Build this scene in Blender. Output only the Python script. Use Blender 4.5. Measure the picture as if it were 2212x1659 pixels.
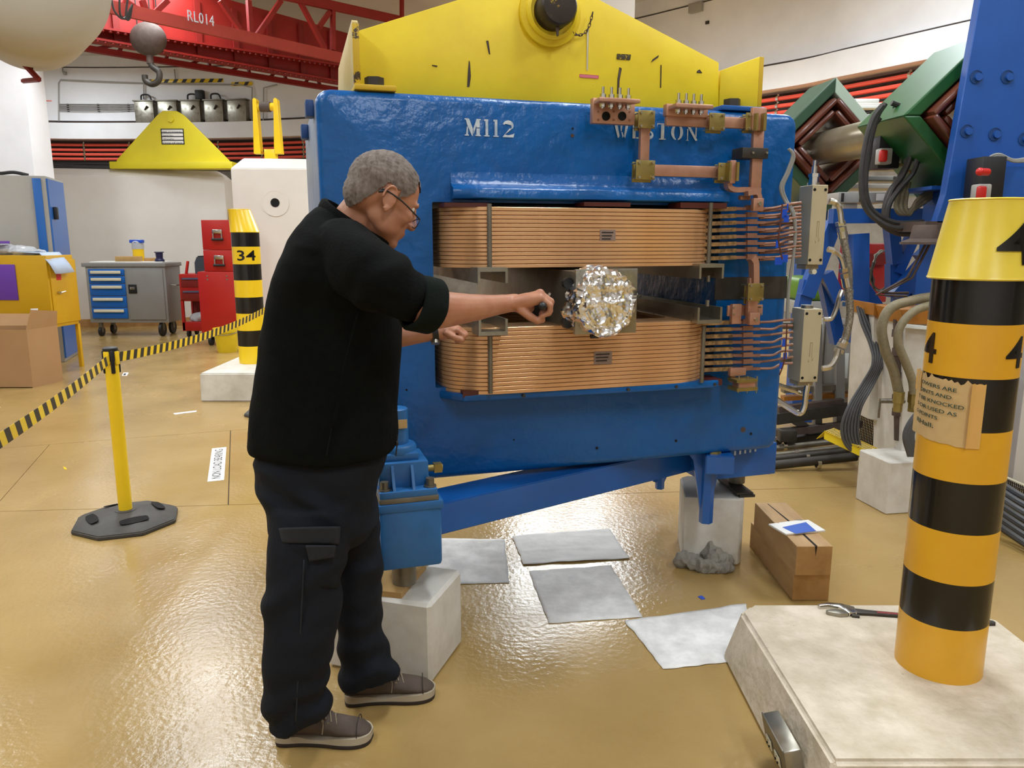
import bpy, bmesh, math, random
from mathutils import Vector, Matrix, noise
for o in list(bpy.data.objects): bpy.data.objects.remove(o, do_unlink=True)
SC = bpy.context.scene
COL = SC.collection
random.seed(7)
PI = math.pi
# ------------------------------------------------------------ camera, world, lights, exposure
TH = math.radians(10.6); FPX = 1660.0; CH = 1.5
cam = bpy.data.cameras.new('camera'); camo = bpy.data.objects.new('camera', cam); COL.objects.link(camo)
camo.location = (0, 0, CH); camo.rotation_euler = (PI/2 - TH, 0, 0)
cam.sensor_width = 36.0; cam.lens = 36.0*FPX/2212.0; cam.clip_start = 0.05; cam.clip_end = 200
SC.camera = camo
SC.view_settings.view_transform = 'Standard'; SC.view_settings.look = 'None'
SC.view_settings.gamma = 1.0; SC.view_settings.use_curve_mapping = False
SC.view_settings.exposure = -0.12
w = bpy.data.worlds.new('world'); SC.world = w; w.use_nodes = True
w.node_tree.nodes['Background'].inputs[0].default_value = (0.88, 0.96, 1.08, 1)
w.node_tree.nodes['Background'].inputs[1].default_value = 0.3

def area(x, y, z, sx, sy, power, col=(0.86, 0.96, 1.06), rot=(0, 0, 0)):
    l = bpy.data.lights.new('ceiling_lamp_light', 'AREA'); l.shape = 'RECTANGLE'; l.size = sx; l.size_y = sy
    l.energy = power; l.color = col
    o = bpy.data.objects.new('ceiling_lamp_light', l); o.location = (x, y, z); o.rotation_euler = rot
    COL.objects.link(o); return o
LAMPS = [(-3.2, 3.0), (1.2, 3.2), (-7.5, 8.0), (-3.6, 8.2), (2.4, 7.4), (-5.2, 12.0), (1.5, 12.4), (1.3, 15.2), (-3.4, -2.2), (1.6, -2.2), (5.0, 1.5), (-7.5, 3.0)]
LAMPS = [(x, y, 5.7) for x, y in LAMPS if (x, y) not in ((1.5, 12.4), (1.3, 15.2))] + [(4.2, 9.0, 5.7), (.35, 12.6, 4.4), (1.35, 12.2, 4.4), (.5, 15.0, 4.5), (1.6, 14.6, 4.5)]  # appended lamps are unseen additions: one brightens the right wall, low ones make floor glints
for (x, y, z) in LAMPS:
    area(x, y, z-.08, 0.6, 2.2, (170 if y == 9.0 else 125) if z > 5 else 90)  # most power goes to the lamp added for the right wall

# ------------------------------------------------------------ pixel -> place helpers (frame 2212 x 1659)
CT, ST = math.cos(TH), math.sin(TH)
def ray(px, py):
    u = (px-1106)/FPX; v = (829.5-py)/FPX
    return Vector((u, CT+v*ST, -ST+v*CT))
def at(px, py, Y):
    d = ray(px, py); return Vector((0, 0, CH)) + d*(Y/d.y)
def G(px, py, z=0.0):
    d = ray(px, py); t = (z-CH)/d.z; return Vector((0, 0, CH)) + d*t
def onplane(px, py, p0, n):
    d = ray(px, py); c = Vector((0, 0, CH)); t = (Vector(p0)-c).dot(n)/d.dot(n); return c + d*t

# ------------------------------------------------------------ materials
def lin(h):
    h = h.lstrip('#'); r = []
    for i in (0, 2, 4):
        c = int(h[i:i+2], 16)/255.0
        r.append(c/12.92 if c <= .04045 else ((c+.055)/1.055)**2.4)
    return (r[0], r[1], r[2], 1.0)
MATS = {}
def mat(name, col, rough=.5, metal=0., var=None, bump=None, spots=None, coat=0., emit=None, spec=None, alpha=None, trans=0., rvar=None, stretch=None):
    """var=(colour2, scale, contrast)  bump=(scale, strength, distance)  spots=(colour, scale, threshold)"""
    if name in MATS: return MATS[name]
    m = bpy.data.materials.new(name); m.use_nodes = True; nt = m.node_tree; N = nt.nodes; L = nt.links
    b = N['Principled BSDF']
    c1 = lin(col); b.inputs['Base Color'].default_value = c1
    b.inputs['Roughness'].default_value = rough; b.inputs['Metallic'].default_value = metal
    if coat: b.inputs['Coat Weight'].default_value = coat; b.inputs['Coat Roughness'].default_value = .12
    if spec is not None: b.inputs['Specular IOR Level'].default_value = spec
    if trans: b.inputs['Transmission Weight'].default_value = trans
    if alpha is not None: b.inputs['Alpha'].default_value = alpha
    if emit: b.inputs['Emission Color'].default_value = lin(emit[0]); b.inputs['Emission Strength'].default_value = emit[1]
    tc = N.new('ShaderNodeTexCoord'); mp = N.new('ShaderNodeMapping'); L.new(tc.outputs['Object'], mp.inputs[0])
    if stretch: mp.inputs['Scale'].default_value = stretch
    src = None
    if var:
        nz = N.new('ShaderNodeTexNoise'); nz.inputs['Scale'].default_value = var[1]; nz.inputs['Detail'].default_value = 6
        nz.inputs['Roughness'].default_value = .62
        L.new(mp.outputs[0], nz.inputs['Vector'])
        rp = N.new('ShaderNodeValToRGB'); k = var[2]
        rp.color_ramp.elements[0].position = .5-k; rp.color_ramp.elements[1].position = .5+k
        rp.color_ramp.elements[0].color = c1; rp.color_ramp.elements[1].color = lin(var[0])
        L.new(nz.outputs[0], rp.inputs[0]); L.new(rp.outputs[0], b.inputs['Base Color']); src = rp.outputs[0]
    if spots:
        nz = N.new('ShaderNodeTexNoise'); nz.inputs['Scale'].default_value = spots[1]; nz.inputs['Detail'].default_value = 8
        nz.inputs['Roughness'].default_value = .7
        L.new(mp.outputs[0], nz.inputs['Vector'])
        rp = N.new('ShaderNodeValToRGB'); rp.color_ramp.elements[0].position = spots[2]; rp.color_ramp.elements[1].position = spots[2]+.03
        L.new(nz.outputs[0], rp.inputs[0])
        mx = N.new('ShaderNodeMix'); mx.data_type = 'RGBA'
        L.new(rp.outputs[0], mx.inputs[0])
        if src: L.new(src, mx.inputs[6])
        else: mx.inputs[6].default_value = c1
        mx.inputs[7].default_value = lin(spots[0]); L.new(mx.outputs[2], b.inputs['Base Color'])
    if rvar:
        nz = N.new('ShaderNodeTexNoise'); nz.inputs['Scale'].default_value = rvar[0]; nz.inputs['Detail'].default_value = 4
        L.new(mp.outputs[0], nz.inputs['Vector'])
        mr = N.new('ShaderNodeMapRange'); mr.inputs[1].default_value = .3; mr.inputs[2].default_value = .7
        mr.inputs[3].default_value = rvar[1]; mr.inputs[4].default_value = rvar[2]
        L.new(nz.outputs[0], mr.inputs[0]); L.new(mr.outputs[0], b.inputs['Roughness'])
    if bump:
        nz = N.new('ShaderNodeTexNoise'); nz.inputs['Scale'].default_value = bump[0]; nz.inputs['Detail'].default_value = 4
        L.new(mp.outputs[0], nz.inputs['Vector'])
        bp = N.new('ShaderNodeBump'); bp.inputs['Strength'].default_value = bump[1]; bp.inputs['Distance'].default_value = bump[2]
        L.new(nz.outputs[0], bp.inputs['Height']); L.new(bp.outputs[0], b.inputs['Normal'])
    MATS[name] = m; return m

mat('floor', '#B1945E', .2, var=('#A1844E', 1.3, .2), bump=(42, .3, .006), spots=('#8A7048', 5.5, .73), rvar=(2.2, .14, .3))
mat('floor_gap', '#4A3C2A', .8)
mat('wall', '#F8F8FA', .65, var=('#E6E5E6', .8, .22), bump=(9, .12, .01))
mat('wall_low', '#7F786C', .8, var=('#5E574E', 3, .2))
mat('recess', '#5C4E48', .8, var=('#463B36', 4, .2))
mat('ceiling', '#DAD4CC', .8, var=('#D0C8BE', .7, .2))
mat('white_conc', '#DEDAD2', .6, var=('#C6C0B3', 6, .18), bump=(35, .25, .004), spots=('#B9AE98', 9, .69))
mat('rough_conc', '#D8CBB8', .62, var=('#BCAF96', 9, .16), bump=(28, .6, .012), spots=('#9F927A', 14, .66))
mat('clean_block', '#E4DFD8', .6, var=('#DAD4CB', 1.6, .25), bump=(40, .1, .003))
mat('blue', '#005CA4', .3, var=('#005092', 3, .25), bump=(15, .7, .012), spots=('#2A639C', 13, .76), coat=.08, spec=.4)
mat('blue_smooth', '#0E5CAE', .36, var=('#12549C', 5, .2), bump=(30, .12, .003), coat=.2)
mat('blue_dirty', '#2B6FAE', .4, var=('#24609A', 9, .2), bump=(30, .2, .003), spots=('#5E6A6E', 15, .7))
mat('blue_frame', '#1C55A8', .42, var=('#174C97', 4, .2), bump=(40, .08, .002))
mat('blue_dark', '#0F3E78', .5)
mat('yoke_side', '#8B98AC', .35, metal=.3, var=('#62779C', 7, .22), bump=(14, .4, .006), spots=('#A0A06A', 3, .66))
mat('yellow_beam', '#F4DA22', .5, var=('#E6C81C', 4, .22), bump=(20, .12, .004), spots=('#59461F', 11, .705))
mat('yellow_edge', '#CDA91C', .55, spots=('#40311C', 14, .58))
mat('yellow_pale', '#C9B888', .55, var=('#B59C4C', 4, .2), spots=('#7A6438', 8, .68))
mat('yellow_new', '#E6D620', .5, var=('#DACA1E', 3, .3))
mat('yellow_gloss', '#F6D022', .28, var=('#F0C71C', 4, .2), spots=('#B08A20', 24, .74))
mat('yellow_cone', '#E8CF48', .33, var=('#E0C43C', 5, .2), spots=('#8C7424', 20, .72))
mat('orange_yellow', '#E6AC28', .3, var=('#DDA224', 4, .2), spots=('#8E681C', 22, .71))
mat('black_gloss', '#14120F', .18, var=('#1C1915', 6, .2), spots=('#5B4A38', 30, .77))
mat('black', '#17171A', .5)
mat('black_rubber', '#3B3835', .62, var=('#4A4742', 12, .2), bump=(60, .2, .003))
mat('hollow', '#0B0908', .9)
mat('red_crane', '#98201A', .5, var=('#861A14', 5, .2))
mat('red_light', '#B24338', .5, var=('#A53A30', 3, .2))
mat('red_pipe', '#F0604E', .4)
mat('red_tool', '#B31C14', .38, var=('#A81A12', 3, .3))
mat('red_dark', '#7E1A14', .5)
mat('red_plastic', '#C8241C', .35)
mat('red_phenol', '#4E1C12', .45)
mat('steel', '#A8A498', .34, metal=.85, var=('#8E8A7C', 9, .2), rvar=(12, .25, .45))
mat('steel_dull', '#8C877A', .45, metal=.7, var=('#6E685C', 8, .2))
mat('steel_bright', '#C9C6BE', .22, metal=1.0)
mat('steel_dark', '#4C4842', .5, metal=.5, var=('#3A3632', 9, .2))
mat('iron_rust', '#5E5048', .7, metal=.2, var=('#4A3C36', 14, .2))
mat('copper_coil', '#E8B888', .26, metal=.45, var=('#D8A574', 7, .25), bump=(16, .18, .003), stretch=(1, 1, .35))
mat('copper', '#C89B84', .42, metal=.5, var=('#B07F68', 12, .22))
mat('copper_tube', '#A67C68', .45, metal=.45, var=('#8A6250', 20, .22))
mat('wrap', '#A8814E', .75, var=('#5B4528', 45, .14))
mat('brass', '#A89558', .4, metal=.7, var=('#8E7E48', 20, .2))
mat('bolt', '#BDB49C', .3, metal=.9)
mat('foil', '#EFEFF0', .2, metal=1.0)
mat('beige', '#C2B594', .45, var=('#B8AB8A', 9, .2), bump=(120, .1, .002))
mat('beige_dark', '#988C70', .5)
mat('grey_cab', '#8C8B88', .45, var=('#85837F', 3, .2))
mat('grey_light', '#A9A6A0', .5, var=('#A19E97', 3, .2))
mat('grey_cable', '#8E8E8A', .5)
mat('grey_hose', '#4E4E50', .5)
mat('black_hose', '#3A3836', .5, var=('#2E2C2B', 20, .2))
mat('tan_hose', '#8F8468', .6, var=('#7C7258', 60, .2))
mat('blue_cab', '#0E5FB2', .4)
mat('handle_cream', '#DCD6BC', .5)
mat('yellow_cab', '#D2A412', .42, var=('#C89A10', 3, .3))
mat('purple', '#6A3CA8', .5)
mat('cardboard', '#B08A60', .8, var=('#A67F55', 3, .3))
mat('bucket', '#D9BE1C', .35, var=('#CBAE1A', 6, .2))
mat('wood', '#C4A070', .65, var=('#A07C4E', 9, .2), stretch=(1, .25, 1), bump=(60, .15, .002))
mat('wood_end', '#C2975F', .7, var=('#A87E4A', 14, .2))
mat('plywood', '#C7A36A', .6, var=('#B58F58', 6, .2), stretch=(1, .2, 1))
mat('pad', '#F0EFEC', .85, var=('#D2D1CF', 9, .15), bump=(22, .5, .006))
mat('pad_white', '#FAF9F6', .85, var=('#EAE9E6', 6, .18), bump=(16, .6, .008))
mat('rag', '#969186', .9, var=('#807B72', 16, .2), bump=(70, .4, .004))
mat('paper', '#EDEBE6', .7)
mat('paper_blue', '#2F5FC0', .6)
mat('old_paper', '#D2B27C', .7, var=('#C4A26C', 9, .2), bump=(24, .4, .004))
mat('tape', '#DDAE62', .4)
mat('ink', '#1F4238', .7)
mat('white_paint', '#D8DEE2', .5, var=('#A8BDD0', 22, .12))
mat('pink', '#E0788A', .6)
mat('green_old', '#2F5238', .5, var=('#27452F', 4, .2))
mat('green_mid', '#1E5A2A', .4, var=('#184C22', 4, .2))
mat('green_pale', '#B4C8B8', .5)
mat('green_bright', '#5E8A1E', .5)
mat('white_label', '#E9EEEC', .5)
mat('coil_brown', '#6B3524', .32, var=('#4E2418', 6, .2), coat=.4)
mat('tube_metal', '#B3A990', .32, metal=.75, var=('#9C917A', 4, .2))
mat('orange_plate', '#B5741E', .55, var=('#96601C', 7, .2))
mat('cloth_blue', '#B5C4DC', .7)
mat('plastic', '#C9CDD2', .25, alpha=.75)
mat('clear_blue', '#1F4FC4', .3)
mat('light_panel', '#FFFFFF', .5, emit=('#FFF6E6', 9.0))
mat('skin', '#B98365', .5, var=('#A86E52', 14, .2), bump=(90, .12, .002))
mat('hair', '#7F746C', .8, var=('#5E524A', 90, .16), bump=(240, .8, .003), stretch=(1, .4, .4))
mat('fleece', '#070908', .95, var=('#0C0F0D', 40, .2), bump=(160, .45, .004), spec=.12)
mat('fleece_cuff', '#121815', .95, bump=(160, .45, .004), spec=.12)
mat('trousers', '#12151B', .85, var=('#191D25', 8, .25), bump=(26, .5, .008), spec=.2)
mat('trouser_flap', '#161A21', .85, bump=(60, .4, .004))
mat('shoe', '#584A40', .75, var=('#46392F', 16, .2), bump=(60, .3, .003))
mat('sole', '#A99C86', .7)
mat('sole_dark', '#2E2420', .7)
mat('lace', '#8B7C68', .8)
mat('eye_white', '#E4DCD2', .3)
mat('lens', '#9FB4E0', .1, alpha=.35)

# ------------------------------------------------------------ mesh building
class MB:
    def __init__(s): s.v = []; s.f = []
    def add(s, vs, fs):
        o = len(s.v); s.v += [Vector(q) for q in vs]; s.f += [tuple(i+o for i in f) for f in fs]; return s
    def addbm(s, bm, M=None):
        bm.verts.ensure_lookup_table(); bm.verts.index_update()
        s.add([(M @ q.co if M else q.co.copy()) for q in bm.verts], [[q.index for q in f.verts] for f in bm.faces]); bm.free(); return s
    def box(s, c, d, rz=0., bev=0., M=None, seg=2):
        bm = bmesh.new(); bmesh.ops.create_cube(bm, size=1.0)
        for q in bm.verts: q.co = Vector((q.co.x*d[0], q.co.y*d[1], q.co.z*d[2]))
        if bev: bmesh.ops.bevel(bm, geom=bm.edges[:], offset=min(bev, min(d)*.45), segments=seg, affect='EDGES', profile=.5)
        T = Matrix.Translation(Vector(c)) @ (M if M is not None else Matrix.Rotation(rz, 4, 'Z'))
        return s.addbm(bm, T)
    def box2(s, a, b, bev=0., seg=2):
        return s.box([(a[i]+b[i])/2 for i in range(3)], [abs(a[i]-b[i]) for i in range(3)], bev=bev, seg=seg)
    def prism(s, pts, vec, bev=0.):
        """pts: 3d planar loop, extruded by vec"""
        bm = bmesh.new(); vs = [bm.verts.new(Vector(p)) for p in pts]; f = bm.faces.new(vs)
        r = bmesh.ops.extrude_face_region(bm, geom=[f]); vec = Vector(vec)
        for q in r['geom']:
            if isinstance(q, bmesh.types.BMVert): q.co += vec
        bmesh.ops.recalc_face_normals(bm, faces=bm.faces[:])
        if bev: bmesh.ops.bevel(bm, geom=bm.edges[:], offset=bev, segments=2, affect='EDGES', profile=.5)
        return s.addbm(bm)
    def cyl(s, a, b, r, n=16, r2=None, cap=True):
        a, b = Vector(a), Vector(b); r2 = r if r2 is None else r2
        z = (b-a).normalized(); x = z.orthogonal().normalized(); y = z.cross(x); vs = []; fs = []
        for p, q in ((a, r), (b, r2)):
            for i in range(n):
                t = 2*PI*i/n; vs.append(p + (x*math.cos(t)+y*math.sin(t))*q)
        for i in range(n): fs.append((i, (i+1) % n, n+(i+1) % n, n+i))
        if cap: fs.append(tuple(range(n-1, -1, -1))); fs.append(tuple(range(n, 2*n)))
        return s.add(vs, fs)
    def ring(s, a, b, ro, ri, n=24):
        """a hollow tube with walls"""
        a, b = Vector(a), Vector(b); z = (b-a).normalized(); x = z.orthogonal().normalized(); y = z.cross(x); vs = []; fs = []
        for p, q in ((a, ro), (b, ro), (b, ri), (a, ri)):
            for i in range(n):
                t = 2*PI*i/n; vs.append(p + (x*math.cos(t)+y*math.sin(t))*q)
        for k in range(4):
            for i in range(n):
                fs.append((k*n+i, k*n+(i+1) % n, ((k+1) % 4)*n+(i+1) % n, ((k+1) % 4)*n+i))
        return s.add(vs, fs)
    def lathe(s, prof, c=(0, 0, 0), n=32, axis=(0, 0, 1)):
        z = Vector(axis).normalized(); x = z.orthogonal().normalized() if abs(z.z) < .99 else Vector((1, 0, 0)); y = z.cross(x); c = Vector(c)
        vs = []; fs = []; m = len(prof)
        for (r, h) in prof:
            for i in range(n):
                t = 2*PI*i/n; vs.append(c + z*h + (x*math.cos(t)+y*math.sin(t))*r)
        for k in range(m-1):
            for i in range(n): fs.append((k*n+i, k*n+(i+1) % n, (k+1)*n+(i+1) % n, (k+1)*n+i))
        if prof[0][0] > 1e-6: fs.append(tuple(range(n-1, -1, -1)))
        if prof[-1][0] > 1e-6: fs.append(tuple((m-1)*n+i for i in range(n)))
        return s.add(vs, fs)
    def tube(s, path, r, n=10, cap=True):
        P = [Vector(p) for p in path]; m = len(P); vs = []; fs = []
        up = None
        for i in range(m):
            t = (P[min(i+1, m-1)]-P[max(i-1, 0)]).normalized()
            if up is None: up = t.orthogonal().normalized()
            up = (up - t*up.dot(t)).normalized(); y = t.cross(up)
            rr = r[i] if isinstance(r, (list, tuple)) else r
            for k in range(n):
                a = 2*PI*k/n; vs.append(P[i] + (up*math.cos(a)+y*math.sin(a))*rr)
        for i in range(m-1):
            for k in range(n): fs.append((i*n+k, i*n+(k+1) % n, (i+1)*n+(k+1) % n, (i+1)*n+k))
        if cap: fs.append(tuple(range(n-1, -1, -1))); fs.append(tuple((m-1)*n+k for k in range(n)))
        return s.add(vs, fs)
    def strip(s, path, w, t, normal):
        """flat bar swept along path; w across (perp. to path and normal), t along normal"""
        P = [Vector(p) for p in path]; m = len(P); vs = []; fs = []
        for i in range(m):
            tt = (P[min(i+1, m-1)]-P[max(i-1, 0)]).normalized(); nn = Vector(normal(i) if callable(normal) else normal)
            nn = (nn-tt*nn.dot(tt)).normalized(); b = tt.cross(nn)
            for (a, c) in ((1, 1), (-1, 1), (-1, -1), (1, -1)): vs.append(P[i]+b*(w/2*a)+nn*(t/2*c))
        for i in range(m-1):
            for k in range(4): fs.append((i*4+k, i*4+(k+1) % 4, (i+1)*4+(k+1) % 4, (i+1)*4+k))
        fs.append((3, 2, 1, 0)); fs.append(tuple((m-1)*4+k for k in range(4)))
        return s.add(vs, fs)
    def sphere(s, c, r, n=16, m=10):
        rr = r if isinstance(r, (tuple, list)) else (r, r, r)
        bm = bmesh.new(); bmesh.ops.create_uvsphere(bm, u_segments=n, v_segments=m, radius=1)
        return s.addbm(bm, Matrix.Translation(Vector(c)) @ Matrix.Diagonal((rr[0], rr[1], rr[2], 1)))
    def build(s, name, m=None, parent=None, smooth=40, label=None, origin=None, fix=True):
        me = bpy.data.meshes.new(name)
        vs = s.v
        if origin is not None: vs = [q-Vector(origin) for q in vs]
        me.from_pydata([tuple(q) for q in vs], [], s.f); me.update()
        if fix:
            bm = bmesh.new(); bm.from_mesh(me); bmesh.ops.recalc_face_normals(bm, faces=bm.faces[:]); bm.to_mesh(me); bm.free()
        if smooth:
            for p in me.polygons: p.use_smooth = True
            me.set_sharp_from_angle(angle=math.radians(smooth))
        ms = m if isinstance(m, (list, tuple)) else [m]
        for q in ms:
            if q: me.materials.append(MATS[q] if isinstance(q, str) else q)
        o = bpy.data.objects.new(name, me); COL.objects.link(o)
        if origin is not None: o.location = origin
        if parent is not None: o.parent = parent
        if label: o['label'] = label
        return o
def tag(o, label=None, cat=None, group=None, kind=None):
    if label: o['label'] = label
    if cat: o['category'] = cat
    if group: o['group'] = group
    if kind: o['kind'] = kind
    return o
def empty(name, loc=(0, 0, 0), rz=0., label=None, cat=None, group=None):
    o = bpy.data.objects.new(name, None); COL.objects.link(o); o.location = loc; o.rotation_euler = (0, 0, rz)
    o.empty_display_size = .1
    return tag(o, label, cat, group)
def kids(o): return [q for q in bpy.data.objects if q.parent == o]
def copy_tree(o, parent=None):
    c = o.copy(); COL.objects.link(c); c.parent = parent
    for ch in kids(o): copy_tree(ch, c)
    return c
def smooth_path(pts, k=8):
    P = [Vector(p) for p in pts]; P = [P[0]*2-P[1]] + P + [P[-1]*2-P[-2]]; out = []
    for i in range(1, len(P)-2):
        a, b, c, d = P[i-1:i+3]
        for j in range(k):
            t = j/k
            out.append(.5*((2*b)+(c-a)*t+(2*a-5*b+4*c-d)*t*t+(3*b-a-3*c+d)*t**3))
    out.append(P[-2]); return out
def text_mb(s, size, mapf, depth=.001, offset=0., spacing=1., shear=0., cuts=0):
    """lettering as real, slightly raised geometry. mapf(x, y, h) -> point"""
    cu = bpy.data.curves.new('t', 'FONT'); cu.body = s; cu.size = size; cu.extrude = depth/2; cu.offset = offset; cu.space_character = spacing; cu.shear = shear
    cu.resolution_u = 3
    o = bpy.data.objects.new('t', cu); COL.objects.link(o); bpy.context.view_layer.update()
    me = o.to_mesh(); bm = bmesh.new(); bm.from_mesh(me)
    if cuts:
        xs = [q.co.x for q in bm.verts]; xa, xb = min(xs), max(xs)
        for k in range(1, cuts): bmesh.ops.bisect_plane(bm, geom=bm.verts[:]+bm.edges[:]+bm.faces[:], dist=1e-5, plane_co=(xa+(xb-xa)*k/cuts, 0, 0), plane_no=(1, 0, 0))
    bm.verts.index_update(); vs = [q.co.copy() for q in bm.verts]; fs = [tuple(v.index for v in p.verts) for p in bm.faces]; bm.free()
    o.to_mesh_clear(); bpy.data.objects.remove(o); bpy.data.curves.remove(cu)
    x0 = min(q.x for q in vs); x1 = max(q.x for q in vs); y0 = min(q.y for q in vs); y1 = max(q.y for q in vs)
    mb = MB(); mb.add([mapf((q.x-x0)/(x1-x0), (q.y-y0)/(y1-y0), q.z+depth/2) for q in vs], fs); return mb
# ============================================================ THE SETTING
def clip(poly, a, b, side, gap=.003):
    """keep the part of a 2d polygon on one side of line a-b"""
    d = (b-a).normalized(); n = Vector((-d.y, d.x))*side; out = []
    f = lambda p: (p-a).dot(n)-gap
    for i in range(len(poly)):
        p, q = poly[i], poly[(i+1) % len(poly)]; fp, fq = f(p), f(q)
        if fp >= 0: out.append(p)
        if (fp >= 0) != (fq >= 0): out.append(p+(q-p)*(fp/(fp-fq)))
    return out
def V2(p): return Vector((p[0], p[1]))
FX0, FX1, FY0, FY1 = -14., 14., -6., 24.
room = [Vector((FX0, FY0)), Vector((FX1, FY0)), Vector((FX1, FY1)), Vector((FX0, FY1))]
fl = empty('floor'); fl['kind'] = 'structure'
mb = MB(); mb.box2((FX0, FY0, -.2), (FX1, FY1, -.006)); mb.build('floor_bed', 'floor_gap', fl, smooth=0)
A1, A2 = V2(G(0, 1105)), V2(G(1480, 1062)); B1, B2 = V2(G(200, 953)), V2(G(560, 925))
C1, C2 = V2(G(498, 930)), V2(G(494, 1062)); D1, D2 = V2(G(110, 957)), V2(G(-40, 1128)); E1, E2 = V2(G(0, 815)), V2(G(430, 795))
near = clip(room, A1, A2, -1); far = clip(room, A1, A2, 1)
mid = clip(far, B1, B2, -1); beyond = clip(far, B1, B2, 1)
mid_l = clip(mid, C1, C2, -1); mid_r = clip(mid, C1, C2, 1)
def area2(p): return abs(sum(p[i].x*p[(i+1) % len(p)].y-p[(i+1) % len(p)].x*p[i].y for i in range(len(p)))/2) if len(p) > 2 else 0
m1 = clip(mid_l, D1, D2, 1, .002); m2 = clip(mid_l, D1, D2, -1, .002)
by1 = clip(beyond, E1, E2, -1, .0015); by2 = clip(beyond, E1, E2, 1, .0015)
for poly in (near, m1, m2, mid_r, by1, by2):
    if area2(poly) < .01: continue
    mb = MB(); mb.prism([(p.x, p.y, -.012) for p in poly], (0, 0, .012)); mb.build('floor_panel', 'floor', fl, smooth=0)

ZL = 4.4
def ledge_pt(px, py):
    d = ray(px, py); t = (ZL-CH)/d.z; return Vector((d.x*t, d.y*t, 0))
raw = [ledge_pt(58, 262), ledge_pt(309, 264), ledge_pt(638, 257), None, ledge_pt(1650, 145), ledge_pt(1850, 103), ledge_pt(2105, 45)]
raw[3] = Vector(((raw[2].x+raw[4].x)/2+.9, (raw[2].y+raw[4].y)/2+.7, 0))
a0 = raw[0]+(raw[0]-raw[1]).normalized()*1.6 + Vector((0, -1.0, 0))
e0 = raw[-1]+(raw[-1]-raw[-2]).normalized()*3+Vector((.1, 0, 0)); e1 = e0 + Vector((.2, -4, 0)); e2 = e1+Vector((-.2, -7, 0))
plan = smooth_path([a0]+raw+[e0, e1, e2], 6)
def normals(P):
    out = []
    for i in range(len(P)):
        t = (P[min(i+1, len(P)-1)]-P[max(i-1, 0)]).normalized(); out.append(Vector((t.y, -t.x, 0)))  # towards the room
    return out
NR = normals(plan)
def sweep(prof, name, m, kind='structure', parent=None, i0=0, i1=None, smooth=30):
    """prof: loop of (inward offset, z)"""
    P = plan[i0:i1]; Q = NR[i0:i1]; mb = MB(); vs = []; fs = []; k = len(prof)
    for p, n in zip(P, Q):
        for (d, z) in prof: vs.append((p.x+n.x*d, p.y+n.y*d, z))
    for i in range(len(P)-1):
        for j in range(k): fs.append((i*k+j, i*k+(j+1) % k, (i+1)*k+(j+1) % k, (i+1)*k+j))
    fs.append(tuple(range(k))); fs.append(tuple((len(P)-1)*k+j for j in range(k)))
    mb.add(vs, fs); o = mb.build(name, m, parent, smooth=smooth)
    if kind: o['kind'] = kind
    return o
sweep([(-.3, 4.44), (-.02, 4.44), (-.02, 5.69), (-.3, 5.69)], 'wall_far', 'wall')
sweep([(-.3, 5.72), (.0, 5.72), (.0, 6.0), (-.3, 6.0)], 'trim_1', 'wall')
sweep([(-.3, 5.69), (-.06, 5.69), (-.06, 5.72), (-.3, 5.72)], 'trim_2', 'recess')
sweep([(-.35, 4.36), (-.05, 4.36), (-.05, 4.44), (-.35, 4.44)], 'trim_3', 'recess')
sweep([(-.3, 3.98), (.2, 3.98), (.2, 4.36), (-.3, 4.36)], 'trim_4', 'wall')
sweep([(-.6, 3.2), (-.3, 3.2), (-.3, 3.98), (-.6, 3.98)], 'trim_5', 'recess')
sweep([(-.6, -.1), (.0, -.1), (.0, 3.2), (-.6, 3.2)], 'trim_6', 'wall_low')
mb = MB(); mb.box2((FX0, FY0, 5.98), (FX1, FY1, 6.2)); o = mb.build('ceiling', 'ceiling', smooth=0); o['kind'] = 'structure'
mb = MB(); mb.box2((FX0-.2, FY0, 0), (FX0, FY1, 6)); o = mb.build('wall_left', 'wall', smooth=0); o['kind'] = 'structure'
mb = MB(); mb.box2((FX0, FY0-.2, 0), (FX1, FY0, 6)); o = mb.build('wall_back', 'wall', smooth=0); o['kind'] = 'structure'
mb = MB(); mb.box2((FX1-4, FY0, 0), (FX1-3.8, 3, 6)); o = mb.build('wall_right', 'wall', smooth=0); o['kind'] = 'structure'

# ceiling lamps, some unseen and added for their light: a housing with a lit diffuser
for i, (x, y, z_) in enumerate(LAMPS + [(-10.3, 17.4, 5.7)]):
    t = empty('ceiling_lamp', (x, y, z_), label='long white ceiling lamp with lit panel above the hall, one of several, some added only for their light', cat='lamp', group='ceiling lamps')
    if z_ < 5:
        for yy in (-.8, .8): MB().cyl((0, yy, .27), (0, yy, 5.97-z_), .01, 6).build('hanger_rod', 'steel_dark', t)  # rods for the hidden low lamps added to put glints on the floor
    if i == len(LAMPS): t['label'] = 'bright ceiling lamp seen below the white tank at top left'; del t['group']
    MB().box2((-.3, -1.15, .02), (.3, 1.15, .28), bev=.02).build('housing', 'ceiling', t)
    MB().box2((-.24, -1.1, .0), (.24, 1.1, .02)).build('diffuser', 'light_panel', t)
area(-10.3, 17.4, 5.6, .5, 2.2, 120)

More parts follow.
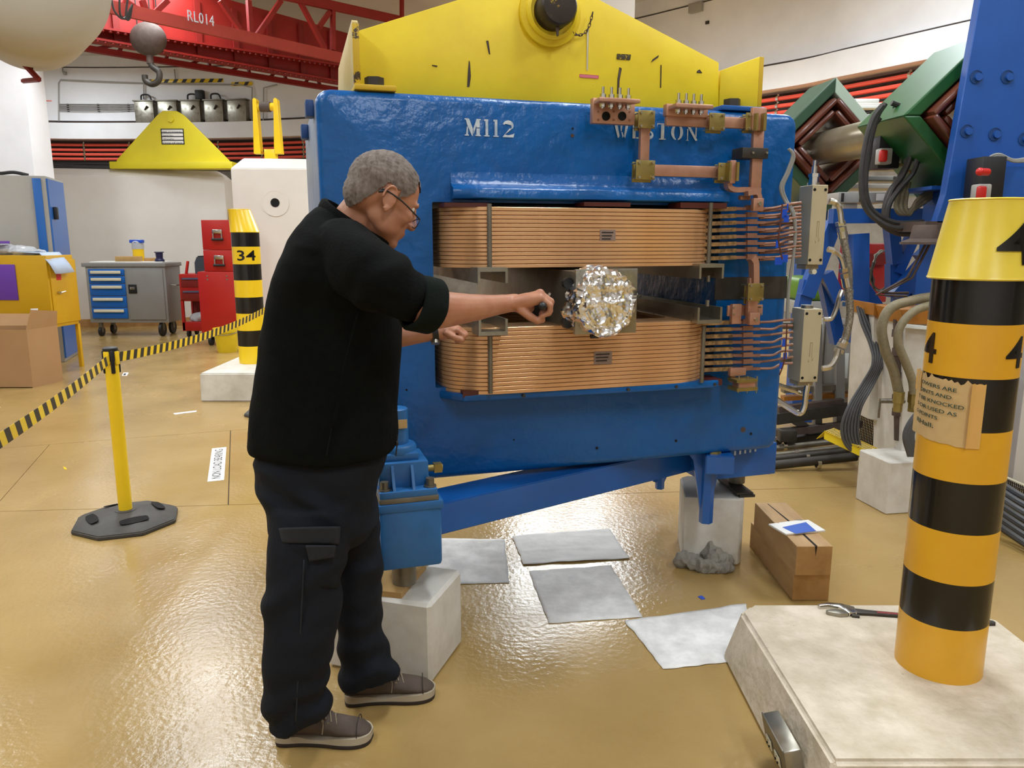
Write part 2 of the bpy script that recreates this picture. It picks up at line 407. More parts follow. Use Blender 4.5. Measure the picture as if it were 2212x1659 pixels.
# red service pipes along the wall, each with its clips
def offs(d, z, i0=0, i1=None):
    return [Vector((p.x+n.x*d, p.y+n.y*d, z)) for p, n in zip(plan[i0:i1], NR[i0:i1])]
names = ['uppermost', 'second from top', 'third from top', 'lowest']
for k, z in enumerate((3.86, 3.74, 3.63, 3.52)):
    path = offs(-.06, z, 3, -8)
    o = empty('red_pipe', path[0], label='%s red service pipe running round the far wall' % names[k], cat='pipe')
    q = [p-path[0] for p in path]
    MB().tube(q, .034, 8).build('pipe', 'red_pipe', o)
    dist = 0
    for i in range(1, len(q)):
        seg = (q[i]-q[i-1]).length; 
        while dist < seg:
            c = q[i-1]+(q[i]-q[i-1])*(dist/seg); d = (q[i]-q[i-1]).normalized()
            MB().cyl(c-d*.022, c+d*.022, .05, 8).box(c+Vector((0, 0, .05)), (.03, .03, .05)).build('clip', 'steel_bright', o)
            dist += 1.15
        dist -= seg
# dark cable tray under the pipes
for z, nm, lb in ((3.3, 'cable_bundle', 'black cable bundle in the recess below the red pipes'), (3.4, 'cable_bundle', 'thin dark cables just below the lowest red pipe')):
    path = offs(-.12, z, 3, -8)
    mb = MB()
    for j in range(3): mb.tube([p+Vector((0, 0, j*.03+.01*math.sin(i*1.3+j))) for i, p in enumerate(path)], .016, 6)
    tag(mb.build(nm, 'black_hose'), lb, 'cable')
# ============================================================ THE ELECTROMAGNET
MA = math.radians(17); MU = Vector((math.cos(MA), math.sin(MA), 0)); MN = Vector((-math.sin(MA), math.cos(MA), 0))
_p = at(697, 600, 2.72); MO = Vector((_p.x, _p.y, 0))
def M(px, py, off=0.):
    p = onplane(px, py, MO+MN*off, MN) - MO
    return Vector((p.dot(MU), off, p.z))
def MW(v): return MO + MU*v[0] + MN*v[1] + Vector((0, 0, v[2]))   # magnet frame -> world
mag = empty('electromagnet', MO, MA, 'large blue electromagnet yoke with two copper coils standing in the middle of the hall', 'magnet')
def rect(mb, x0, y0, x1, y1, off, th, bev=0.):
    """a plate whose front is at offset off and which is th thick (to the back)"""
    ym, xm = (y0+y1)/2, (x0+x1)/2
    s0, s1 = M(x0, ym, off).x, M(x1, ym, off).x; z0, z1 = M(xm, y0, off).z, M(xm, y1, off).z
    return mb.box2((s0, off, min(z0, z1)), (s1, off+th, max(z0, z1)), bev=bev)
sL, sR = 0.0, M(1708, 550).x; zT = M(710, 189).z; zB = M(1254, 1009).z
wL, wR = M(937, 640).x, M(1548, 640).x; wT, wB = M(937, 436).z, M(942, 838).z
YD = .86
print('MAG', sL, sR, zT, zB, wL, wR, wT, wB, MO)
def rounded(x0, x1, z0, z1, r, k=4, per=6):
    """points going round, the same number on every side"""
    out = []
    for (cx, cz, a0) in ((x1-r, z0+r, -90), (x1-r, z1-r, 0), (x0+r, z1-r, 90), (x0+r, z0+r, 180)):
        for i in range(k+1):
            a = math.radians(a0+90*i/k); out.append((cx+r*math.cos(a), cz+r*math.sin(a)))
    return out
outer = rounded(sL, sR, zB, zT, .055); inner = rounded(wL, wR, wB, wT, .006)
n = len(outer)
def chamf(r): return rounded(sL+r, sR-r, zB+r, zT-r, max(.055-r, .01))
mb = MB(); vs = []; fs = []
loops = [(inner, YD), (inner, 0), (chamf(.03), 0), (chamf(.012), .006), (chamf(.004), .016), (outer, .035), (outer, YD-.02), (chamf(.02), YD)]
for lp, off in loops: vs += [(p[0], off, p[1]) for p in lp]
L_ = len(loops)
for k in range(L_):
    for i in range(n): fs.append((k*n+i, k*n+(i+1) % n, ((k+1) % L_)*n+(i+1) % n, ((k+1) % L_)*n+i))
mb.add(vs, fs); yo = mb.build('yoke', ['blue', 'yoke_side'], mag, smooth=40)
for p in yo.data.polygons:
    if p.normal.x < -.9 and p.center.x < .02: p.material_index = 1
# pole lips above and below the coils
def lip(px0, px1, pyt, pym, pyb, out, nm, flip=1, cut=.05):
    a, b = M(px0, pym, -out), M(px1, pym, -out); xm = (px0+px1)/2
    zt, zm, zb = M(xm, pyt, -.0).z, M(xm, pym, -out*.8).z, M(xm, pyb, -out).z
    m_ = MB(); K = 6
    prof = [(.0, zt+.01), (-out*.1, zt-(zt-zm)*.55), (-out*.35, zm+(zt-zm)*.2), (-out*.9, zm+.002), (-out, zm-.006*flip), (-out, zb+.004*flip), (-out+.006, zb), (.0, zb)]
    v = []; f = []
    for (s, q) in ((a.x, .5), (a.x+cut, .9), (a.x+cut*2, 1), (b.x-.03, 1), (b.x, .96)):
        v += [(s, o_*q, z) for (o_, z) in prof]
    k = len(prof)
    for i in range(4):
        for j in range(k): f.append((i*k+j, i*k+(j+1) % k, (i+1)*k+(j+1) % k, (i+1)*k+j))
    f.append(tuple(range(k))); f.append(tuple(4*k+j for j in range(k)))
    m_.add(v, f).build(nm, 'blue', mag, smooth=50)
lip(985, 1578, 384, 411, 433, .085, 'pole_lip')
mb = MB(); a, b = M(978, 868, -.1), M(1560, 828, -.1); zl = wB-.012
mb.prism([(a.x-.03, .0, zl), (a.x+.04, -.1, zl), (b.x-.05, -.12, zl), (b.x, -.09, zl), (b.x+.01, .0, zl)], (0, 0, -.028), bev=.006)
mb.build('lower_shelf', 'blue', mag)
for px in (1130, 1355, 1458, 1540):
    q = M(px, 850, -.11); MB().cyl((q.x, -.1, zl-.014), (q.x, -.123, zl-.014), .006, 10).build('shelf_bolt', 'steel_dark', mag)
# dark pole faces and inner walls of the gap
mb = MB(); mb.box2((wL+.22, .06, wT-.0), (wR-.2, YD-.06, wT-.13), bev=.01); mb.build('pole', 'steel_dark', mag)
mb = MB(); mb.box2((wL+.22, .06, wB+.0), (wR-.2, YD-.06, wB+.13), bev=.01); mb.build('pole', 'steel_dark', mag)
rect(MB(), 1545, 598, 1700, 646, -.003, .003).build('bare_metal_patch', 'steel_dark', mag)
rect(MB(), 1705, 1, 1706, 2, 0, .001)
# small holes and bolts in the face
for (px, py, r, m_) in ((1289, 968, .006, 'hollow'), (1460, 952, .006, 'hollow'), (1605, 928, .012, 'iron_rust'), (1622, 937, .006, 'hollow'), (1237, 278, .004, 'hollow'), (1236, 293, .007, 'iron_rust'), (878, 842, .004, 'hollow'), (1110, 950, .003, 'hollow'), (1604, 1, .002, 'hollow')):
    if py < 10: continue
    q = M(px, py); MB().cyl((q.x, -.002, q.z), (q.x, .004, q.z), r, 12).build('face_hole', m_, mag)
# square lugs at the left side
for (px, py, off) in ((684, 237, .1), (645, 288, .55)):
    z = 1.5 + (at(px, py, MO.y+off).z-1.5)
    MB().box((-.014, off, z), (.028, .07, .055), bev=.004).build('side_lug', 'blue_dark', mag)
# stencilled lettering
def poly_glyph(strokes):
    return strokes
ST_ = {  # quads on a 0..1 square, stencil serif capitals
 'M': [[(.0, .0), (.26, .0), (.26, .06), (.2, .08), (.2, .5), (.14, .55), (.08, .08), (.0, .06)], [(.0, 1), (.28, 1), (.5, .42), (.5, .0), (.44, 0), (.16, .62), (.08, .92), (0, .94)], [(.53, .42), (.74, 1), (1, 1), (1, .94), (.93, .92), (.93, .5), (.72, .5), (.72, .62), (.54, .08)], [(.66, 0), (1, 0), (1, .06), (.93, .08), (.93, .45), (.72, .45), (.72, .08), (.66, .06)]],
 '1': [[(.1, 1), (.7, 1), (.7, .08), (.3, .08), (.3, .9), (.1, .88)], [(.1, .07), (.9, .07), (.9, 0), (.1, 0)]],
 'W': [[(.0, 1), (.2, 1), (.4, .12), (.34, 0), (.28, 0)], [(.42, 1), (.6, 1), (.52, .4), (.46, .4)], [(.5, .36), (.58, .36), (.66, .12), (.6, 0)], [(.8, 1), (1, 1), (.76, 0), (.68, .12)]],
 'E': [[(.1, 1), (.4, 1), (.4, 0), (.1, 0)], [(.45, 1), (.9, 1), (.9, .8), (.8, .9), (.45, .92)], [(.45, .54), (.7, .54), (.7, .46), (.45, .46)], [(.45, 0), (.9, 0), (.9, .2), (.8, .1), (.45, .08)]],
 'T': [[(.36, .92), (.64, .92), (.64, .06), (.8, .06), (.8, 0), (.2, 0), (.2, .06), (.36, .06)], [(.0, 1), (1, 1), (1, .75), (.92, .94), (.68, .94), (.32, .94), (.08, .94), (0, .75)]],
 'N': [[(.0, 1), (.25, 1), (.95, .05), (.8, 0), (.7, .1), (.18, .8)], [(.1, .75), (.18, .72), (.18, .06), (.28, 0), (0, 0), (.1, .06)], [(.76, .35), (.86, .2), (.86, .94), (.98, 1), (.68, 1), (.76, .94)]]}
def arc_g(cx, cy, rx, ry, a0, a1, w0, w1, k=8):
    o = []; i_ = []
    for j in range(k+1):
        t = j/k; a = math.radians(a0+(a1-a0)*t); w = w0+(w1-w0)*math.sin(PI*t)
        o.append((cx+rx*math.cos(a), cy+ry*math.sin(a))); i_.append((cx+(rx-w)*math.cos(a), cy+(ry-w)*math.sin(a)))
    return [[o[j], o[j+1], i_[j+1], i_[j]] for j in range(k)]
ST_['O'] = arc_g(.5, .5, .48, .5, 100, 260, .06, .25)+arc_g(.5, .5, .48, .5, -80, 80, .06, .25)
ST_['S'] = arc_g(.5, .75, .4, .25, 30, 250, .08, .2)+arc_g(.5, .25, .42, .27, -150, 80, .08, .22)
ST_['2'] = arc_g(.5, .7, .42, .3, -40, 170, .1, .26)+[[(.05, .0), (.3, .2), (.85, .55), (.6, .52)], [(.05, 0), (.9, 0), (.98, .28), (.9, .2), (.5, .12), (.2, .16)]]
def stencil(word, x0, y0, x1, y1, x0b, nm, m_, off=-.0035, gap=.18):
    a, b = M(x0, y1, off), M(x1, y1, off); z0, z1 = M((x0+x1)/2, y1, off).z, M((x0+x1)/2, y0, off).z
    ws = [{'1': .45, 'M': 1.1, 'W': 1.05, 'S': .7, 'E': .7, 'T': .8}.get(c_, .9) for c_ in word]; tot = sum(ws)+gap*(len(ws)-1); u = (b.x-a.x)/tot; x = a.x; mb = MB()
    for c_, w_ in zip(word, ws):
        for poly in ST_[c_]:
            mb.add([(x+p[0]*w_*u, off, z0+p[1]*(z1-z0)) for p in poly], [tuple(range(len(poly)))])
        x += (w_+gap)*u
    mb.build(nm, m_, mag, smooth=0, fix=False)
stencil('M112', 1004, 258, 1112, 295, 0, 'lettering', 'white_paint')
stencil('WESTON', 1325, 266, 1508, 301, 0, 'lettering', 'white_paint')

# ---- coils: racetrack turns
def racetrack(s0, s1, o0, o1, r, k=9):
    out = []
    for (cx, cy, a0) in ((s1-r, o0+r, -90), (s1-r, o1-r, 0), (s0+r, o1-r, 90), (s0+r, o0+r, 180)):
        for i in range(k+1):
            a = math.radians(a0+90*i/k); out.append((cx+r*math.cos(a), cy+r*math.sin(a)))
    return out
OC = -.115
c0, c1 = M(948, 520, OC+.12).x, M(1553, 500, OC+.05).x+.0
def coil(pyt, pyb, N_, nm, label):
    zt, zb = M(1200, pyt, OC).z, M(1200, pyb, OC).z; hh = (zt-zb)/N_
    co = empty(nm, (0, 0, 0)); co.parent = mag; co['label'] = label
    oo = racetrack(c0, c1, OC, YD+.1, .19); ii = racetrack(c0+.15, c1-.15, OC+.15, YD-.05, .05)
    k = len(oo); mb = MB(); vs = []; fs = []; g = .0009
    e = .0012
    def off(lp, d, cx, cy):
        return [((x-cx)*(1-d/.9)+cx, (y-cy)*(1-d/.5)+cy) for (x, y) in lp]
    cx, cy = (c0+c1)/2, (OC+YD+.1)/2
    sec = [(ii, g), (off(oo, e, cx, cy), g), (oo, g+e), (oo, hh-g-e), (off(oo, e, cx, cy), hh-g), (ii, hh-g)]
    for lp, z in sec: vs += [(p[0], p[1], z) for p in lp]
    for a in range(6):
        for i in range(k): fs.append((a*k+i, a*k+(i+1) % k, ((a+1) % 6)*k+(i+1) % k, ((a+1) % 6)*k+i))
    first = mb.add(vs, fs).build('coil_turn', 'copper_coil', co, smooth=22); first.location.z = zb
    for j in range(1, N_):
        q = first.copy(); COL.objects.link(q); q.parent = co; q.location.z = zb+hh*j
    mb = MB(); vs = [(p[0]*.985+cx*.015, p[1]*.98+cy*.02, z) for z in (zb+.003, zt-.003) for p in oo]; fs = [(i, (i+1) % k, k+(i+1) % k, k+i) for i in range(k)]
    mb.add(vs, fs).build('insulation', 'hollow', co)
    return zb, zt
zb1, zt1 = coil(448, 578, 15, 'upper_coil', 'upper copper coil of flat stacked turns')
zb2, zt2 = coil(703, 845, 16, 'lower_coil', 'lower copper coil of flat stacked turns')
for (px, y0, y1) in ((1057, 440, 580), (1536, 438, 576), (1059, 726, 850), (1521, 704, 826)):
    a, b = M(px, y0, OC-.012), M(px, y1, OC-.012)
    MB().cyl((a.x, OC-.012, a.z), (a.x, OC-.012, b.z), .0085, 12).build('clamp_rod', 'steel_dull', mag)
# dark red insulating packers
for (x0, y0, x1, y1) in ((960, 438, 1055, 447), (1262, 437, 1362, 446), (1470, 438, 1570, 450), (1000, 842, 1110, 856), (1280, 836, 1390, 848), (1520, 820, 1560, 833)):
    rect(MB(), x0, y0, x1, y1, OC+.015, .1).build('packer', 'red_phenol', mag)
# paper tags on the coils
for (x0, y0, x1, y1) in ((1296, 496, 1330, 520), (1283, 759, 1322, 787)):
    t_ = rect(MB(), x0, y0, x1, y1, OC-.0012, .001).build('coil_tag', mat('tag_paper', '#9A8274', .5, var=('#7E6A60', 30, .2)), mag)
    for j in range(3):
        yy = y0+5+j*7
        rect(MB(), x0+4, yy, x1-5-j*3, yy+2.5, OC-.0018, .0005).build('print_line', 'black', t_)
# steel U channels between the coils, running to the back
def channel(x0, y0, x1, y1, off, up, L0=1.1):
    ym, xm = (y0+y1)/2, (x0+x1)/2
    s0, s1 = M(x0, ym, off).x, M(x1, ym, off).x; z0, z1 = M(xm, y1, off).z, M(xm, y0, off).z; t = .009
    if up: pts = [(s0, z1), (s0, z0), (s1, z0), (s1, z1), (s1-t, z1), (s1-t, z0+t*1.6), (s0+t, z0+t*1.6), (s0+t, z1)]
    else: pts = [(s0, z0), (s0, z1), (s1, z1), (s1, z0), (s1-t, z0), (s1-t, z1-t*1.6), (s0+t, z1-t*1.6), (s0+t, z0)]
    MB().prism([(p[0], off, p[1]) for p in pts], (0, L0, 0)).build('steel_channel', 'steel', mag, smooth=0)
channel(1032, 578, 1097, 612, -.19, False); channel(1511, 570, 1564, 602, -.16, False)
channel(1034, 690, 1097, 725, -.19, True); channel(1507, 664, 1560, 699, -.16, True)
for (px, py) in ((1530, 602), (1528, 655)):
    q = M(px, py, -.12); MB().cyl((q.x, -.12, q.z-.012), (q.x, -.12, q.z+.012), .008, 6).build('channel_bolt', 'steel_dull', mag)

# ---- leads at the right end of the coils
def lead(y0, y1, ylast, xw0, xw1, xc, xend, offs_):
    a = M(xw0, y0, -.05); b = M(xw1, y1, -.06); c_ = M(xc, y1, -.075); d = M(xend, ylast, -.085)
    ld = empty('coil_lead', (0, 0, 0)); ld.parent = mag
    MB().strip([(a.x-.1, -.045, a.z), a, b], .0155, .022, (0, -1, 0)).build('wrapped_end', 'wrap', ld, smooth=0)
    mid_ = (b+c_)/2
    MB().strip([b, c_], .0115, .018, (0, -1, 0)).strip([mid_-Vector((.02, 0.006, -.004)), mid_+Vector((.025, -.006, .004))], .019, .02, (0, -1, 0)).build('bar', 'copper_tube', ld, smooth=0)
    MB().tube(smooth_path([c_, c_+(d-c_)*.35+Vector((0, .012*offs_, -.004)), c_+(d-c_)*.7+Vector((0, -.01*offs_, .002)), d], 4), .0055, 8).build('pipe', 'copper_tube', ld)
    return ld
for j in range(8):
    y = 453+j*15; ld = lead(y, y-2, 438+j*15.5, 1538, 1588, 1650, 1730, (-1)**j); q0, q1_ = M(1640, y+3, -.065), M(1730, 447+j*15.2, -.08)
    MB().tube(smooth_path([q0, q0+(q1_-q0)*.5+Vector((0, .01, -.004)), q1_], 5), .0052, 8).build('pipe', 'copper_tube', ld)
for j in range(8):
    y = 697+j*14.3; lead(y+1, y-1, 690+j*13.5, 1532, 1580, 1640, 1712, (-1)**j)

# ---- copper busbars and brass clamps on the face
def busbar(x0, y0, x1, y1, off=-.075, th=.02, nm='busbar'):
    return rect(MB(), x0, y0, x1, y1, off, th, bev=.0025).build(nm, 'copper', mag)
def clampset(x0, y0, x1, y1, off=-.1, depth=.05, back=True):
    cl = empty('busbar_clamp', (0, 0, 0)); cl.parent = mag
    rect(MB(), x0, y0, x1, y1, off, .006, bev=.001).build('plate', 'brass', cl)
    if back: rect(MB(), x0-8, y0+4, x1-8, y1+6, off+depth, .006, bev=.001).build('plate', 'brass', cl)
    dx, dy = (x1-x0)*.14, (y1-y0)*.12
    for px in (x0+dx, x1-dx):
        for py in (y0+dy, y1-dy):
            q = M(px, py, off); MB().cyl((q.x, off-.008, q.z), (q.x, off, q.z), .0055, 6).cyl((q.x, off, q.z), (q.x, off+depth+.012, q.z), .0025, 6).build('bolt', 'bolt', cl)
busbar(1384, 247, 1404, 360); busbar(1388, 357, 1556, 382); busbar(1440, 250, 1530, 273); busbar(1520, 252, 1622, 276)
busbar(1626, 280, 1648, 408, -.09); busbar(1626, 232, 1656, 282, -.11)
clampset(1379, 238, 1415, 277); clampset(1374, 346, 1415, 388); clampset(1533, 244, 1566, 282); clampset(1612, 244, 1654, 282); clampset(1552, 352, 1592, 390)
for (x0, x1) in ((1634, 1638), (1650, 1656), (1576, 1580), (1592, 1597)):
    y0, y1 = (244, 282) if x0 > 1600 else (350, 391)
    rect(MB(), x0, y0, x1, y1, -.13, .05).build('clamp_cheek', 'brass', mag)
busbar(1578, 346, 1590, 396, -.12, .03)
rect(MB(), 1604, 319, 1660, 342, -.105, .075, bev=.002).build('spacer_block', 'steel_dark', mag)
for px in (1627, 1657):
    q = M(px, 330, -.11); MB().cyl((q.x, -.112, q.z), (q.x, -.104, q.z), .005, 6).build('bolt', 'bolt', mag)
# bent strap from the lower clamp to the down bar
def strapM(pts, off, w_=.03, t_=.008, nm='bent_strap', k=5):
    P = smooth_path([Vector((M(x, y, off).x, off, M(x, y, off).z)) for (x, y) in pts], k)
    MB().strip(P, t_*2.4, w_, (0, -1, 0)).build(nm, 'copper', mag, smooth=30)
strapM([(1574, 385), (1573, 403), (1585, 410), (1610, 410), (1640, 412)], -.09)
strapM([(1612, 418), (1632, 416), (1638, 432), (1638, 455)], -.11, .03)
busbar(1600, 422, 1622, 432, -.07)
rect(MB(), 1628, 428, 1650, 456, -.13, .02, bev=.002).build('terminal_block', 'copper', mag)
q = M(1640, 440, -.13); MB().cyl((q.x, -.138, q.z), (q.x, -.13, q.z), .009, 6).build('bolt', 'bolt', mag)
# angle terminals with studs
for (x0, xa, x1, yt, yb, holes) in ((1281, 1295, 1384, 205, 268, True), (1440, 1461, 1542, 218, 252, False)):
    te = empty('terminal', (0, 0, 0)); te.parent = mag
    rect(MB(), x0, yt+8, x1-12, yb, -.085, .03, bev=.003).build('face_plate', 'copper', te)
    a, b = M(xa, yt+4, -.17), M(x1, yt+4, -.17)
    MB().prism([(a.x, -.17, a.z), (b.x, -.17, a.z), (b.x-.03, -.055, a.z+.004), (M(x0, yt, -.06).x, -.055, a.z+.004)], (0, 0, -.014), bev=.002).build('shelf', 'copper', te)
    for j in range(4):
        s = a.x+.03+(b.x-a.x-.06)*j/3
        MB().cyl((s, -.13, a.z-.032), (s, -.13, a.z+.042), .0055, 8).cyl((s, -.13, a.z), (s, -.13, a.z+.018), .0115, 6).cyl((s, -.13, a.z-.027), (s, -.13, a.z-.014), .0105, 6).build('stud', 'steel_bright', te)
    if holes:
        for px in (1309, 1344):
            q = M(px, 251, -.086); MB().ring((q.x, -.089, q.z), (q.x, -.06, q.z), .016, .013, 20).cyl((q.x, -.0865, q.z), (q.x, -.08, q.z), .013, 20).build('socket_hole', 'hollow', te)
        for px in (1292, 1326, 1361):
            for py in (241, 259):
                q = M(px, py, -.086); MB().cyl((q.x, -.088, q.z), (q.x, -.08, q.z), .0042, 6).build('screw', 'copper_tube', te)
# lower link between the coils
strapM([(1622, 556), (1628, 566), (1629, 585), (1629, 612)], -.1, .035, .011)
busbar(1617, 600, 1638, 700, -.1); clampset(1616, 612, 1650, 650, -.125, .05)
busbar(1572, 659, 1648, 682, -.07, .01); busbar(1582, 657, 1602, 700, -.09)
for (px, py) in ((1585, 664), (1585, 678), (1644, 664), (1644, 678)):
    q = M(px, py, -.09); MB().cyl((q.x, -.095, q.z), (q.x, -.07, q.z), .004, 6).build('bolt', 'bolt', mag)
rect(MB(), 1620, 676, 1642, 702, -.125, .02, bev=.002).build('terminal_block', 'copper', mag)
q = M(1633, 690, -.13); MB().cyl((q.x, -.135, q.z), (q.x, -.125, q.z), .008, 6).build('bolt', 'bolt', mag)
busbar(1578, 795, 1612, 812, -.09); busbar(1580, 795, 1590, 826, -.08)
lc = empty('busbar_clamp', (0, 0, 0)); lc.parent = mag
for (y0, y1) in ((820, 826), (838, 845)): rect(MB(), 1592, y0, 1637, y1, -.14, .07).build('plate', 'brass', lc)
for px in (1595, 1614, 1634):
    a, b = M(px, 812, -.12), M(px, 848, -.12); MB().cyl((a.x, -.125, a.z), (a.x, -.125, b.z), .003, 6).build('bolt', 'bolt', lc)
rect(MB(), 1597, 826, 1632, 838, -.13, .05).build('block', 'copper', lc)
for (x0, y0, x1, y1) in ((1688, 452, 1700, 470), (1700, 440, 1703, 455), (1693, 465, 1704, 480), (1676, 520, 1682, 535), (1674, 556, 1690, 572), (1688, 550, 1702, 566), (1690, 732, 1698, 748), (1692, 762, 1700, 775), (1684, 783, 1692, 797)):
    rect(MB(), x0, y0, x1, y1, -.11, .001).build('blue_tag', 'clear_blue', mag)

# ---- rectangular vacuum chamber with its flange wrapped in foil
ch = empty('vacuum_chamber', MO, MA, 'steel beam chamber between the coils, its end flange capped with crumpled foil', 'beam pipe')
f0, f1 = M(1243, 580, -.26), M(1377, 722, -.26); fx0 = M(1243, 650, -.26).x; fx1 = M(1376, 650, -.26).x; fz1 = M(1310, 581, -.26).z; fz0 = M(1310, 721, -.26).z
MB().box2((fx0, -.26, fz0), (fx1, -.245, fz1), bev=.002).build('flange', 'steel', ch)
MB().box2((fx0+.006, -.245, fz0+.01), (fx1-.006, YD+.3, fz1-.008), bev=.004).build('body', 'steel_dull', ch)
for z in (fz0+.04, fz1-.05):
    MB().cyl((fx0-.012, -.2, z), (fx0-.012, -.225, z), .02, 14).cyl((fx0-.012, -.2, z), (fx0+.01, -.2, z), .012, 10).build('knob', 'black', ch)
MB().cyl(((fx0+fx1)/2-.05, -.24, fz0-.008), ((fx0+fx1)/2-.02, -.24, fz0-.008), .01, 10).build('foot', 'black', ch)
random.seed(3)
# foil: a crumpled cap over a round flange
fc = M(1310, 654, -.3); R = (M(1377, 654, -.3).x-M(1243, 654, -.3).x)/2*.93
bm = bmesh.new(); NR_, NA = 34, 110; grid = []
for i in range(NR_+1):
    row = []
    for j in range(NA):
        a = 2*PI*j/NA; t = i/NR_
        if t < .62: r = R*t/.62*.93; y = -.052
        elif t < .72: r = R*(.93+.1*math.sin((t-.62)/.1*PI/2)); y = -.052+.02*(t-.62)/.1
        else: r = R*(1.03+.03*math.sin((t-.72)*30)); y = -.032+(t-.72)/.28*.075
        v = Vector((r*math.cos(a), y, r*math.sin(a)))
        n1 = abs(noise.noise(v*17))-.25; n2 = abs(noise.noise(v*38+Vector((5, 5, 5)))); n3 = noise.noise(v*95)
        amp = .02 if t > .55 else .011
        d = amp*n1+(.007 if t > .5 else .003)*n2+.001*n3
        if t < .6: v.y += d*1.6 + .014*abs(noise.noise(Vector((v.x*12+v.z*9, 3, v.z*4))))
        else:
            v.x += math.cos(a)*d*1.3; v.z += math.sin(a)*d*1.3; v.y += n3*.006
            bul = max(0, math.cos(a-math.radians(110)))**12*.012+max(0, math.cos(a-math.radians(-75)))**10*.012+max(0, math.cos(a-math.radians(205)))**8*.014
            v.x += math.cos(a)*bul*(t-.6)*3; v.z += math.sin(a)*bul*(t-.6)*3
        row.append((fc.x+v.x, -.262+v.y, fc.z+v.z))
    grid.append(row)
mb = MB(); vs = [p for row in grid for p in row]; fs = []
for i in range(NR_):
    for j in range(NA): fs.append((i*NA+j, i*NA+(j+1) % NA, (i+1)*NA+(j+1) % NA, (i+1)*NA+j))
bm.free(); mb.add(vs, fs).build('foil_cover', 'foil', ch, smooth=9, label='crumpled aluminium foil over the round port')

# ============================================================ YELLOW LIFTING BEAM on the magnet
lf = empty('lifting_beam', MW((0, 0, zT)), MA, 'chipped yellow steel lifting beam bolted along the top of the blue magnet', 'lifting beam')
def L(px, py, off): v = M(px, py, off); return Vector((v.x, v.y, v.z-zT))
OFL = .12
def quadL(pts, off, th, nm, m_, par=None):
    P = [L(x, y, off) for (x, y) in pts]
    return MB().prism(P, (0, th, 0), bev=.002).build(nm, m_, par or lf, smooth=30)
pA = L(772, 200, OFL); pB = L(1553, 232, OFL); pC = L(1553, 135, OFL); pE = L(772, 67, OFL)
hl = pE.z; hr = pC.z
# main web: rises from each end to a peak beyond the frame
peak_s = L(1185, 0, OFL).x; P1 = L(988, 0, OFL); P2 = L(1296, 0, OFL)
slope_l = (P1.z-pE.z)/(P1.x-pE.x); slope_r = (P2.z-pC.z)/(pC.x-P2.x)
xl = pE.x+(.62-pE.z)/slope_l; xr = pC.x-(.62-pC.z)/slope_r
if xl > xr-.1: xl = (xl+xr)/2-.08; xr = xl+.16
zt_ = pE.z+(xl-pE.x)*slope_l; zt2 = pC.z+(pC.x-xr)*slope_r
MB().prism([(pA.x, OFL, .004), (pB.x, OFL, .004), (pC.x, OFL, pC.z), (xr, OFL, zt2), (xl, OFL, zt_), (pE.x, OFL, pE.z)], (0, .03, 0), bev=.0025).build('web', 'yellow_beam', lf, smooth=30)
MB().prism([(pA.x, OFL+.3, .004), (pB.x, OFL+.3, .004), (pC.x, OFL+.3, pC.z), (xr, OFL+.3, zt2), (xl, OFL+.3, zt_), (pE.x, OFL+.3, pE.z)], (0, .03, 0), bev=.0025).build('web', 'yellow_beam', lf, smooth=30)
# end plates
e0 = L(757, 48, OFL-.09)
MB().prism([(pA.x-.02, OFL-.1, .004), (pA.x-.02, OFL-.1, e0.z), (pA.x-.02, OFL-.08, e0.z+.01), (pA.x-.02, OFL+.5, e0.z-.03), (pA.x-.02, OFL+.6, e0.z-.19), (pA.x-.02, OFL+.6, .004)], (.02, 0, 0), bev=.002).build('end_plate', 'yellow_pale', lf, smooth=30, label='faded end plate with chipped edge')
MB().box2((pA.x-.0215, OFL-.103, .02), (pA.x+.0015, OFL-.097, e0.z-.005), bev=.001).build('end_plate_edge', 'yellow_edge', lf)
e1 = L(1640, 125, OFL-.08)
MB().prism([(pB.x, OFL, .004), (pB.x, OFL, pC.z-.03), (e1.x-.01, OFL-.1, e1.z), (e1.x-.01, OFL-.1, .004)], (.0, .024, 0), bev=.002).build('end_plate', 'yellow_beam', lf, smooth=30)
MB().prism([(e1.x-.01, OFL-.1, .004), (e1.x-.01, OFL-.1, e1.z), (e1.x+.01, OFL-.1, e1.z), (e1.x+.01, OFL-.1, .004)], (0, .4, 0), bev=.002).build('end_plate_edge', 'yellow_edge', lf, smooth=30)
# feet with big hexagon bolts
for (px, x0, x1) in ((808, 763, 852), (1582, 1548, 1640)):
    q = L(px, 175, .06); a, b = L(x0, 190, .05), L(x1, 200, .05)
    f_ = MB().box2((a.x, .0, .0), (b.x, OFL+.1, .018), bev=.003).build('foot_plate', 'blue_smooth' if px > 1000 else 'yellow_edge', lf)
    s = MB().cyl((q.x, .055, .018), (q.x, .055, .05), .034, 6).build('anchor_bolt', 'steel_dark', lf, smooth=20)
# trunnion
q = L(1186, 30, OFL)
MB().lathe([(.12, 0), (.12, .02), (.1, .028), (.1, .04), (.088, .05), (.086, .03)], (q.x, OFL, q.z), 40, (0, -1, 0)).build('boss_ring', 'yellow_beam', lf)
MB().lathe([(.07, 0), (.07, .11), (.062, .122), (.03, .125), (.0, .125)], (q.x, OFL, q.z), 32, (0, -1, 0)).build('pin', mat('pin_steel', '#2B2420', .45, metal=.3, var=('#40362C', 9, .2), spots=('#C8A81E', 9, .56)), lf)
MB().cyl((q.x+.0, OFL-.09, q.z-.06), (q.x+.0, OFL-.095, q.z-.1), .009, 10, .004).build('split_pin', 'iron_rust', lf)
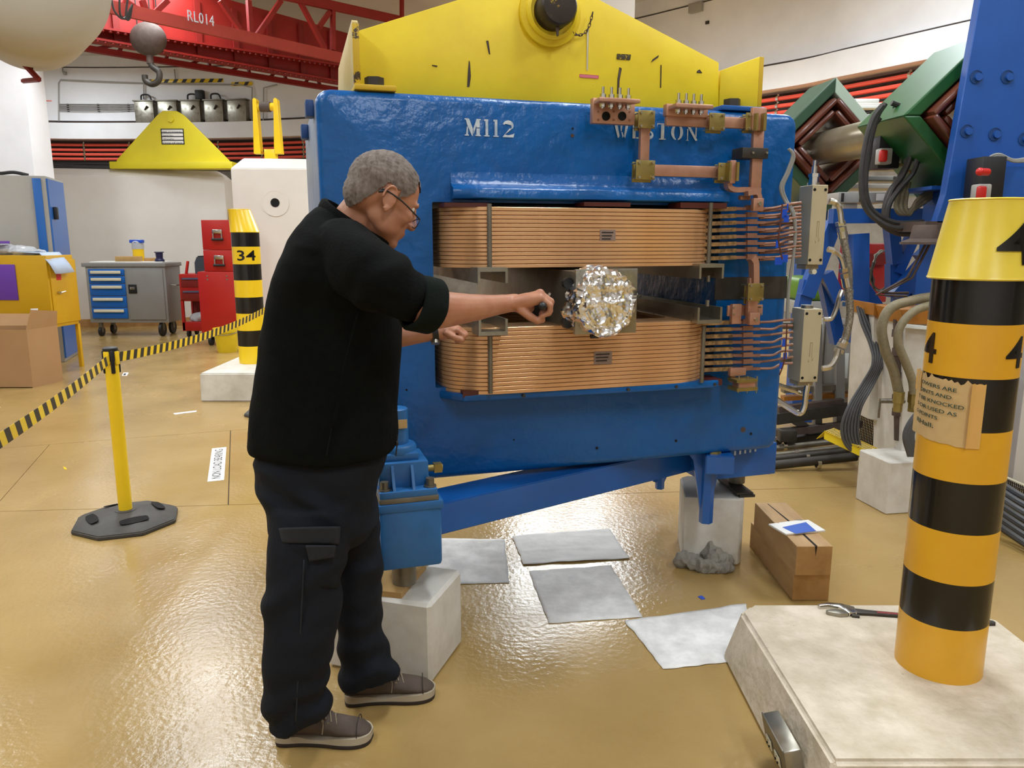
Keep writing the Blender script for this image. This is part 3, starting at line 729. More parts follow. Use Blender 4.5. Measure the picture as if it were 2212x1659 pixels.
# chain of links
cp = [L(x, y, OFL-.02) for (x, y) in ((1205, 5), (1218, 20), (1226, 48), (1237, 70), (1253, 76), (1268, 66), (1276, 45), (1281, 24))]
cp = smooth_path(cp, 8)
chn = empty('chain', (0, 0, 0)); chn.parent = lf
acc = 0; last = cp[0]; cnt = 0
for i in range(1, len(cp)):
    if (cp[i]-last).length < .0105: continue
    mid_ = (cp[i]+last)/2; d = (cp[i]-last).normalized(); side = Vector((0, 1, 0)) if cnt % 2 else d.cross(Vector((0, 1, 0)))
    pts = [mid_+d*math.cos(2*PI*k/8)*.0095+side*math.sin(2*PI*k/8)*.0045 for k in range(9)]
    MB().tube(pts, .0017, 4, cap=False).build('chain_link', 'iron_rust', chn); cnt += 1; last = cp[i]
quadL([(1252, 160), (1293, 163), (1293, 170), (1252, 167)], OFL-.002, .001, 'pink_tape', 'pink')
quadL([(1268, 62), (1272, 62), (1270, 152), (1267, 152)], OFL-.002, .001, 'cable_tie', 'handle_cream')
quadL([(1333, 116), (1363, 118), (1361, 130), (1332, 128)], OFL-.0015, .001, 'old_label', mat('old_label', '#4A4028', .7, spots=('#CFAE20', 90, .55)))
for P in ([(1013, 130), (1015, 135), (1017, 165), (1014, 188), (1009, 188), (1011, 150)], [(1338, 145), (1343, 148), (1338, 175), (1337, 203), (1333, 203), (1334, 170)], [(1410, 128), (1423, 119), (1422, 124), (1406, 135)], [(1050, 88), (1055, 88), (1059, 118), (1056, 116)], [(1506, 153), (1511, 150), (1517, 158), (1505, 157)], [(1427, 140), (1429, 140), (1428, 190), (1426, 190)], [(1124, 45), (1150, 42), (1150, 50), (1124, 52)], [(933, 140), (945, 142), (944, 145), (933, 142)]):
    quadL(P, OFL-.0012, .0008, 'paint_chip', 'yellow_edge' if P[0] == (1124, 45) else 'iron_rust')

# ============================================================ CRADLE under the magnet, jacks, blocks
cr = empty('support_cradle', (0, 0, 0), 0, 'blue welded steel cradle of tapered beams carrying the magnet', 'support frame')
S0 = Vector((-.30, 2.60, 0)); hd = math.radians(54); bd = Vector((math.sin(hd), math.cos(hd), 0)); bn = Vector((bd.y, -bd.x, 0))
# nearer side of the beam goes through pixel (962,1120)..(1400,1020)
pa = at(962, 1086, 2.62); pb = at(962, 1153, 2.62)
S0 = Vector((pa.x, pa.y, 0)); zt_b, zb_b = pa.z, pb.z
def beam(p, q, wdt, z0, z1, nm='beam', m_='blue_smooth', z1b=None, z0b=None):
    p, q = Vector(p), Vector(q); d = (q-p).normalized(); sd = Vector((-d.y, d.x, 0)); z1b = z1 if z1b is None else z1b; z0b = z0 if z0b is None else z0b
    vs = []
    for (c_, za, zb_) in ((p, z0, z1), (q, z0b, z1b)):
        for k in (0, 1):
            for z in (za, zb_): vs.append((c_.x+sd.x*wdt*k, c_.y+sd.y*wdt*k, z))
    bm = bmesh.new(); V = [bm.verts.new(v) for v in vs]
    for f in ((0, 1, 3, 2), (4, 6, 7, 5), (0, 4, 5, 1), (2, 3, 7, 6), (1, 5, 7, 3), (0, 2, 6, 4)): bm.faces.new([V[i] for i in f])
    bmesh.ops.recalc_face_normals(bm, faces=bm.faces[:]); bmesh.ops.bevel(bm, geom=bm.edges[:], offset=.004, segments=2, affect='EDGES')
    mb = MB(); mb.addbm(bm); return mb.build(nm, m_, cr)
E0 = at(1530, 1012, 3.45); E0 = Vector((E0.x, E0.y, 0))
beam(S0-bd*.12, E0, .16, zb_b, zt_b)
# second beam from the left jack straight back and the rear cross-member
beam(MW((.12, .12, 0)).xy.to_3d(), MW((.12, YD+.2, 0)).xy.to_3d(), -.16, zb_b, zB-.01)
beam(MW((sR-.25, -.05, 0)), MW((sR+.02, YD*.7, 0)), .12, zb_b+.05, zB-.0, 'beam')
beam(MW((.1, YD*.55, 0)), MW((sR-.1, YD*.75, 0)), .14, zb_b+.04, zB-.005, 'beam', 'blue_dark')
beam(MW((.05, .22, 0)), MW((sR-.3, .42, 0)), .1, zt_b-.05, zB+.0, 'cross_member', 'blue_dark')
# right hand plate with faint lettering
k0, k1 = M(1556, 968, .12), M(1676, 918, .12)
MB().box2((k0.x-.1, .1, M(1620, 1026, .12).z), (k1.x, .62, zB+.0), bev=.006).build('end_bracket', 'blue_smooth', cr).matrix_world = Matrix.Translation(MO) @ Matrix.Rotation(MA, 4, 'Z')
mb = MB()
for j in range(7):
    a = M(1564+j*11, 982-j*2, .098); mb.box2((a.x, .0975, a.z-.012), (a.x+.009, .0992, a.z+.02))
mb.build('lettering', 'white_paint', cr).matrix_world = Matrix.Translation(MO) @ Matrix.Rotation(MA, 4, 'Z')
# tapered feet hanging below
def foot(x0, x1, yt, yb, Y, nb, m_='blue_smooth'):
    a, b = at(x0, yt, Y), at(x1, yt, Y); zb_ = at((x0+x1)/2, yb, Y).z; zt0 = a.z; cx = (a.x+b.x)/2+.005; w_ = (b.x-a.x)/2; cy = Y+.05
    f_ = empty('foot', (0, 0, 0)); f_.parent = cr; R_ = Matrix.Rotation(math.radians(35), 3, 'Z')
    vs = []
    for (hw, z) in ((w_*1.05, zt0), (w_*.75, zt0-.03), (.016, zb_+.035), (.016, zb_+.02)):
        for (sx, sy) in ((-1, -1), (1, -1), (1, 1), (-1, 1)): vs.append((cx+sx*hw, cy+sy*.012, z))
    mb = MB(); fs = []
    for i in range(3):
        for j in range(4): fs.append((i*4+j, i*4+(j+1) % 4, (i+1)*4+(j+1) % 4, (i+1)*4+j))
    fs += [(3, 2, 1, 0), (12, 13, 14, 15)]; mb.add(vs, fs).build('gusset', m_, f_, smooth=20)
    MB().cyl((cx+.006, cy-.01, zb_), (cx+.006, cy-.01, zt0), nb, 6).build('post', m_, f_, smooth=20)
    return f_
foot(1490, 1572, 985, 1135, 3.22, .03)
foot(1408, 1441, 1034, 1060, 4.1, .025)
q = at(1545, 986, 3.2); MB().cyl((q.x, q.y+.02, q.z-.012), (q.x, q.y+.02, q.z+.02), .03, 6).build('bolt', 'brass', cr, smooth=20)

# left screw jack
jc = at(888, 1272, 2.52); jk = empty('screw_jack', (jc.x, jc.y, 0), MA, 'blue screw jack gearbox standing on the plywood beside the man', 'jack')
def jz(py, Y=2.4): return at(888, py, Y).z
JX = jc.x; JY = jc.y
MB().box2((-.115, -.1, jz(1246, 2.36)), (.095, .13, jz(1108, 2.36)), bev=.014).build('lower_box', 'blue_dirty', jk)
MB().box2((-.12, -.105, jz(1118, 2.36)), (.1, .13, jz(1100, 2.36)), bev=.003).build('flange', 'blue_dirty', jk)
MB().box2((-.112, -.1, jz(1100, 2.36)), (.085, .13, jz(1088, 2.36)), bev=.002).build('gasket_plate', 'steel_dull', jk)
MB().box2((-.11, -.098, jz(1089, 2.36)), (.082, .12, jz(1074, 2.36)), bev=.003).build('base_flange', 'blue_dirty', jk)
MB().box2((-.105, -.05, jz(1076, 2.4)), (.062, .12, jz(1004, 2.44)), bev=.006).build('gearbox', 'blue_dirty', jk)
MB().box2((-.095, -.03, jz(1006, 2.44)), (.035, .1, jz(988, 2.44)), bev=.008).build('gearbox_cover', 'blue_dirty', jk)
zc = jz(990, 2.46)
MB().lathe([(.062, 0), (.066, .003), (.066, .022), (.06, .03), (.04, .032), (.04, .15), (.036, .153), (.03, .155), (.0, .155)], (-.03, .035, zc), 28).build('screw_cover', 'blue_dirty', jk)
MB().box2((-.05, -.009, zc+.09), (.0, -.006, zc+.12)).build('paper_tag', 'old_paper', jk)
for s in (-.065, .0):
    MB().prism([(s, -.092, jz(1074, 2.36)), (s, -.05, jz(1074, 2.36)), (s, -.05, jz(1074, 2.36)+.075), (s, -.056, jz(1074, 2.36)+.075)], (.009, 0, 0)).build('rib', 'blue_dirty', jk, smooth=0)
for (x, y) in ((-.09, -.07), (.062, -.07)):
    z = jz(1074, 2.36); MB().cyl((x, y, z), (x, y, z+.005), .021, 16).cyl((x, y, z+.005), (x, y, z+.03), .014, 16).build('cap_bolt', 'steel_dull', jk)
z = jz(1040, 2.42); MB().cyl((.06, .03, z), (.125, .03, z), .012, 10).box((.108, .03, z), (.028, .03, .03)).build('drive_shaft', 'brass', jk)
MB().cyl((-.1, .03, z-.02), (-.17, .03, z-.02), .013, 10).build('drive_shaft', 'copper_tube', jk)
MB().cyl((-.02, .02, .315), (-.02, .02, jz(1246, 2.36)), .042, 24).build('ram', 'steel_dull', jk)

# left white block with a round hole, plywood on top
def bored_block(nm, loc, rz, d, r, hz, m_='white_conc', ch_=.02, label=None, side='x', dz=.0):
    """concrete block with a dark round bore in one face"""
    t = empty(nm, loc, rz, label, 'block')
    b = MB().box2((-d[0]/2, -d[1]/2, 0), (d[0]/2, d[1]/2, d[2]), bev=ch_, seg=1).build('body', m_, t, smooth=20)
    if side == 'x': p, q = (d[0]/2-.08, dz, hz), (d[0]/2+.05, dz, hz)
    else: p, q = (dz, -d[1]/2+.08, hz), (dz, -d[1]/2-.05, hz)
    cut = MB().cyl(p, q, r, 28).build('cut', None, None)
    cut.matrix_world = t.matrix_basis.copy(); b2 = b
    md = b.modifiers.new('b', 'BOOLEAN'); md.object = cut; md.solver = 'EXACT'
    cut.parent = t; cut.matrix_world = Matrix.Translation(Vector(loc)) @ Matrix.Rotation(rz, 4, 'Z')
    bpy.context.view_layer.update(); dg = bpy.context.evaluated_depsgraph_get()
    me = bpy.data.meshes.new_from_object(b.evaluated_get(dg)); b.modifiers.clear(); b.data = me
    bpy.data.objects.remove(cut)
    v = Vector(q)-Vector(p); v.normalize(); pp = Vector(p)
    MB().cyl(pp, pp+v*.01, r*.98, 24).build('bore', 'hollow', t)
    MB().ring(pp+v*.045, pp+v*.078, r*.995, r*.9, 28).build('bore_liner', 'iron_rust', t)
    return t
kp = G(932, 1480); rz = math.radians(-17)
ux = Vector((math.cos(rz), math.sin(rz), 0)); uy = Vector((-math.sin(rz), math.cos(rz), 0))
BW = .4; BD = .3
bc = kp - ux*BW/2 + uy*BD/2
bored_block('concrete_block', (bc.x, bc.y, 0), rz, (BW, BD, .295), .052, .16, 'white_conc', .012, 'white concrete block with round hole under the left jack, by the far boot', dz=-.01)
t = MB().box((0, 0, .012), (.3, .25, .022), bev=.002).build('plywood_sheet', 'plywood', smooth=20); t.location = bc+Vector((-.07, -.0, .294)); t.rotation_euler.z = rz+.06
tag(t, 'square of plywood lying on the white block under the left jack', 'board')

# right jack, steel plate, block
kp = G(1600, 1222); rz = math.radians(-8); ux = Vector((math.cos(rz), math.sin(rz), 0)); uy = Vector((-math.sin(rz), math.cos(rz), 0))
BW = .27; bc = kp - ux*BW/2 + uy*.17
t = empty('concrete_block', (bc.x, bc.y, 0), rz, 'white concrete block with chamfered corners under the right jack, behind the grey rag', 'block')
MB().prism([(-.135, -.17, 0), (.12, -.17, 0), (.14, -.14, 0), (.14, .17, 0), (-.1, .17, 0), (-.135, .13, 0)], (0, 0, .325), bev=.008).build('body', 'white_conc', t, smooth=20)
jt = at(1588, 1052, bc.y+.02)
pz = .325
t = MB().box((0, 0, pz+.006), (.075, .26, .012), bev=.001).box((-.01, .0, pz+.017), (.08, .25, .01), bev=.001).build('packing_plate', 'steel_dark', smooth=20); t.location = (jt.x-.01, bc.y-.03, 0); t.rotation_euler.z = .12
tag(t, 'dark brown steel packing plates on the right white block', 'plate')
t = empty('jack_ram', (jt.x, bc.y+.0, 0), 0, 'short steel jack ram standing on the dark packing plates', 'jack')
MB().cyl((0, 0, pz+.024), (0, 0, pz+.11), .038, 24).build('ram', 'steel_dull', t)
MB().cyl((0, 0, pz+.11), (0, 0, pz+.125), .065, 24).build('collar', 'steel_dark', t)
# ============================================================ STRIPED BOLLARDS ON CONCRETE BASES
def cyl_text(s, c, r, z0, hgt, a0, a1, depth=.0015, offset=.012, r2=None):
    """lettering wrapped round a vertical cylinder/cone; angle 0 faces the camera (-y), positive to the right"""
    c = Vector(c); r2 = r if r2 is None else r2
    def f(x, y, h):
        a = math.radians(a0+(a1-a0)*x); rr = r+(r2-r)*y+h; return (c.x+math.sin(a)*rr, c.y-math.cos(a)*rr, z0+hgt*y)
    return text_mb(s, 1, f, depth, offset, cuts=max(6, int(abs(a1-a0)/4)))
def bollard(loc, r, zs, mats, cone, label, tip=(0, 0), toward=0.):
    t = empty('bollard', loc, 0, label, 'bollard')
    for (a, b, m_) in zip(zs[:-1], zs[1:], mats):
        MB().lathe([(r, a), (r, b)], (0, 0, 0), 48).build('stripe', m_, t, smooth=60)
    (z0, z1, r0, r1) = cone; mb = MB(); n_ = 48; vs = []; fs = []
    prof = [(r0-.012, z0+.0), (r0, z0), (r0+.003, z0+.004), (r0, z0+.009), (r1, z1-.006), (r1+.003, z1-.003), (r1, z1), (r1-.006, z1), (r1-.012, z1-.05), (0, z1-.05)]
    for (q, z) in prof:
        k = (z-z0)/(z1-z0)
        for i in range(n_):
            a = 2*PI*i/n_; vs.append((tip[0]*k+q*math.cos(a), tip[1]*k+q*math.sin(a), z))
    for k in range(len(prof)-1):
        for i in range(n_): fs.append((k*n_+i, k*n_+(i+1) % n_, (k+1)*n_+(i+1) % n_, (k+1)*n_+i))
    mb.add(vs, fs).build('cone_cap', 'yellow_cone' if toward == 0 else 'yellow_gloss', t, smooth=50)
    return t
PC = Vector((1.33, 2.2, 0)); BZ = .2
az = math.degrees(math.atan2(PC.x, PC.y))
zf = [at(2090, y, 2.07).z for y in (704, 822, 938, 1050, 1160, 1270, 1367)]
zs = [1.40] + zf + [BZ-.01]
zs = [z-0 for z in zs]
b4 = bollard((PC.x, PC.y, 0), .122, zs, ['black_gloss', 'orange_yellow']*4, (1.392, at(2140, 429, 2.18).z, .134, .098), 'large yellow and black striped bollard numbered 4, on the near right concrete base')
def az4(d): return -az+d
cyl_text('4', (0, 0, 0), .1225, zs[2]+.03, .088, az4(-78), az4(-46)).build('number', 'black_gloss', b4, smooth=0)
cyl_text('4', (0, 0, 0), .1225, zs[2]+.03, .088, az4(41), az4(74)).build('number', 'black_gloss', b4, smooth=0)
cyl_text('4', (0, 0, 0), .1295, 1.435, .115, az4(14), az4(66), r2=.1115).build('number', 'black_gloss', b4, smooth=0)
# the hand-written note taped on bollard 4
nt = empty('paper_note', (PC.x, PC.y, 0), 0, 'torn brown handwritten note taped to the big bollard numbered 4', 'note')
def cylpatch(a0, a1, z0, z1, r, nu=26, nv=14, ragged=0., bulge=.0, skew=0.):
    vs = []; fs = []
    for j in range(nv+1):
        for i in range(nu+1):
            u, v = i/nu, j/nv; a = math.radians(a0+(a1-a0)*u); rr = r+bulge*abs(noise.noise(Vector((u*6, v*7, 1))))+.02*max(0, .08-u)*6
            z = z0+(z1-z0)*v+skew*(u-.5); 
            if j == nv: z += ragged*noise.noise(Vector((u*14, 0, 3)))*1.5
            if j == 0: z += ragged*.4*noise.noise(Vector((u*9, 0, 7)))
            vs.append((math.sin(a)*rr, -math.cos(a)*rr, z))
    for j in range(nv):
        for i in range(nu): k = j*(nu+1)+i; fs.append((k, k+1, k+nu+2, k+nu+1))
    mb = MB(); mb.add(vs, fs); return mb
nz1, nz0 = at(2050, 822, 2.07).z, at(2050, 972, 2.07).z
cylpatch(az4(-86), az4(10), nz0+.005, nz1-.008, .1235, ragged=.014, bulge=.004, skew=-.012).build('sheet', 'old_paper', nt, smooth=60)
cylpatch(az4(4), az4(20), nz0, nz1-.012, .1255, 6, 10, .004, .001).build('tape', 'tape', nt, smooth=60)
cylpatch(az4(-86), az4(-72), nz1-.06, nz1+.0, .126, 4, 4, .006, .002).build('tape', 'tape', nt, smooth=60)
for k, (s, a0, a1) in enumerate((('OWERS ARE', -66, -12), ('OINTS AND', -68, -17), ('T BE KNOCKED', -72, -2), ('S OR USED AS', -73, -9), ('G POINTS', -74, -32), ('RHall.', -70, -36))):
    z_ = nz1-.036-k*.0225-(.004 if k == 5 else 0)
    m_ = cyl_text(s, (0, 0, 0), .1285, z_, .0105 if k < 5 else .013, az4(a0), az4(a1), .0006, .004)
    for v in m_.v: v.z -= .012*((math.degrees(math.atan2(v.x, -v.y))-az4(-45))/76)
    m_.build('handwriting', 'ink', nt, smooth=0)
# base of bollard 4
def frustum_block(nm, c, top, bot, z1, m_, label, cc=.1, rough=0.):
    t = empty(nm, c, 0, label, 'block'); (tx, ty), (bx, by) = top, bot
    def octo(x, y, k): return [(-x, -y), (x-k*.3, -y), (x, -y+k*.3), (x, y-k), (x-k, y), (-x+k*.5, y), (-x, y-k*.5)]
    bm = bmesh.new(); A = [bm.verts.new((p[0], p[1], 0)) for p in octo(bx, by, cc)]; B = [bm.verts.new((p[0], p[1], z1)) for p in octo(tx, ty, cc)]
    n_ = len(A); bm.faces.new(A[::-1]); bm.faces.new(B)
    for i in range(n_): bm.faces.new([A[i], A[(i+1) % n_], B[(i+1) % n_], B[i]])
    bmesh.ops.bevel(bm, geom=bm.edges[:], offset=.012, segments=3, affect='EDGES')
    mb = MB(); mb.addbm(bm).build('body', m_, t, smooth=35); return t
frustum_block('bollard_plinth', (1.255, 2.17, 0), (.44, .43), (.485, .475), BZ, 'rough_conc', 'large rough white concrete base carrying the bollard numbered 4, wrench on it', .12)
MB().lathe([(.142, 0), (.138, .004), (.123, .008)], (PC.x, PC.y, BZ-.001), 36).build('paint_fillet', 'rough_conc', None).parent = bpy.data.objects['bollard_plinth']
# switched socket on its side
sk = empty('socket_box', (.787, 1.94, .098), 0, 'metal double power socket on the left side of the near concrete base', 'socket')
TL_ = Matrix.Rotation(math.radians(-12), 4, 'Y')
MB().box((-.022, 0, 0), (.05, .18, .105), bev=.006, M=TL_).build('back_box', 'steel', sk)
def sk_(y, z, dy, dz, m_, nm, x=-.0495): MB().box((x, y, z), (.004, dy, dz), bev=.0008, M=TL_).build(nm, m_, sk)
sk_(0, 0, .174, .1, 'steel_dull', 'face_plate', -.0475)
for y in (-.035, .035):
    sk_(y, .025, .012, .016, 'handle_cream', 'switch', -.0505); sk_(y, -.012, .04, .03, 'handle_cream', 'outlet', -.0505)
    for (dy, dz) in ((0, .008), (-.009, -.006), (.009, -.006)): sk_(y+dy, -.012+dz, .004, .006, 'hollow', 'pin_hole', -.053)

# adjustable wrench
wr = empty('adjustable_wrench', G(1850, 1335, BZ), math.radians(0), 'long adjustable wrench with dark red handle lying behind the bollard numbered 4', 'wrench')
W0 = G(1850, 1335, BZ+.01)
def wp(x, y, z=0.): p = G(x, y, BZ+.012+z)-W0; return (p.x, p.y, p.z+.012)
hs, he = Vector(wp(1835, 1322)), Vector(wp(2150, 1348)); hd_ = (he-hs).normalized(); hn = Vector((-hd_.y, hd_.x, 0))
def flat(pts, z0, th, nm, m_, bev=.002):
    P = [hs+hd_*a+hn*b+Vector((0, 0, z0-.018)) for (a, b) in pts]; MB().prism(P, (0, 0, th), bev=bev).build(nm, m_, wr, smooth=30)
LEN = (he-hs).length
flat([(.0, .022), (.06, .014), (LEN*.5, .011), (LEN-.02, .015), (LEN, .01), (LEN+.004, 0), (LEN, -.01), (LEN-.02, -.015), (LEN*.5, -.011), (.06, -.014), (.0, -.02)], 0, .014, 'handle', 'steel_dark')
flat([(.09, .007), (LEN*.75, .006), (LEN*.75, -.006), (.09, -.007)], .0125, .003, 'handle_inlay', 'red_dark', .001)
flat([(.02, .024), (-.02, .04), (-.06, .042), (-.105, .018), (-.1, .006), (-.065, .018), (-.035, .012), (-.02, -.012), (-.01, -.034), (.02, -.02)], -.001, .019, 'fixed_jaw', 'steel_bright')
flat([(-.012, -.036), (-.022, -.012), (-.05, -.006), (-.085, -.022), (-.08, -.034), (-.04, -.045)], .001, .017, 'moving_jaw', 'steel')
MB().cyl(hs+hd_*-.0+hn*-.03+Vector((0, 0, -.012)), hs+hd_*.025+hn*-.032+Vector((0, 0, -.012)), .008, 12).build('worm_screw', 'steel_dark', wr)

# bollard 34 on its block
q = G(547, 783, .27)
zz = [at(545, y, q.y-.13).z for y in (501, 533, 571, 606, 643, 678, 715, 749)]
b34 = bollard((q.x, q.y, 0), .135, zz+[.26], ['black_gloss', 'yellow_gloss']*4, (zz[0]-.005, at(530, 452, q.y).z, .139, .107), 'yellow and black striped bollard numbered 34, behind the man', tip=(-.045, 0), toward=1)
a34 = math.degrees(math.atan2(q.x, q.y))
cyl_text('34', (0, 0, 0), .1355, zz[2]+.035, zz[1]-zz[2]-.07, -a34-40, -a34+38, offset=.012).build('number', 'black_gloss', b34, smooth=0)
c34 = G(430, 868)
t = frustum_block('bollard_plinth', (c34.x+.35, c34.y+.56, 0), (.33, .55), (.335, .56), .272, 'white_conc', 'white concrete base under the bollard numbered 34', .03)

# ============================================================ BELT BARRIER POSTS
def stanchion(loc, rz, label, first=None):
    t = empty('barrier_post', loc, rz, label, 'barrier post')
    prof = [(8, .0)]
    def oct_(r, z, sx=1.): return [(r*math.cos(PI/8+PI/4*i)*sx, r*math.sin(PI/8+PI/4*i), z) for i in range(8)]
    bm = bmesh.new(); loops = [[bm.verts.new(p) for p in oct_(r, z)] for (r, z) in ((.27, 0), (.27, .022), (.235, .042), (.11, .068), (.0501, .07))]
    for a, b in zip(loops[:-1], loops[1:]):
        for i in range(8): bm.faces.new([a[i], a[(i+1) % 8], b[(i+1) % 8], b[i]])
    bm.faces.new(loops[0][::-1]); bm.faces.new(loops[-1])
    bmesh.ops.bevel(bm, geom=[e for e in bm.edges], offset=.005, segments=2, affect='EDGES')
    b = MB().addbm(bm).build('rubber_base', 'black_rubber', t, smooth=35)
    for k in range(4):
        a = PI/2*k+.35; c = Vector((.165*math.cos(a), .165*math.sin(a), .057)); pts = []
        for i in range(16):
            th = 2*PI*i/16; x_ = math.copysign(min(abs(.075*math.cos(th))*1.2, .07), math.cos(th)); y_ = .026*math.sin(th)
            p = c+Vector((-math.sin(a)*x_+math.cos(a)*y_, math.cos(a)*x_+math.sin(a)*y_, -.3*y_*.9)); pts.append(p)
        MB().prism(pts, (0, 0, .004)).build('handle_slot', 'hollow', b, smooth=0)
    MB().cyl((0, 0, .06), (0, 0, .885), .034, 28).build('post', 'yellow_gloss', t)
    MB().lathe([(.05, .066), (.052, .072), (.036, .076)], (0, 0, 0), 24).build('collar', 'black_rubber', t)
    h = MB().lathe([(.036, .885), (.0365, .95), (.03, .955), (0, .955)], (0, 0, 0), 28).build('head', 'black', t)
    for k in range(4):
        a = PI/2*k+.3; c = Vector((.035*math.cos(a), .035*math.sin(a), .88))
        MB().box(c, (.012, .02, .12), rz=a, bev=.005).build('belt_slot', 'black', h)
    for k in range(4):
        a = PI/2*k+.3+PI/4; c = Vector((.0345*math.cos(a), .0345*math.sin(a), .9))
        MB().box(c, (.01, .03, .07), rz=a, bev=.003).build('head_panel', 'yellow_gloss', h)
    return t
s1 = G(274, 1128); s2 = G(596, 893)
stanchion(s1, .35, 'yellow belt barrier post with black rubber base, standing clear on the left floor')
stanchion(s2, .1, 'belt barrier post half hidden behind the man and bollard 34')
s3 = Vector((-1.36, 1.42, 0)); stanchion(s3, .2, 'nearest belt barrier post, just outside the frame at left')
def belt(a, b, n_, label, sag=.03, w_=.05, lean=.5):
    a, b = Vector(a), Vector(b); d = (b-a); mb = MB(); vs = []; fs = []; K = n_
    for i in range(K+1):
        for j in (0, 1):
            t_ = min(1, max(0, (i+(lean if j else 0))/K)); p = a+d*t_; p.z -= sag*4*t_*(1-t_); vs.append((p.x, p.y, p.z+(w_/2 if j else -w_/2)))
    for i in range(K): fs.append((2*i, 2*i+2, 2*i+3, 2*i+1))
    mb.add(vs, fs); o = mb.build('barrier_belt', ['yellow_gloss', 'black'], smooth=0, fix=False)
    for i, p in enumerate(o.data.polygons): p.material_index = i % 2
    sd = o.modifiers.new('s', 'SOLIDIFY'); sd.thickness = .0015
    return tag(o, label, 'belt')
u12 = (s2-s1).normalized(); u13 = (s3-s1).normalized()
belt(s1+u12*.036+Vector((0, 0, .895)), s2-u12*.036+Vector((0, 0, .93)), 66, 'striped barrier belt running from the near post back to bollard 34', .05)
belt(s1+u13*.036+Vector((0, 0, .90)), s3-u13*.036+Vector((0, 0, .90)), 50, 'striped barrier belt running off the left edge of the picture', .03)

# ============================================================ THINGS ON THE FLOOR
def ground_sheet(px, m_, nm, label, cat, amp=.004, n_=22, th=.0015, seed=0, edge=.006):
    c = [G(x, y) for (x, y) in px]; vs = []; fs = []
    for j in range(n_+1):
        for i in range(n_+1):
            u, v = i/n_, j/n_; p = (c[0]*(1-u)+c[1]*u)*(1-v)+(c[3]*(1-u)+c[2]*u)*v
            if i in (0, n_) or j in (0, n_): p = p+Vector((noise.noise(Vector((u*5, v*5, seed))), noise.noise(Vector((u*5, v*5, seed+9))), 0))*edge
            q_ = Vector((p.x*4, p.y*13, seed)); h = amp*(.35+abs(noise.noise(q_)*1.3)+.6*abs(noise.noise(q_*2.6)))
            vs.append((p.x, p.y, .0008+h))
    for j in range(n_):
        for i in range(n_): k = j*(n_+1)+i; fs.append((k, k+1, k+n_+2, k+n_+1))
    o = MB().add(vs, fs).build(nm, m_, smooth=80); s_ = o.modifiers.new('s', 'SOLIDIFY'); s_.thickness = th; s_.offset = 1
    return tag(o, label, cat)
ground_sheet([(1130, 1221), (1360, 1208), (1315, 1143), (1107, 1160)], 'pad_white', 'absorbent_pad', 'wrinkled white absorbent pad, farthest on the floor under the magnet', 'floor pad', .006, 26)
ground_sheet([(1185, 1347), (1388, 1334), (1320, 1222), (1143, 1235)], 'pad', 'absorbent_pad', 'grey absorbent pad in the middle of the floor, directly nearer than the white one', 'floor pad', .003, 22, seed=3)
ground_sheet([(1432, 1447), (1640, 1425), (1612, 1306), (1350, 1342)], 'pad', 'absorbent_pad', 'grey absorbent pad reaching under the near right concrete base', 'floor pad', .003, 22, seed=5, edge=.012)
ground_sheet([(925, 1264), (1100, 1260), (1090, 1166), (925, 1163)], 'pad', 'absorbent_pad', 'dirty grey absorbent pad behind the left jack', 'floor pad', .003, 22, seed=8)
def decal(px, m_, nm, label, cat, z=.001, th=.001):
    o = MB().prism([G(x, y)+Vector((0, 0, z)) for (x, y) in px], (0, 0, th)).build(nm, m_, smooth=0); return tag(o, label, cat) if label else o
lb = empty('floor_label', G(468, 1005), 0, 'white strip label reading NON LOAD BEARING stuck on the left floor', 'label')
c_ = [G(x, y) - G(468, 1005) for (x, y) in ((448, 1041), (484, 1037), (489, 966), (458, 969))]
MB().prism([p+Vector((0, 0, .0006)) for p in c_], (0, 0, .0008)).build('sheet', 'paper', lb, smooth=0)
def lm(x, y, h):
    u, v = .06+.88*x, .22+.56*y
    p = (c_[0]*(1-v)+c_[3]*0)*1
    # text runs from near end to far end, tops to the left
    a = c_[0]*(1-u)+c_[3]*u; b = c_[1]*(1-u)+c_[2]*u
    p = b*(1-v)+a*v; return (p.x, p.y, .0015+h)
text_mb('NON LOAD BEARING', 1, lm, .0006, .006).build('lettering', 'black', lb, smooth=0)
t = decal([(263, 812), (274, 812), (278, 805), (267, 805)], 'paper', 'floor_tag', 'tiny white tag with a black square on the floor behind the near post', 'tag')
MB().prism([G(x, y)+Vector((0, 0, .0022)) for (x, y) in ((266, 811), (271, 811), (273, 807), (268, 807))], (0, 0, .0005)).build('square', 'black', t, smooth=0)
decal([(374, 893), (425, 887), (424, 890), (400, 893), (378, 896)], 'pad', 'tape_strip', 'short grey tape scrap on the left floor near the bollard base', 'tape')
decal([(136, 1008), (142, 1010), (145, 1015), (139, 1014)], 'yellow_gloss', 'paper_scrap', 'tiny yellow scrap on the floor left of the near post', 'scrap')
decal([(1507, 1289), (1516, 1287), (1524, 1294), (1516, 1296)], 'clear_blue', 'tape_scrap', 'small blue tape scrap on the floor in front of the timber', 'scrap')
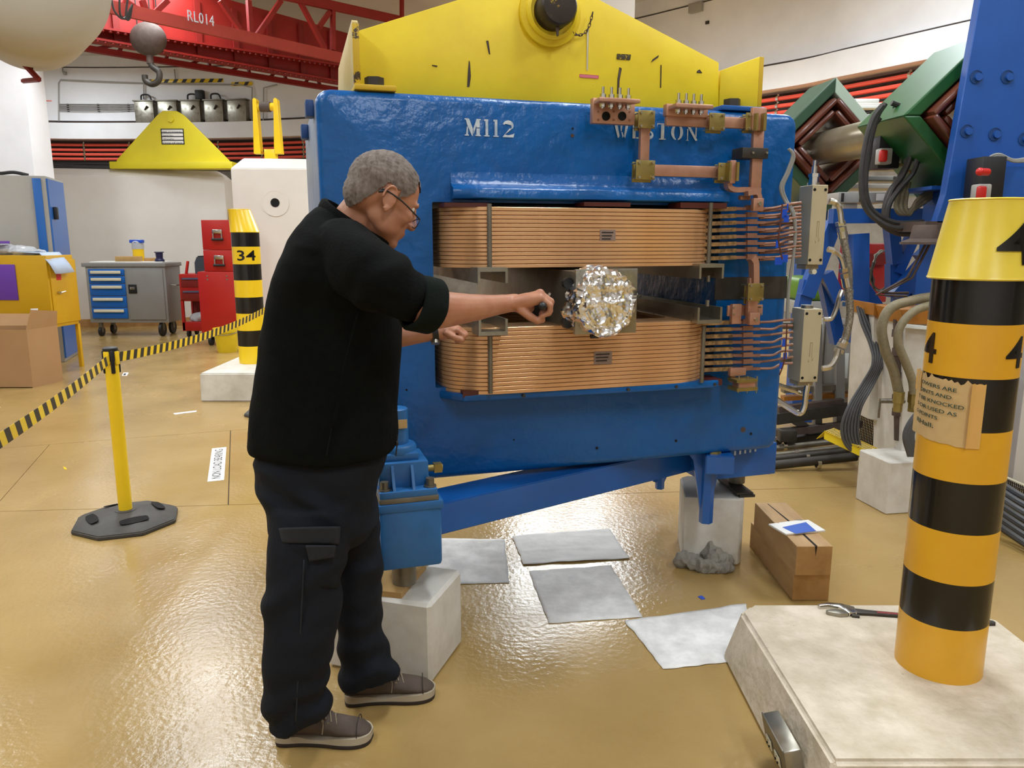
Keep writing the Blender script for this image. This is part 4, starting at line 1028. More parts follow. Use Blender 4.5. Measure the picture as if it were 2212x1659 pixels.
# crumpled rag
random.seed(5); rg = G(1530, 1238)
bm = bmesh.new()
for (x, y, r_, sx, sy, sz, a) in ((-.09, .02, .05, 1.2, .8, .8, .3), (-.02, -.035, .055, 1.35, .7, .6, -.4), (.055, -.0, .06, .9, .9, .9, .2), (.09, .03, .045, 1.3, .7, .8, -.8), (.03, .05, .05, .8, 1, 1.3, .5), (.06, -.04, .05, 1.3, .8, .55, .1), (-.04, .04, .035, 1.2, .8, .8, .9)):
    g = bmesh.ops.create_icosphere(bm, subdivisions=4, radius=1)
    T = Matrix.Translation((x, y, r_*sz*.75)) @ Matrix.Rotation(a, 4, 'Z') @ Matrix.Diagonal((r_*sx, r_*sy, r_*sz, 1))
    bmesh.ops.transform(bm, matrix=T, verts=g['verts'])
def remeshed(mb_or_bm, nm, m_, par, vox, sm=3, disp=None, label=None, smooth_f=.6):
    me = bpy.data.meshes.new(nm)
    if isinstance(mb_or_bm, MB): me.from_pydata([tuple(v) for v in mb_or_bm.v], [], mb_or_bm.f)
    else: mb_or_bm.to_mesh(me); mb_or_bm.free()
    bm2 = bmesh.new(); bm2.from_mesh(me); bmesh.ops.recalc_face_normals(bm2, faces=bm2.faces[:]); bm2.to_mesh(me); bm2.free()
    o = bpy.data.objects.new(nm, me); COL.objects.link(o)
    r_ = o.modifiers.new('r', 'REMESH'); r_.mode = 'VOXEL'; r_.voxel_size = vox; r_.use_smooth_shade = True
    if sm: s_ = o.modifiers.new('s', 'SMOOTH'); s_.iterations = sm; s_.factor = smooth_f
    bpy.context.view_layer.update()
    m2 = bpy.data.meshes.new_from_object(o.evaluated_get(bpy.context.evaluated_depsgraph_get())); o.modifiers.clear(); o.data = m2
    if disp:
        nc = [(v.co.copy(), v.normal.copy()) for v in m2.vertices]; m2.vertices.foreach_set('co', [f for c, n in nc for f in disp(c, n)]); m2.update()
    for p in m2.polygons: p.use_smooth = True
    for q_ in (m_ if isinstance(m_, (list, tuple)) else [m_]): m2.materials.append(MATS[q_])
    if par is not None: o.parent = par
    if label: o['label'] = label
    return o
def rd(co, no):
    q = co+Vector((noise.noise(co*9), noise.noise(co*9+Vector((7, 7, 7))), 0))*.03
    h = (.3-abs(noise.noise(Vector((q.x*34, q.y*14, q.z*20))))*1.6)*.016+(.2-abs(noise.noise(q*60)))*.005; co = co+no*h
    co.z = max(co.z, .001); return co
o = remeshed(bm, 'rag', 'rag', None, .003, 2, rd); o.location = rg+Vector((0, .06, 0)); tag(o, 'crumpled grey rag on the floor against the right white block', 'rag')

# timber baulks with notebook and pen
def timber(x0, x1, y0, y1, z0, z1, label, rz=0.):
    c = Vector(((x0+x1)/2, (y0+y1)/2, z0)); t = empty('timber_baulk', c, rz, label, 'timber')
    MB().box2((x0-c.x, y0-c.y, 0), (x1-c.x, y1-c.y, z1-z0), bev=.003).build('beam', 'wood', t, smooth=20)
    MB().box2((x0-c.x+.002, y0-c.y-.0012, .002), (x1-c.x-.002, y0-c.y+.001, z1-z0-.002)).build('end_grain', 'wood_end', t, smooth=0)
    return t
timber(1.185, 1.34, 3.03, 3.62, 0, .127, 'lower squared timber baulk on the floor beside the right white block')
tb = timber(1.175, 1.325, 3.0, 3.54, .1275, .256, 'upper cracked timber baulk with the notebook and pen on it', .01)
MB().prism([(.0, -.27, .1287), (.011, -.27, .1287), (.004, -.0, .1287), (-.018, .25, .1287), (-.022, .25, .1287), (-.006, 0, .1287)], (0, 0, .0005)).build('crack', 'hollow', tb, smooth=0)
MB().prism([(.0, -.2716, .1285), (.009, -.2716, .1285), (.005, -.2716, .085)], (0, -.0006, 0)).build('crack', 'hollow', tb, smooth=0)
nbk = empty('notebook', G(1722, 1140, .256), 0, 'notebook with a blue and white cover lying on the upper timber', 'notebook')
N0 = G(1722, 1140, .256)
def np_(x, y, z): return G(x, y, .256+z)-N0
MB().prism([np_(1660, 1135, .001), np_(1697, 1157, .001), np_(1783, 1149, .001), np_(1746, 1126, .001)], (0, 0, .008), bev=.001).build('pages', 'paper', nbk, smooth=0)
MB().prism([np_(1690, 1139, .0096), np_(1719, 1153, .0096), np_(1763, 1147, .0096), np_(1741, 1128, .0096)], (0, 0, .0006)).build('cover_picture', 'paper_blue', nbk, smooth=0)
a, b = G(1682, 1131, .262), G(1734, 1124, .262)
pn = empty('pen', a, 0, 'white ballpoint pen beside the notebook on the upper timber', 'pen'); d = b-a
MB().cyl((0, 0, 0), d*.9, .0045, 10).build('barrel', 'paper', pn); MB().cyl(d*-.06, (0, 0, 0), .003, 8, .0045).build('tip', 'steel', pn); MB().cyl(d*.9, d, .003, 8).box(d*.8+Vector((0, 0, .006)), (.03, .003, .002)).build('clip', 'steel', pn)

# second bored concrete block on the right
kp = G(1913, 1112); rz = math.radians(10); ux = Vector((math.cos(rz), math.sin(rz), 0)); uy = Vector((-math.sin(rz), math.cos(rz), 0))
bc = kp+ux*.2+uy*.14
bored_block('concrete_block', (bc.x, bc.y, 0), rz, (.4, .28, .3), .055, .15, 'white_conc', .006, 'white concrete block with round hole behind the bollard numbered 4', 'y', dz=-.025)
# ============================================================ LEFT BACKGROUND
def wbox(nm, m_, par, a, b, bev=.004, loc=None): return MB().box2(a, b, bev=bev).build(nm, m_, par)
# long white shielding block
def chblock(nm, p0, p1, depth, z1, ch_, label, m_='clean_block'):
    p0, p1 = Vector(p0), Vector(p1); d = (p1-p0).normalized(); n_ = Vector((-d.y, d.x, 0)); Lx = (p1-p0).length
    t = empty(nm, p0, math.atan2(d.y, d.x), label, 'block')
    bm = bmesh.new()
    def loop(i, z): return [bm.verts.new(v) for v in ((i, i, z), (Lx-i, i, z), (Lx-i, depth-i, z), (i, depth-i, z))]
    l = [loop(0, 0), loop(0, z1-ch_), loop(ch_, z1)]
    for a, b in zip(l[:-1], l[1:]):
        for i in range(4): bm.faces.new([a[i], a[(i+1) % 4], b[(i+1) % 4], b[i]])
    bm.faces.new(l[0][::-1]); bm.faces.new(l[-1]); bmesh.ops.bevel(bm, geom=bm.edges[:], offset=.01, segments=2, affect='EDGES')
    MB().addbm(bm).build('body', m_, t, smooth=20); return t, Lx
g0, g1 = G(118, 708), G(505, 700); g0.z = g1.z = 0
lb_, Lx = chblock('shield_block', (g0.x, g0.y, 0), (g1.x, g1.y, 0), 1.2, at(300, 364, g0.y).z+.02, .12, 'long white concrete shielding block behind the tool cabinets')
ztop = at(300, 364, g0.y).z+.02
MB().box2((.01, -.03, 0), (Lx-.01, .0, .14)).build('skirting', 'wood_end', lb_, smooth=0)
sb, _ = chblock('shield_block', (at(507, 500, 11.6).x, 11.6, 0), (at(507, 500, 11.6).x+2.2, 11.9, 0), 1.2, at(570, 345, 11.7).z+.03, .16, 'tall white concrete shielding block with a round hole, left of the magnet')
c = at(596, 438, 11.7)-at(507, 500, 11.6); ca = math.atan2(.3, 2.2)
p = Vector((c.x, -.004, at(596, 438, 11.7).z)); MB().ring(p, p+Vector((0, -.006, 0)), .2, .17, 36).cyl(p, p+Vector((0, -.003, 0)), .17, 36).build('plug_ring', 'clean_block', sb); MB().cyl(p+Vector((0, -.01, 0)), p, .065, 24).build('plug_hole', 'hollow', sb)
# yellow triangular lifting plate on the long block
T = g0; yy = g0.y+.35
def tp(x, y): p = at(x, y, yy); return (p.x, p.y, p.z)
tl = empty('lifting_plate', (0, yy, ztop), 0, 'yellow triangular lifting plate standing on the long white block', 'lifting plate')
def tq(x, y): p = at(x, y, yy); return (p.x, 0, max(p.z-ztop, .002))
MB().prism([tq(250, 352), tq(500, 354), tq(494, 346), tq(396, 248), tq(382, 240), tq(352, 239), tq(340, 248), tq(253, 344)], (0, .05, 0), bev=.006).build('plate', 'yellow_new', tl, smooth=20)
a, b = tq(244, 358), tq(507, 358); MB().box2((a[0], -.12, 0), (b[0], .2, max(.05, tq(250, 352)[2]+.012)), bev=.004).build('foot', 'yellow_new', tl)
a = tq(369, 257); MB().cyl((a[0], -.03, a[2]), (a[0], .02, a[2]), .06, 6).build('pin', 'yellow_new', tl, smooth=20)
a, b = tq(348, 279), tq(398, 311)
tp_ = MB().box2((a[0], -.004, a[2]), (b[0], -.001, b[2])).build('data_plate', 'paper', tl)
for k in range(4):
    z0 = a[2]+(b[2]-a[2])*(.06+k*.24); s_, x0 = ('SWL 12 TONNES', 'Serial No.', 'Weight', 'Date of test')[k], a[0]+.02
    wd = (b[0]-a[0])*(.88 if k in (0, 3) else .5); h_ = abs(b[2]-a[2])*.12
    text_mb(s_, 1, lambda x, y, h: (x0+x*wd, -.005-h, z0-.02-h_+y*h_), .0006).build('lettering', 'black', tp_, smooth=0)
for k in range(5): z0 = a[2]+(b[2]-a[2])*k/4; MB().box2((a[0]-.008, -.006, z0-.008), (b[0]+.008, -.003, z0+.008)).build('frame_line', 'black', tp_, smooth=0)
for x_ in (a[0], b[0]): MB().box2((x_-.008, -.006, b[2]), (x_+.008, -.003, a[2])).build('frame_line', 'black', tp_, smooth=0)
# yellow clevis on the tall block
cy_ = 12.2; zt_2 = at(570, 345, 11.7).z+.03
cv = empty('lifting_clevis', (0, cy_, zt_2), 0, 'yellow two-legged lifting clevis on top of the tall white block', 'lifting clevis')
def cq(x, y, dy=0.): p = at(x, y, cy_+dy); return Vector((p.x, dy, max(p.z-zt_2, 0)))
for (x0, x1, t0, t1) in ((548, 563, 545, 553), (592, 608, 590, 598)):
    MB().prism([cq(x0, 332), cq(x1, 332), cq(t1, 214), cq((t0+t1)/2, 211), cq(t0, 214)], (0, .14, 0), bev=.004).build('cheek', 'yellow_gloss', cv, smooth=20)
a, b = cq(549, 231, .07), cq(596, 231, .07); MB().cyl(a, b, .06, 16).build('pin', 'yellow_gloss', cv); MB().cyl(a+(b-a)*.28, a+(b-a)*.75, .075, 16).build('roller', 'iron_rust', cv)
a, b = cq(570, 322), cq(594, 331); MB().box2((a.x, .0, 0), (b.x, .15, a.z), bev=.005).build('foot', 'yellow_gloss', cv)

# tall grey cabinet with blue edges
k1 = G(141, 782)
cbt = empty('tall_cabinet', (k1.x, k1.y, 0), math.radians(18), 'tall grey cabinet with blue door edge at the left, behind the yellow cupboard', 'cabinet')
zc_ = at(105, 380, k1.y).z
MB().box2((-2.2, 0, 0), (0, .9, zc_), bev=.006).build('carcass', 'grey_light', cbt)
MB().box2((-.14, -.022, .05), (-.05, -.0, zc_-.03), bev=.003).build('blue_strip', 'blue_cab', cbt)
MB().prism([(.0, .0, .05), (.0, .8, .05), (.0, .8, zc_-.03), (.0, .0, zc_-.03)], (.02, 0, 0)).build('side_panel', mat('blue_gloss_panel', '#2C66B4', .3), cbt, smooth=0)
MB().box2((.02, .1, 1.75), (.06, .2, 1.9), bev=.01).build('handle', 'black', cbt)
MB().tube(smooth_path([(-.9, .1, zc_+.02), (-.7, .15, zc_+.05), (-.5, .05, zc_+.02), (-.35, .1, zc_+.04), (-.2, .1, zc_+.01)], 5), .02, 8).build('cable', 'black', cbt)
# yellow cupboard on legs
k2 = G(112, 782); k2 = Vector((k2.x*(k2.y-.8)/k2.y+.06, k2.y-.8, 0))
yz0, yz1 = .52, at(60, 552, k2.y).z
yc = empty('yellow_cupboard', (k2.x-.0, k2.y, 0), math.radians(-6), 'yellow metal cupboard on legs with a purple panel, at the left edge', 'cupboard')
MB().box2((-1.3, 0, yz0), (-.0, .45, yz1), bev=.006).build('carcass', 'yellow_cab', yc)
MB().box2((-.9, -.012, yz1-.5), (-.38, -.0, yz1-.1), bev=.003).build('purple_panel', 'purple', yc); MB().box2((-.85, -.018, yz1-.33), (-.65, -.012, yz1-.31)).build('slot', 'paper', yc)
MB().box2((.0, .03, yz0+.04), (.014, .47, yz1-.05), bev=.003).build('side_door', 'yellow_cab', yc)
MB().cyl((.014, .12, yz1-.42), (.05, .12, yz1-.42), .014, 10).cyl((.05, .12, yz1-.42), (.05, .2, yz1-.41), .009, 8).build('handle', 'steel_bright', yc)
MB().box2((.014, .12, yz1-.28), (.016, .2, yz1-.2)).build('warning_label', 'red_plastic', yc)
for (x, y) in ((-.03, .03), (-.03, .46), (-1.26, .03), (-1.26, .46)): MB().box2((x-.02, y-.02, 0), (x+.02, y+.02, yz0), bev=.002).build('leg', 'yellow_cab', yc)
MB().box2((-1.28, .02, .4), (-.02, .05, .44)).build('rail', 'yellow_cab', yc)
# clutter on top of it
def cloth_pile(nm, loc, pts, m_, label, cat, seed, vox=.012):
    bm = bmesh.new()
    for (x, y, z, sx, sy, sz) in pts:
        g = bmesh.ops.create_icosphere(bm, subdivisions=3, radius=1); bmesh.ops.transform(bm, matrix=Matrix.Translation((x, y, z)) @ Matrix.Diagonal((sx, sy, sz, 1)), verts=g['verts'])
    def dd(co, no): co = co+no*(noise.noise(co*9+Vector((seed, 0, 0)))*.03+noise.noise(co*26)*.01); co.z = max(co.z, .001); return co
    o = remeshed(bm, nm, m_, None, vox, 1, dd); o.location = loc; return tag(o, label, cat)
R6 = Matrix.Rotation(math.radians(-6), 3, 'Z')
def onY(x, y, z): return Vector((k2.x, k2.y, 0))+R6 @ Vector((x, y, z))
cloth_pile('plastic_wrap', onY(-.62, .25, yz1), [(0, 0, .06, .3, .15, .06), (-.2, .05, .09, .2, .12, .08), (.2, -.05, .04, .25, .12, .04)], 'plastic', 'heap of clear plastic wrap on the yellow cupboard', 'plastic wrap', 1)
P_ = [onY(-.38, .05, yz1+.03), onY(-.08, .02, yz1+.02), onY(.06, -.02, yz1-.1), onY(.1, .0, yz1-.2)]; Q_ = [p+R6 @ Vector((.02, .3, 0)) for p in P_]
vs = []; fs = []
for i in range(4):
    for j in range(5): v = P_[i].lerp(Q_[i], j/4); v.z += .02*noise.noise(v*6)+.008; vs.append(v)
for i in range(3):
    for j in range(4): fs.append((i*5+j, i*5+j+1, i*5+j+6, i*5+j+5))
o = MB().add(vs, fs).build('blue_cloth', 'cloth_blue', smooth=60); s_ = o.modifiers.new('s', 'SOLIDIFY'); s_.thickness = .006; tag(o, 'pale blue cloth draped over the corner of the yellow cupboard', 'cloth')
t = MB().box((0, 0, .015), (.3, .2, .03), bev=.004).build('purple_packet', 'purple'); t.location = onY(-.72, .1, yz1+.13); tag(t, 'purple packet on the plastic wrap on the yellow cupboard', 'packet')
# open cardboard box
k3 = G(70, 838); bx = empty('cardboard_box', (k3.x, k3.y, 0), 0, 'open brown cardboard box on the floor in front of the yellow cupboard', 'box')
h_ = .60; w_ = .9
for nm, a, b in (('front_panel', (-w_, 0, 0), (0, .008, h_)), ('back_panel', (-w_, .42, 0), (0, .428, h_)), ('bottom_panel', (-w_, 0, 0), (0, .42, .008))): MB().box2(a, b).build(nm, 'cardboard', bx, smooth=0)
MB().prism([(0, 0, 0), (.07, .42, 0), (.07, .42, h_), (0, 0, h_)], (.008, 0, 0)).build('side_panel', 'cardboard', bx, smooth=0)
MB().prism([(0, .0, h_), (.07, .42, h_), (.1, .40, h_+.16), (.04, .05, h_+.2)], (.006, 0, 0)).build('flap', 'cardboard', bx, smooth=0)
MB().prism([(-w_, .42, h_), (0, .42, h_), (-.05, .5, h_+.12), (-w_+.05, .5, h_+.12)], (0, .006, 0)).build('flap', 'cardboard', bx, smooth=0)
MB().prism([(-.06, .2, h_-.1), (-.0, .22, h_-.1), (-.0, .24, h_+.2), (-.05, .2, h_+.2)], (0, .004, 0)).build('paper_sheet', 'paper', bx, smooth=0)

# grey tool cabinet with blue drawers
ta, tb_ = G(198, 712), G(372, 716); tY = 12.1
tx0, tx1 = at(190, 640, tY).x, at(361, 640, tY).x; tz0, tz1 = at(280, 697, tY).z, at(280, 568, tY).z
tc = empty('tool_cabinet', (tx0, tY, 0), 0, 'grey wheeled tool cabinet with six blue drawers by the long white block', 'cabinet'); W_ = tx1-tx0
MB().box2((0, 0, tz0), (W_, .55, tz1-.06), bev=.006).build('carcass', 'grey_cab', tc)
MB().box2((-.05, -.02, tz1-.06), (W_+.02, .58, tz1), bev=.008).build('worktop', 'grey_cab', tc)
zz_ = [tz1-.09, tz1-.2, tz1-.32, tz1-.51, tz1-.69, tz1-.87, tz0+.05]
for a, b in zip(zz_[:-1], zz_[1:]):
    if a-b < .03: continue
    d_ = MB().box2((.05, -.02, b+.006), (W_*.49, .0, a-.004), bev=.003).build('drawer', 'blue_cab', tc)
    MB().box2((.09, -.045, a-.075 if a-b > .09 else a-.05), (W_*.45, -.02, a-.03), bev=.006).build('handle', 'handle_cream', d_)
dr = MB().box2((W_*.52, -.018, tz0+.05), (W_*.97, .0, tz1-.1), bev=.003).build('door', 'grey_cab', tc)
MB().box2((W_*.53, -.03, tz0+.46), (W_*.53+.13, -.018, tz0+.6), bev=.004).build('latch', 'black', dr); MB().box2((W_*.53+.03, -.036, tz0+.52), (W_*.53+.1, -.03, tz0+.56), bev=.002).build('latch_handle', 'steel_bright', dr)
for x in (.12, W_-.15):
    r_ = .075 if x < .5 else .11
    for y in (.08, .45): MB().cyl((x-.02, y, r_), (x+.02, y, r_), r_, 20).build('wheel', 'black', tc); MB().cyl((x-.024, y, r_), (x+.024, y, r_), r_*.25, 10).box((x, y, r_+.06), (.05, .06, max(tz0-r_, .05))).build('wheel_bracket', 'steel_dull', tc)
MB().tube([(W_+.02, .1, tz1-.35), (W_+.1, .1, tz1-.35), (W_+.1, .45, tz1-.35), (W_+.02, .45, tz1-.35)], .012, 8).build('push_bar', 'steel_dull', tc)
def ontop(nm, m_, dx0, dx1, h, y0=.1, y1=.3, z=0, label=None, cat=None, bev=.004):
    o = MB().box2((0, 0, 0), (dx1-dx0, y1-y0, h), bev=bev).build(nm, m_); o.location = (tx0+dx0, tY+y0, tz1+z); return tag(o, label, cat)
ontop('paper_sheets', 'paper', .05, W_*.95, .02, .05, .45, label='white paper sheets covering the top of the blue-drawered cabinet', cat='paper')
ontop('wooden_batten', 'plywood', W_*.36, W_*.68, .08, .06, .14, .02, 'pale wooden batten on the tool cabinet top', 'batten')
ontop('brown_batten', 'wood_end', W_*.66, W_*.84, .05, .22, .3, .02, 'darker brown batten right of the pale one on the tool cabinet', 'batten')
t = empty('blue_pot', (tx0+W_*.9, tY+.12, tz1), 0, 'dark blue pot-like tool at the right end of the cabinet top', 'pot'); MB().lathe([(.07, 0), (.075, .02), (.05, .05), (.055, .13), (.075, .14), (.07, .15), (0, .15)], (0, 0, .02), 16).build('body', mat('navy', '#22244E', .4), t)
t = empty('spray_bottle', (tx0+W_*.57, tY+.3, tz1+.02), 0, 'clear bottle with blue cap and yellow contents on the tool cabinet', 'bottle')
MB().lathe([(.085, 0), (.085, .19), (.0, .19)], (0, 0, 0), 20).build('contents', 'yellow_gloss', t); MB().lathe([(.09, .19), (.088, .3), (.05, .34)], (0, 0, 0), 20).build('bottle', 'plastic', t); MB().box((0, -.02, .31), (.2, .1, .05), bev=.01).lathe([(.04, .2), (.05, .3)], (0, -.04, 0), 12).build('blue_cap', 'clear_blue', t)
# red tool trolley and tall red chest
rY = 12.0; rx0, rx1 = at(390, 650, rY).x, at(432, 650, rY).x; rz1 = at(400, 592, rY).z; rz0 = at(400, 715, rY).z
rt = empty('tool_trolley', (rx0, rY, 0), 0, 'small red tool trolley with two drawers between the grey cabinet and the tall chest', 'trolley'); w2 = .62
MB().box2((0, 0, rz1-.42), (w2, .42, rz1), bev=.01).build('drawer_case', 'red_tool', rt)
for k in range(2): d_ = MB().box2((.03, -.012, rz1-.2-k*.2), (w2-.03, .0, rz1-.05-k*.2), bev=.003).build('drawer', 'red_dark', rt); MB().box2((.06, -.03, rz1-.08-k*.2), (w2-.06, -.012, rz1-.06-k*.2)).build('handle', 'steel_bright', d_)
for x in (.02, w2-.02):
    for y in (.02, .4): MB().box2((x-.02, y-.02, rz0), (x+.02, y+.02, rz1-.4)).build('upright', 'red_tool', rt, smooth=0)
MB().box2((0, 0, rz0), (w2, .42, rz0+.14), bev=.006).build('bottom_tray', 'red_tool', rt)
MB().box2((.03, .38, rz0+.14), (w2-.03, .4, rz1-.42)).build('back_panel', 'red_dark', rt, smooth=0)
for x in (.07, w2-.07):
    for y in (.06, .36): MB().cyl((x-.015, y, .06), (x+.015, y, .06), .06, 16).box((x, y, .1), (.03, .04, .1)).build('castor', 'black', rt)
cloth_pile('plastic_bag', (rx0+.22, rY+.15, rz0+.14), [(0, 0, .06, .16, .1, .08)], 'plastic', 'clear plastic bag in the bottom tray of the red trolley', 'bag', 4)
t = empty('storage_bin', (rx0+.22, rY+.1, rz1), 0, 'dark grey plastic bin on top of the small red trolley', 'bin')
MB().prism([(0, 0, 0), (.42, 0, 0), (.42, 0, .26), (.04, 0, .26), (0, 0, .17)], (0, .25, 0)).build('shell', mat('bin_grey', '#3C444C', .45), t, smooth=0)
MB().box((.22, .12, .265), (.34, .2, .02)).build('inside', 'hollow', t)
cloth_pile('tool_heap', (rx0+.48, rY+.22, rz1+.265), [(0, 0, .03, .14, .08, .05)], 'grey_light', 'grey odds and ends heaped in the dark bin', 'tools', 6)
t = MB().box((0, 0, .1), (.03, .05, .2), bev=.004).build('red_pliers', 'red_plastic'); t.location = (rx0+.08, rY+.1, rz1); t.rotation_euler.y = .2; tag(t, 'red handled tool standing at the left end of the red trolley', 'tool')
cY = 11.0; a = at(426, 755, cY); cx0, cx1 = at(430, 640, cY).x, at(514, 640, cY).x; cz1, czm, cz0 = at(470, 475, cY).z, at(470, 587, cY).z, .18
ct = empty('tool_chest', (cx0, cY, 0), 0, 'tall red tool chest with two upper boxes left of bollard 34', 'tool chest'); w3 = cx1-cx0
MB().box2((0, 0, cz0), (w3, .5, czm), bev=.006).build('cabinet', 'red_tool', ct)
for (z0_, z1_) in ((czm, czm+(cz1-czm)*.42), (czm+(cz1-czm)*.42, cz1)):
    b_ = MB().box2((w3*.17+(.0 if z0_ == czm else -.0), .02, z0_+.003), (w3, .46, z1_), bev=.008).build('upper_box', 'red_tool', ct)
    xm = w3*.58; zm_ = (z0_+z1_)/2
    MB().box((xm, .0, zm_+.05), (.14, .03, .06), bev=.01).box((xm-.06, .0, zm_), (.015, .02, .12)).box((xm+.06, .0, zm_), (.015, .02, .12)).build('latch', 'steel_bright', b_)
    MB().cyl((xm-.08, -.01, zm_-.06), (xm+.08, -.01, zm_-.06), .018, 10).build('grip', 'black', b_)
for x in (w3*.25, w3*.75):
    for z in (czm-.06, czm-.11): MB().cyl((x, -.006, z), (x, 0, z), .012, 8).build('screw', 'steel', ct)
for x in (.1, w3-.1):
    for y in (.08, .42): MB().cyl((x-.02, y, .075), (x+.02, y, .075), .075, 16).box((x, y, .13), (.04, .05, .1)).build('castor', 'black', ct)
t = MB().box((0, 0, .08), (.12, .08, .16), bev=.006).build('lamp_box', 'black'); t.location = (cx0+w3*.88, cY+.2, cz1); tag(t, 'small black box on top of the tall red chest', 'box')
# yellow bucket
bk = G(492, 760); t = empty('bucket', (bk.x, bk.y, 0), 0, 'yellow plastic bucket on the floor left of bollard 34', 'bucket')
hb = at(492, 708, bk.y).z; rb = .165
MB().lathe([(rb*.76, .0), (rb*.8, .02), (rb*.98, hb*.82), (rb*1.03, hb*.82), (rb*1.06, hb*.86), (rb*1.06, hb), (rb*1.02, hb), (rb*.97, hb*.85), (rb*.76, .02), (0, .02)], (0, 0, 0), 32).build('shell', 'bucket', t)
MB().tube([(rb*1.07*math.cos(a), rb*1.07*math.sin(a)*1-.0, hb*.9-abs(math.sin(a))*.05) for a in [PI+PI*k/14 for k in range(15)]], .005, 6).build('handle', 'steel_dull', t)

# pale column and big tank at the top left
clm = at(20, 300, 10.6); t = empty('pillar', (clm.x, 10.6, 0), 0, 'white column at the left edge above the tall cabinet', 'column')
MB().box2((-1.8, 1.0, 0), (at(62, 260, 11.6).x-clm.x, 1.5, min(5.97, at(50, 118, 11.6).z)), bev=.01).build('shaft', 'wall', t)
tkY = 6.6; tk = at(58, -52, tkY)
t = empty('white_tank', tk, 0, 'large round white tank end hanging at the top left corner', 'tank')
R_ = at(223, -52, tkY).x-tk.x; ax = Vector((-.45, .75, .12)).normalized()
MB().lathe([(0, -.26), (R_*.35, -.24), (R_*.65, -.17), (R_*.88, -.06), (R_, .08), (R_, 2.6)], (0, 0, 0), 64, ax).build('shell', mat('tank_grey', '#BCB6AA', .6, var=('#B2AB9D', 1.5, .3)), t)
for yy in (1.0, 2.2): q = ax*yy; MB().box2((q.x-.04, q.y-.01, R_*.9), (q.x+.04, q.y+.01, 5.98-tk.z), bev=.002).build('hanger_strap', 'steel_dull', t)
t = empty('angle_bracket', (0, 0, 0), 0, 'thin dark red angle frame hanging below the white tank', 'frame')
P_ = [at(-10, 62, 8.2), at(40, 125, 8.2), at(84, 172, 8.2)]
MB().tube(P_, .03, 6).build('long_bar', 'red_dark', t); MB().tube([P_[2], at(50, 175, 8.6)], .025, 6).build('short_bar', 'red_dark', t); MB().tube([at(70, 115, 8.2), at(70, 160, 8.2)], .008, 6).build('hanger', 'steel_dark', t)

# ============================================================ OVERHEAD CRANE
CD = Vector((.647, .762, 0)); CN = Vector((.762, -.647, 0))
pA0 = at(740, 125, 14.1)
crn = empty('overhead_crane', pA0, 0, 'red overhead travelling crane bridge of riveted girders under the ceiling', 'crane')
def K(px, py, off=0.): return onplane(px, py, pA0-CN*off, CN)-pA0
def bar(p, q, w_, h_, m_='red_crane', nm='girder'):
    MB().strip([p, q], w_, h_, (0, 0, 1) if abs((q-p).normalized().z) < .9 else CN).build(nm, m_, crn, smooth=0)
def ext(p, q, a, b): d = q-p; return p-d*a, q+d*b
def barV(p, q, hgt, th, m_='red_crane', nm='girder'):   # plate whose tall side is vertical
    MB().prism([p-Vector((0, 0, hgt/2)), q-Vector((0, 0, hgt/2)), q+Vector((0, 0, hgt/2)), p+Vector((0, 0, hgt/2))], -CN*th).build(nm, m_, crn, smooth=0)
# near truss
p, q = K(230, 12), K(740, 125); p, q = ext(p, q, .6, .55); barV(p, q, .17, .06, 'red_light', 'bottom_chord')
a, b = K(405, 40), K(462, 53)
text_mb('RL014', 1, lambda x, y, h: tuple((a*(1-x)+b*x)+CN*(.01+h)+Vector((0, 0, -.03+(y)*.15))), .004, spacing=1.1).build('lettering', 'white_paint', crn, smooth=0)
p, q = K(640, -6), K(868, 44); p, q = ext(p, q, .3, 1.0); barV(p, q, .15, .06, 'red_crane', 'top_chord')
for (x0, y0, x1, y1) in ((310, 0, 322, 34), (478, 0, 532, 78), (540, 0, 545, 78), (610, 0, 555, 80), (650, 0, 705, 105), (722, 5, 722, 108), (270, 0, 318, 32), (365, 0, 330, 34), (715, 25, 692, 58)):
    a_, b_ = K(x0, y0), K(x1, y1); MB().strip([a_-CN*.04, b_-CN*.04], .07, .07, CN).build('brace', 'red_crane', crn, smooth=0)
a_, b_ = K(868, -5), K(868, 42); MB().strip([a_, b_], .06, .06, CN).build('brace', 'red_crane', crn, smooth=0)
# plate girder behind, with rivets on its flanges
p, q = K(176, 40, 1.3), K(693, 150, 1.3); p2, q2 = K(190, 85, 1.3), K(693, 172, 1.3)
e = .5
MB().prism([p-(q-p)*.1+Vector((0, 0, .85)), q+(q-p)*e+Vector((0, 0, .75)), q2+(q2-p2)*e, p2-(q2-p2)*.1], CN*-.02).build('web_plate', 'red_crane', crn, smooth=0)
for (aa, bb) in ((p2, q2), (K(200, 62, 1.22), K(693, 138, 1.22))):
    a_, b_ = ext(aa, bb, .1, e); MB().strip([a_, b_], .3, .03, (0, 0, 1)).build('flange', 'red_crane', crn, smooth=0)
    n_ = int((b_-a_).length/.11); mb = MB()
    for k in range(n_): c = a_+(b_-a_)*(k+.5)/n_+CN*.12; mb.box(c-Vector((0, 0, .03)), (.045, .045, .045), bev=.012, seg=1)
    r_ = mb.build('rivets', 'red_dark', crn); r_['kind'] = 'stuff'
for k in range(7):
    t_ = .1+k*.16; a_ = p2+(q2-p2)*t_+CN*.03; MB().strip([a_, a_+Vector((0, 0, .9))], .1, .04, CN).build('stiffener', 'red_dark', crn, smooth=0)
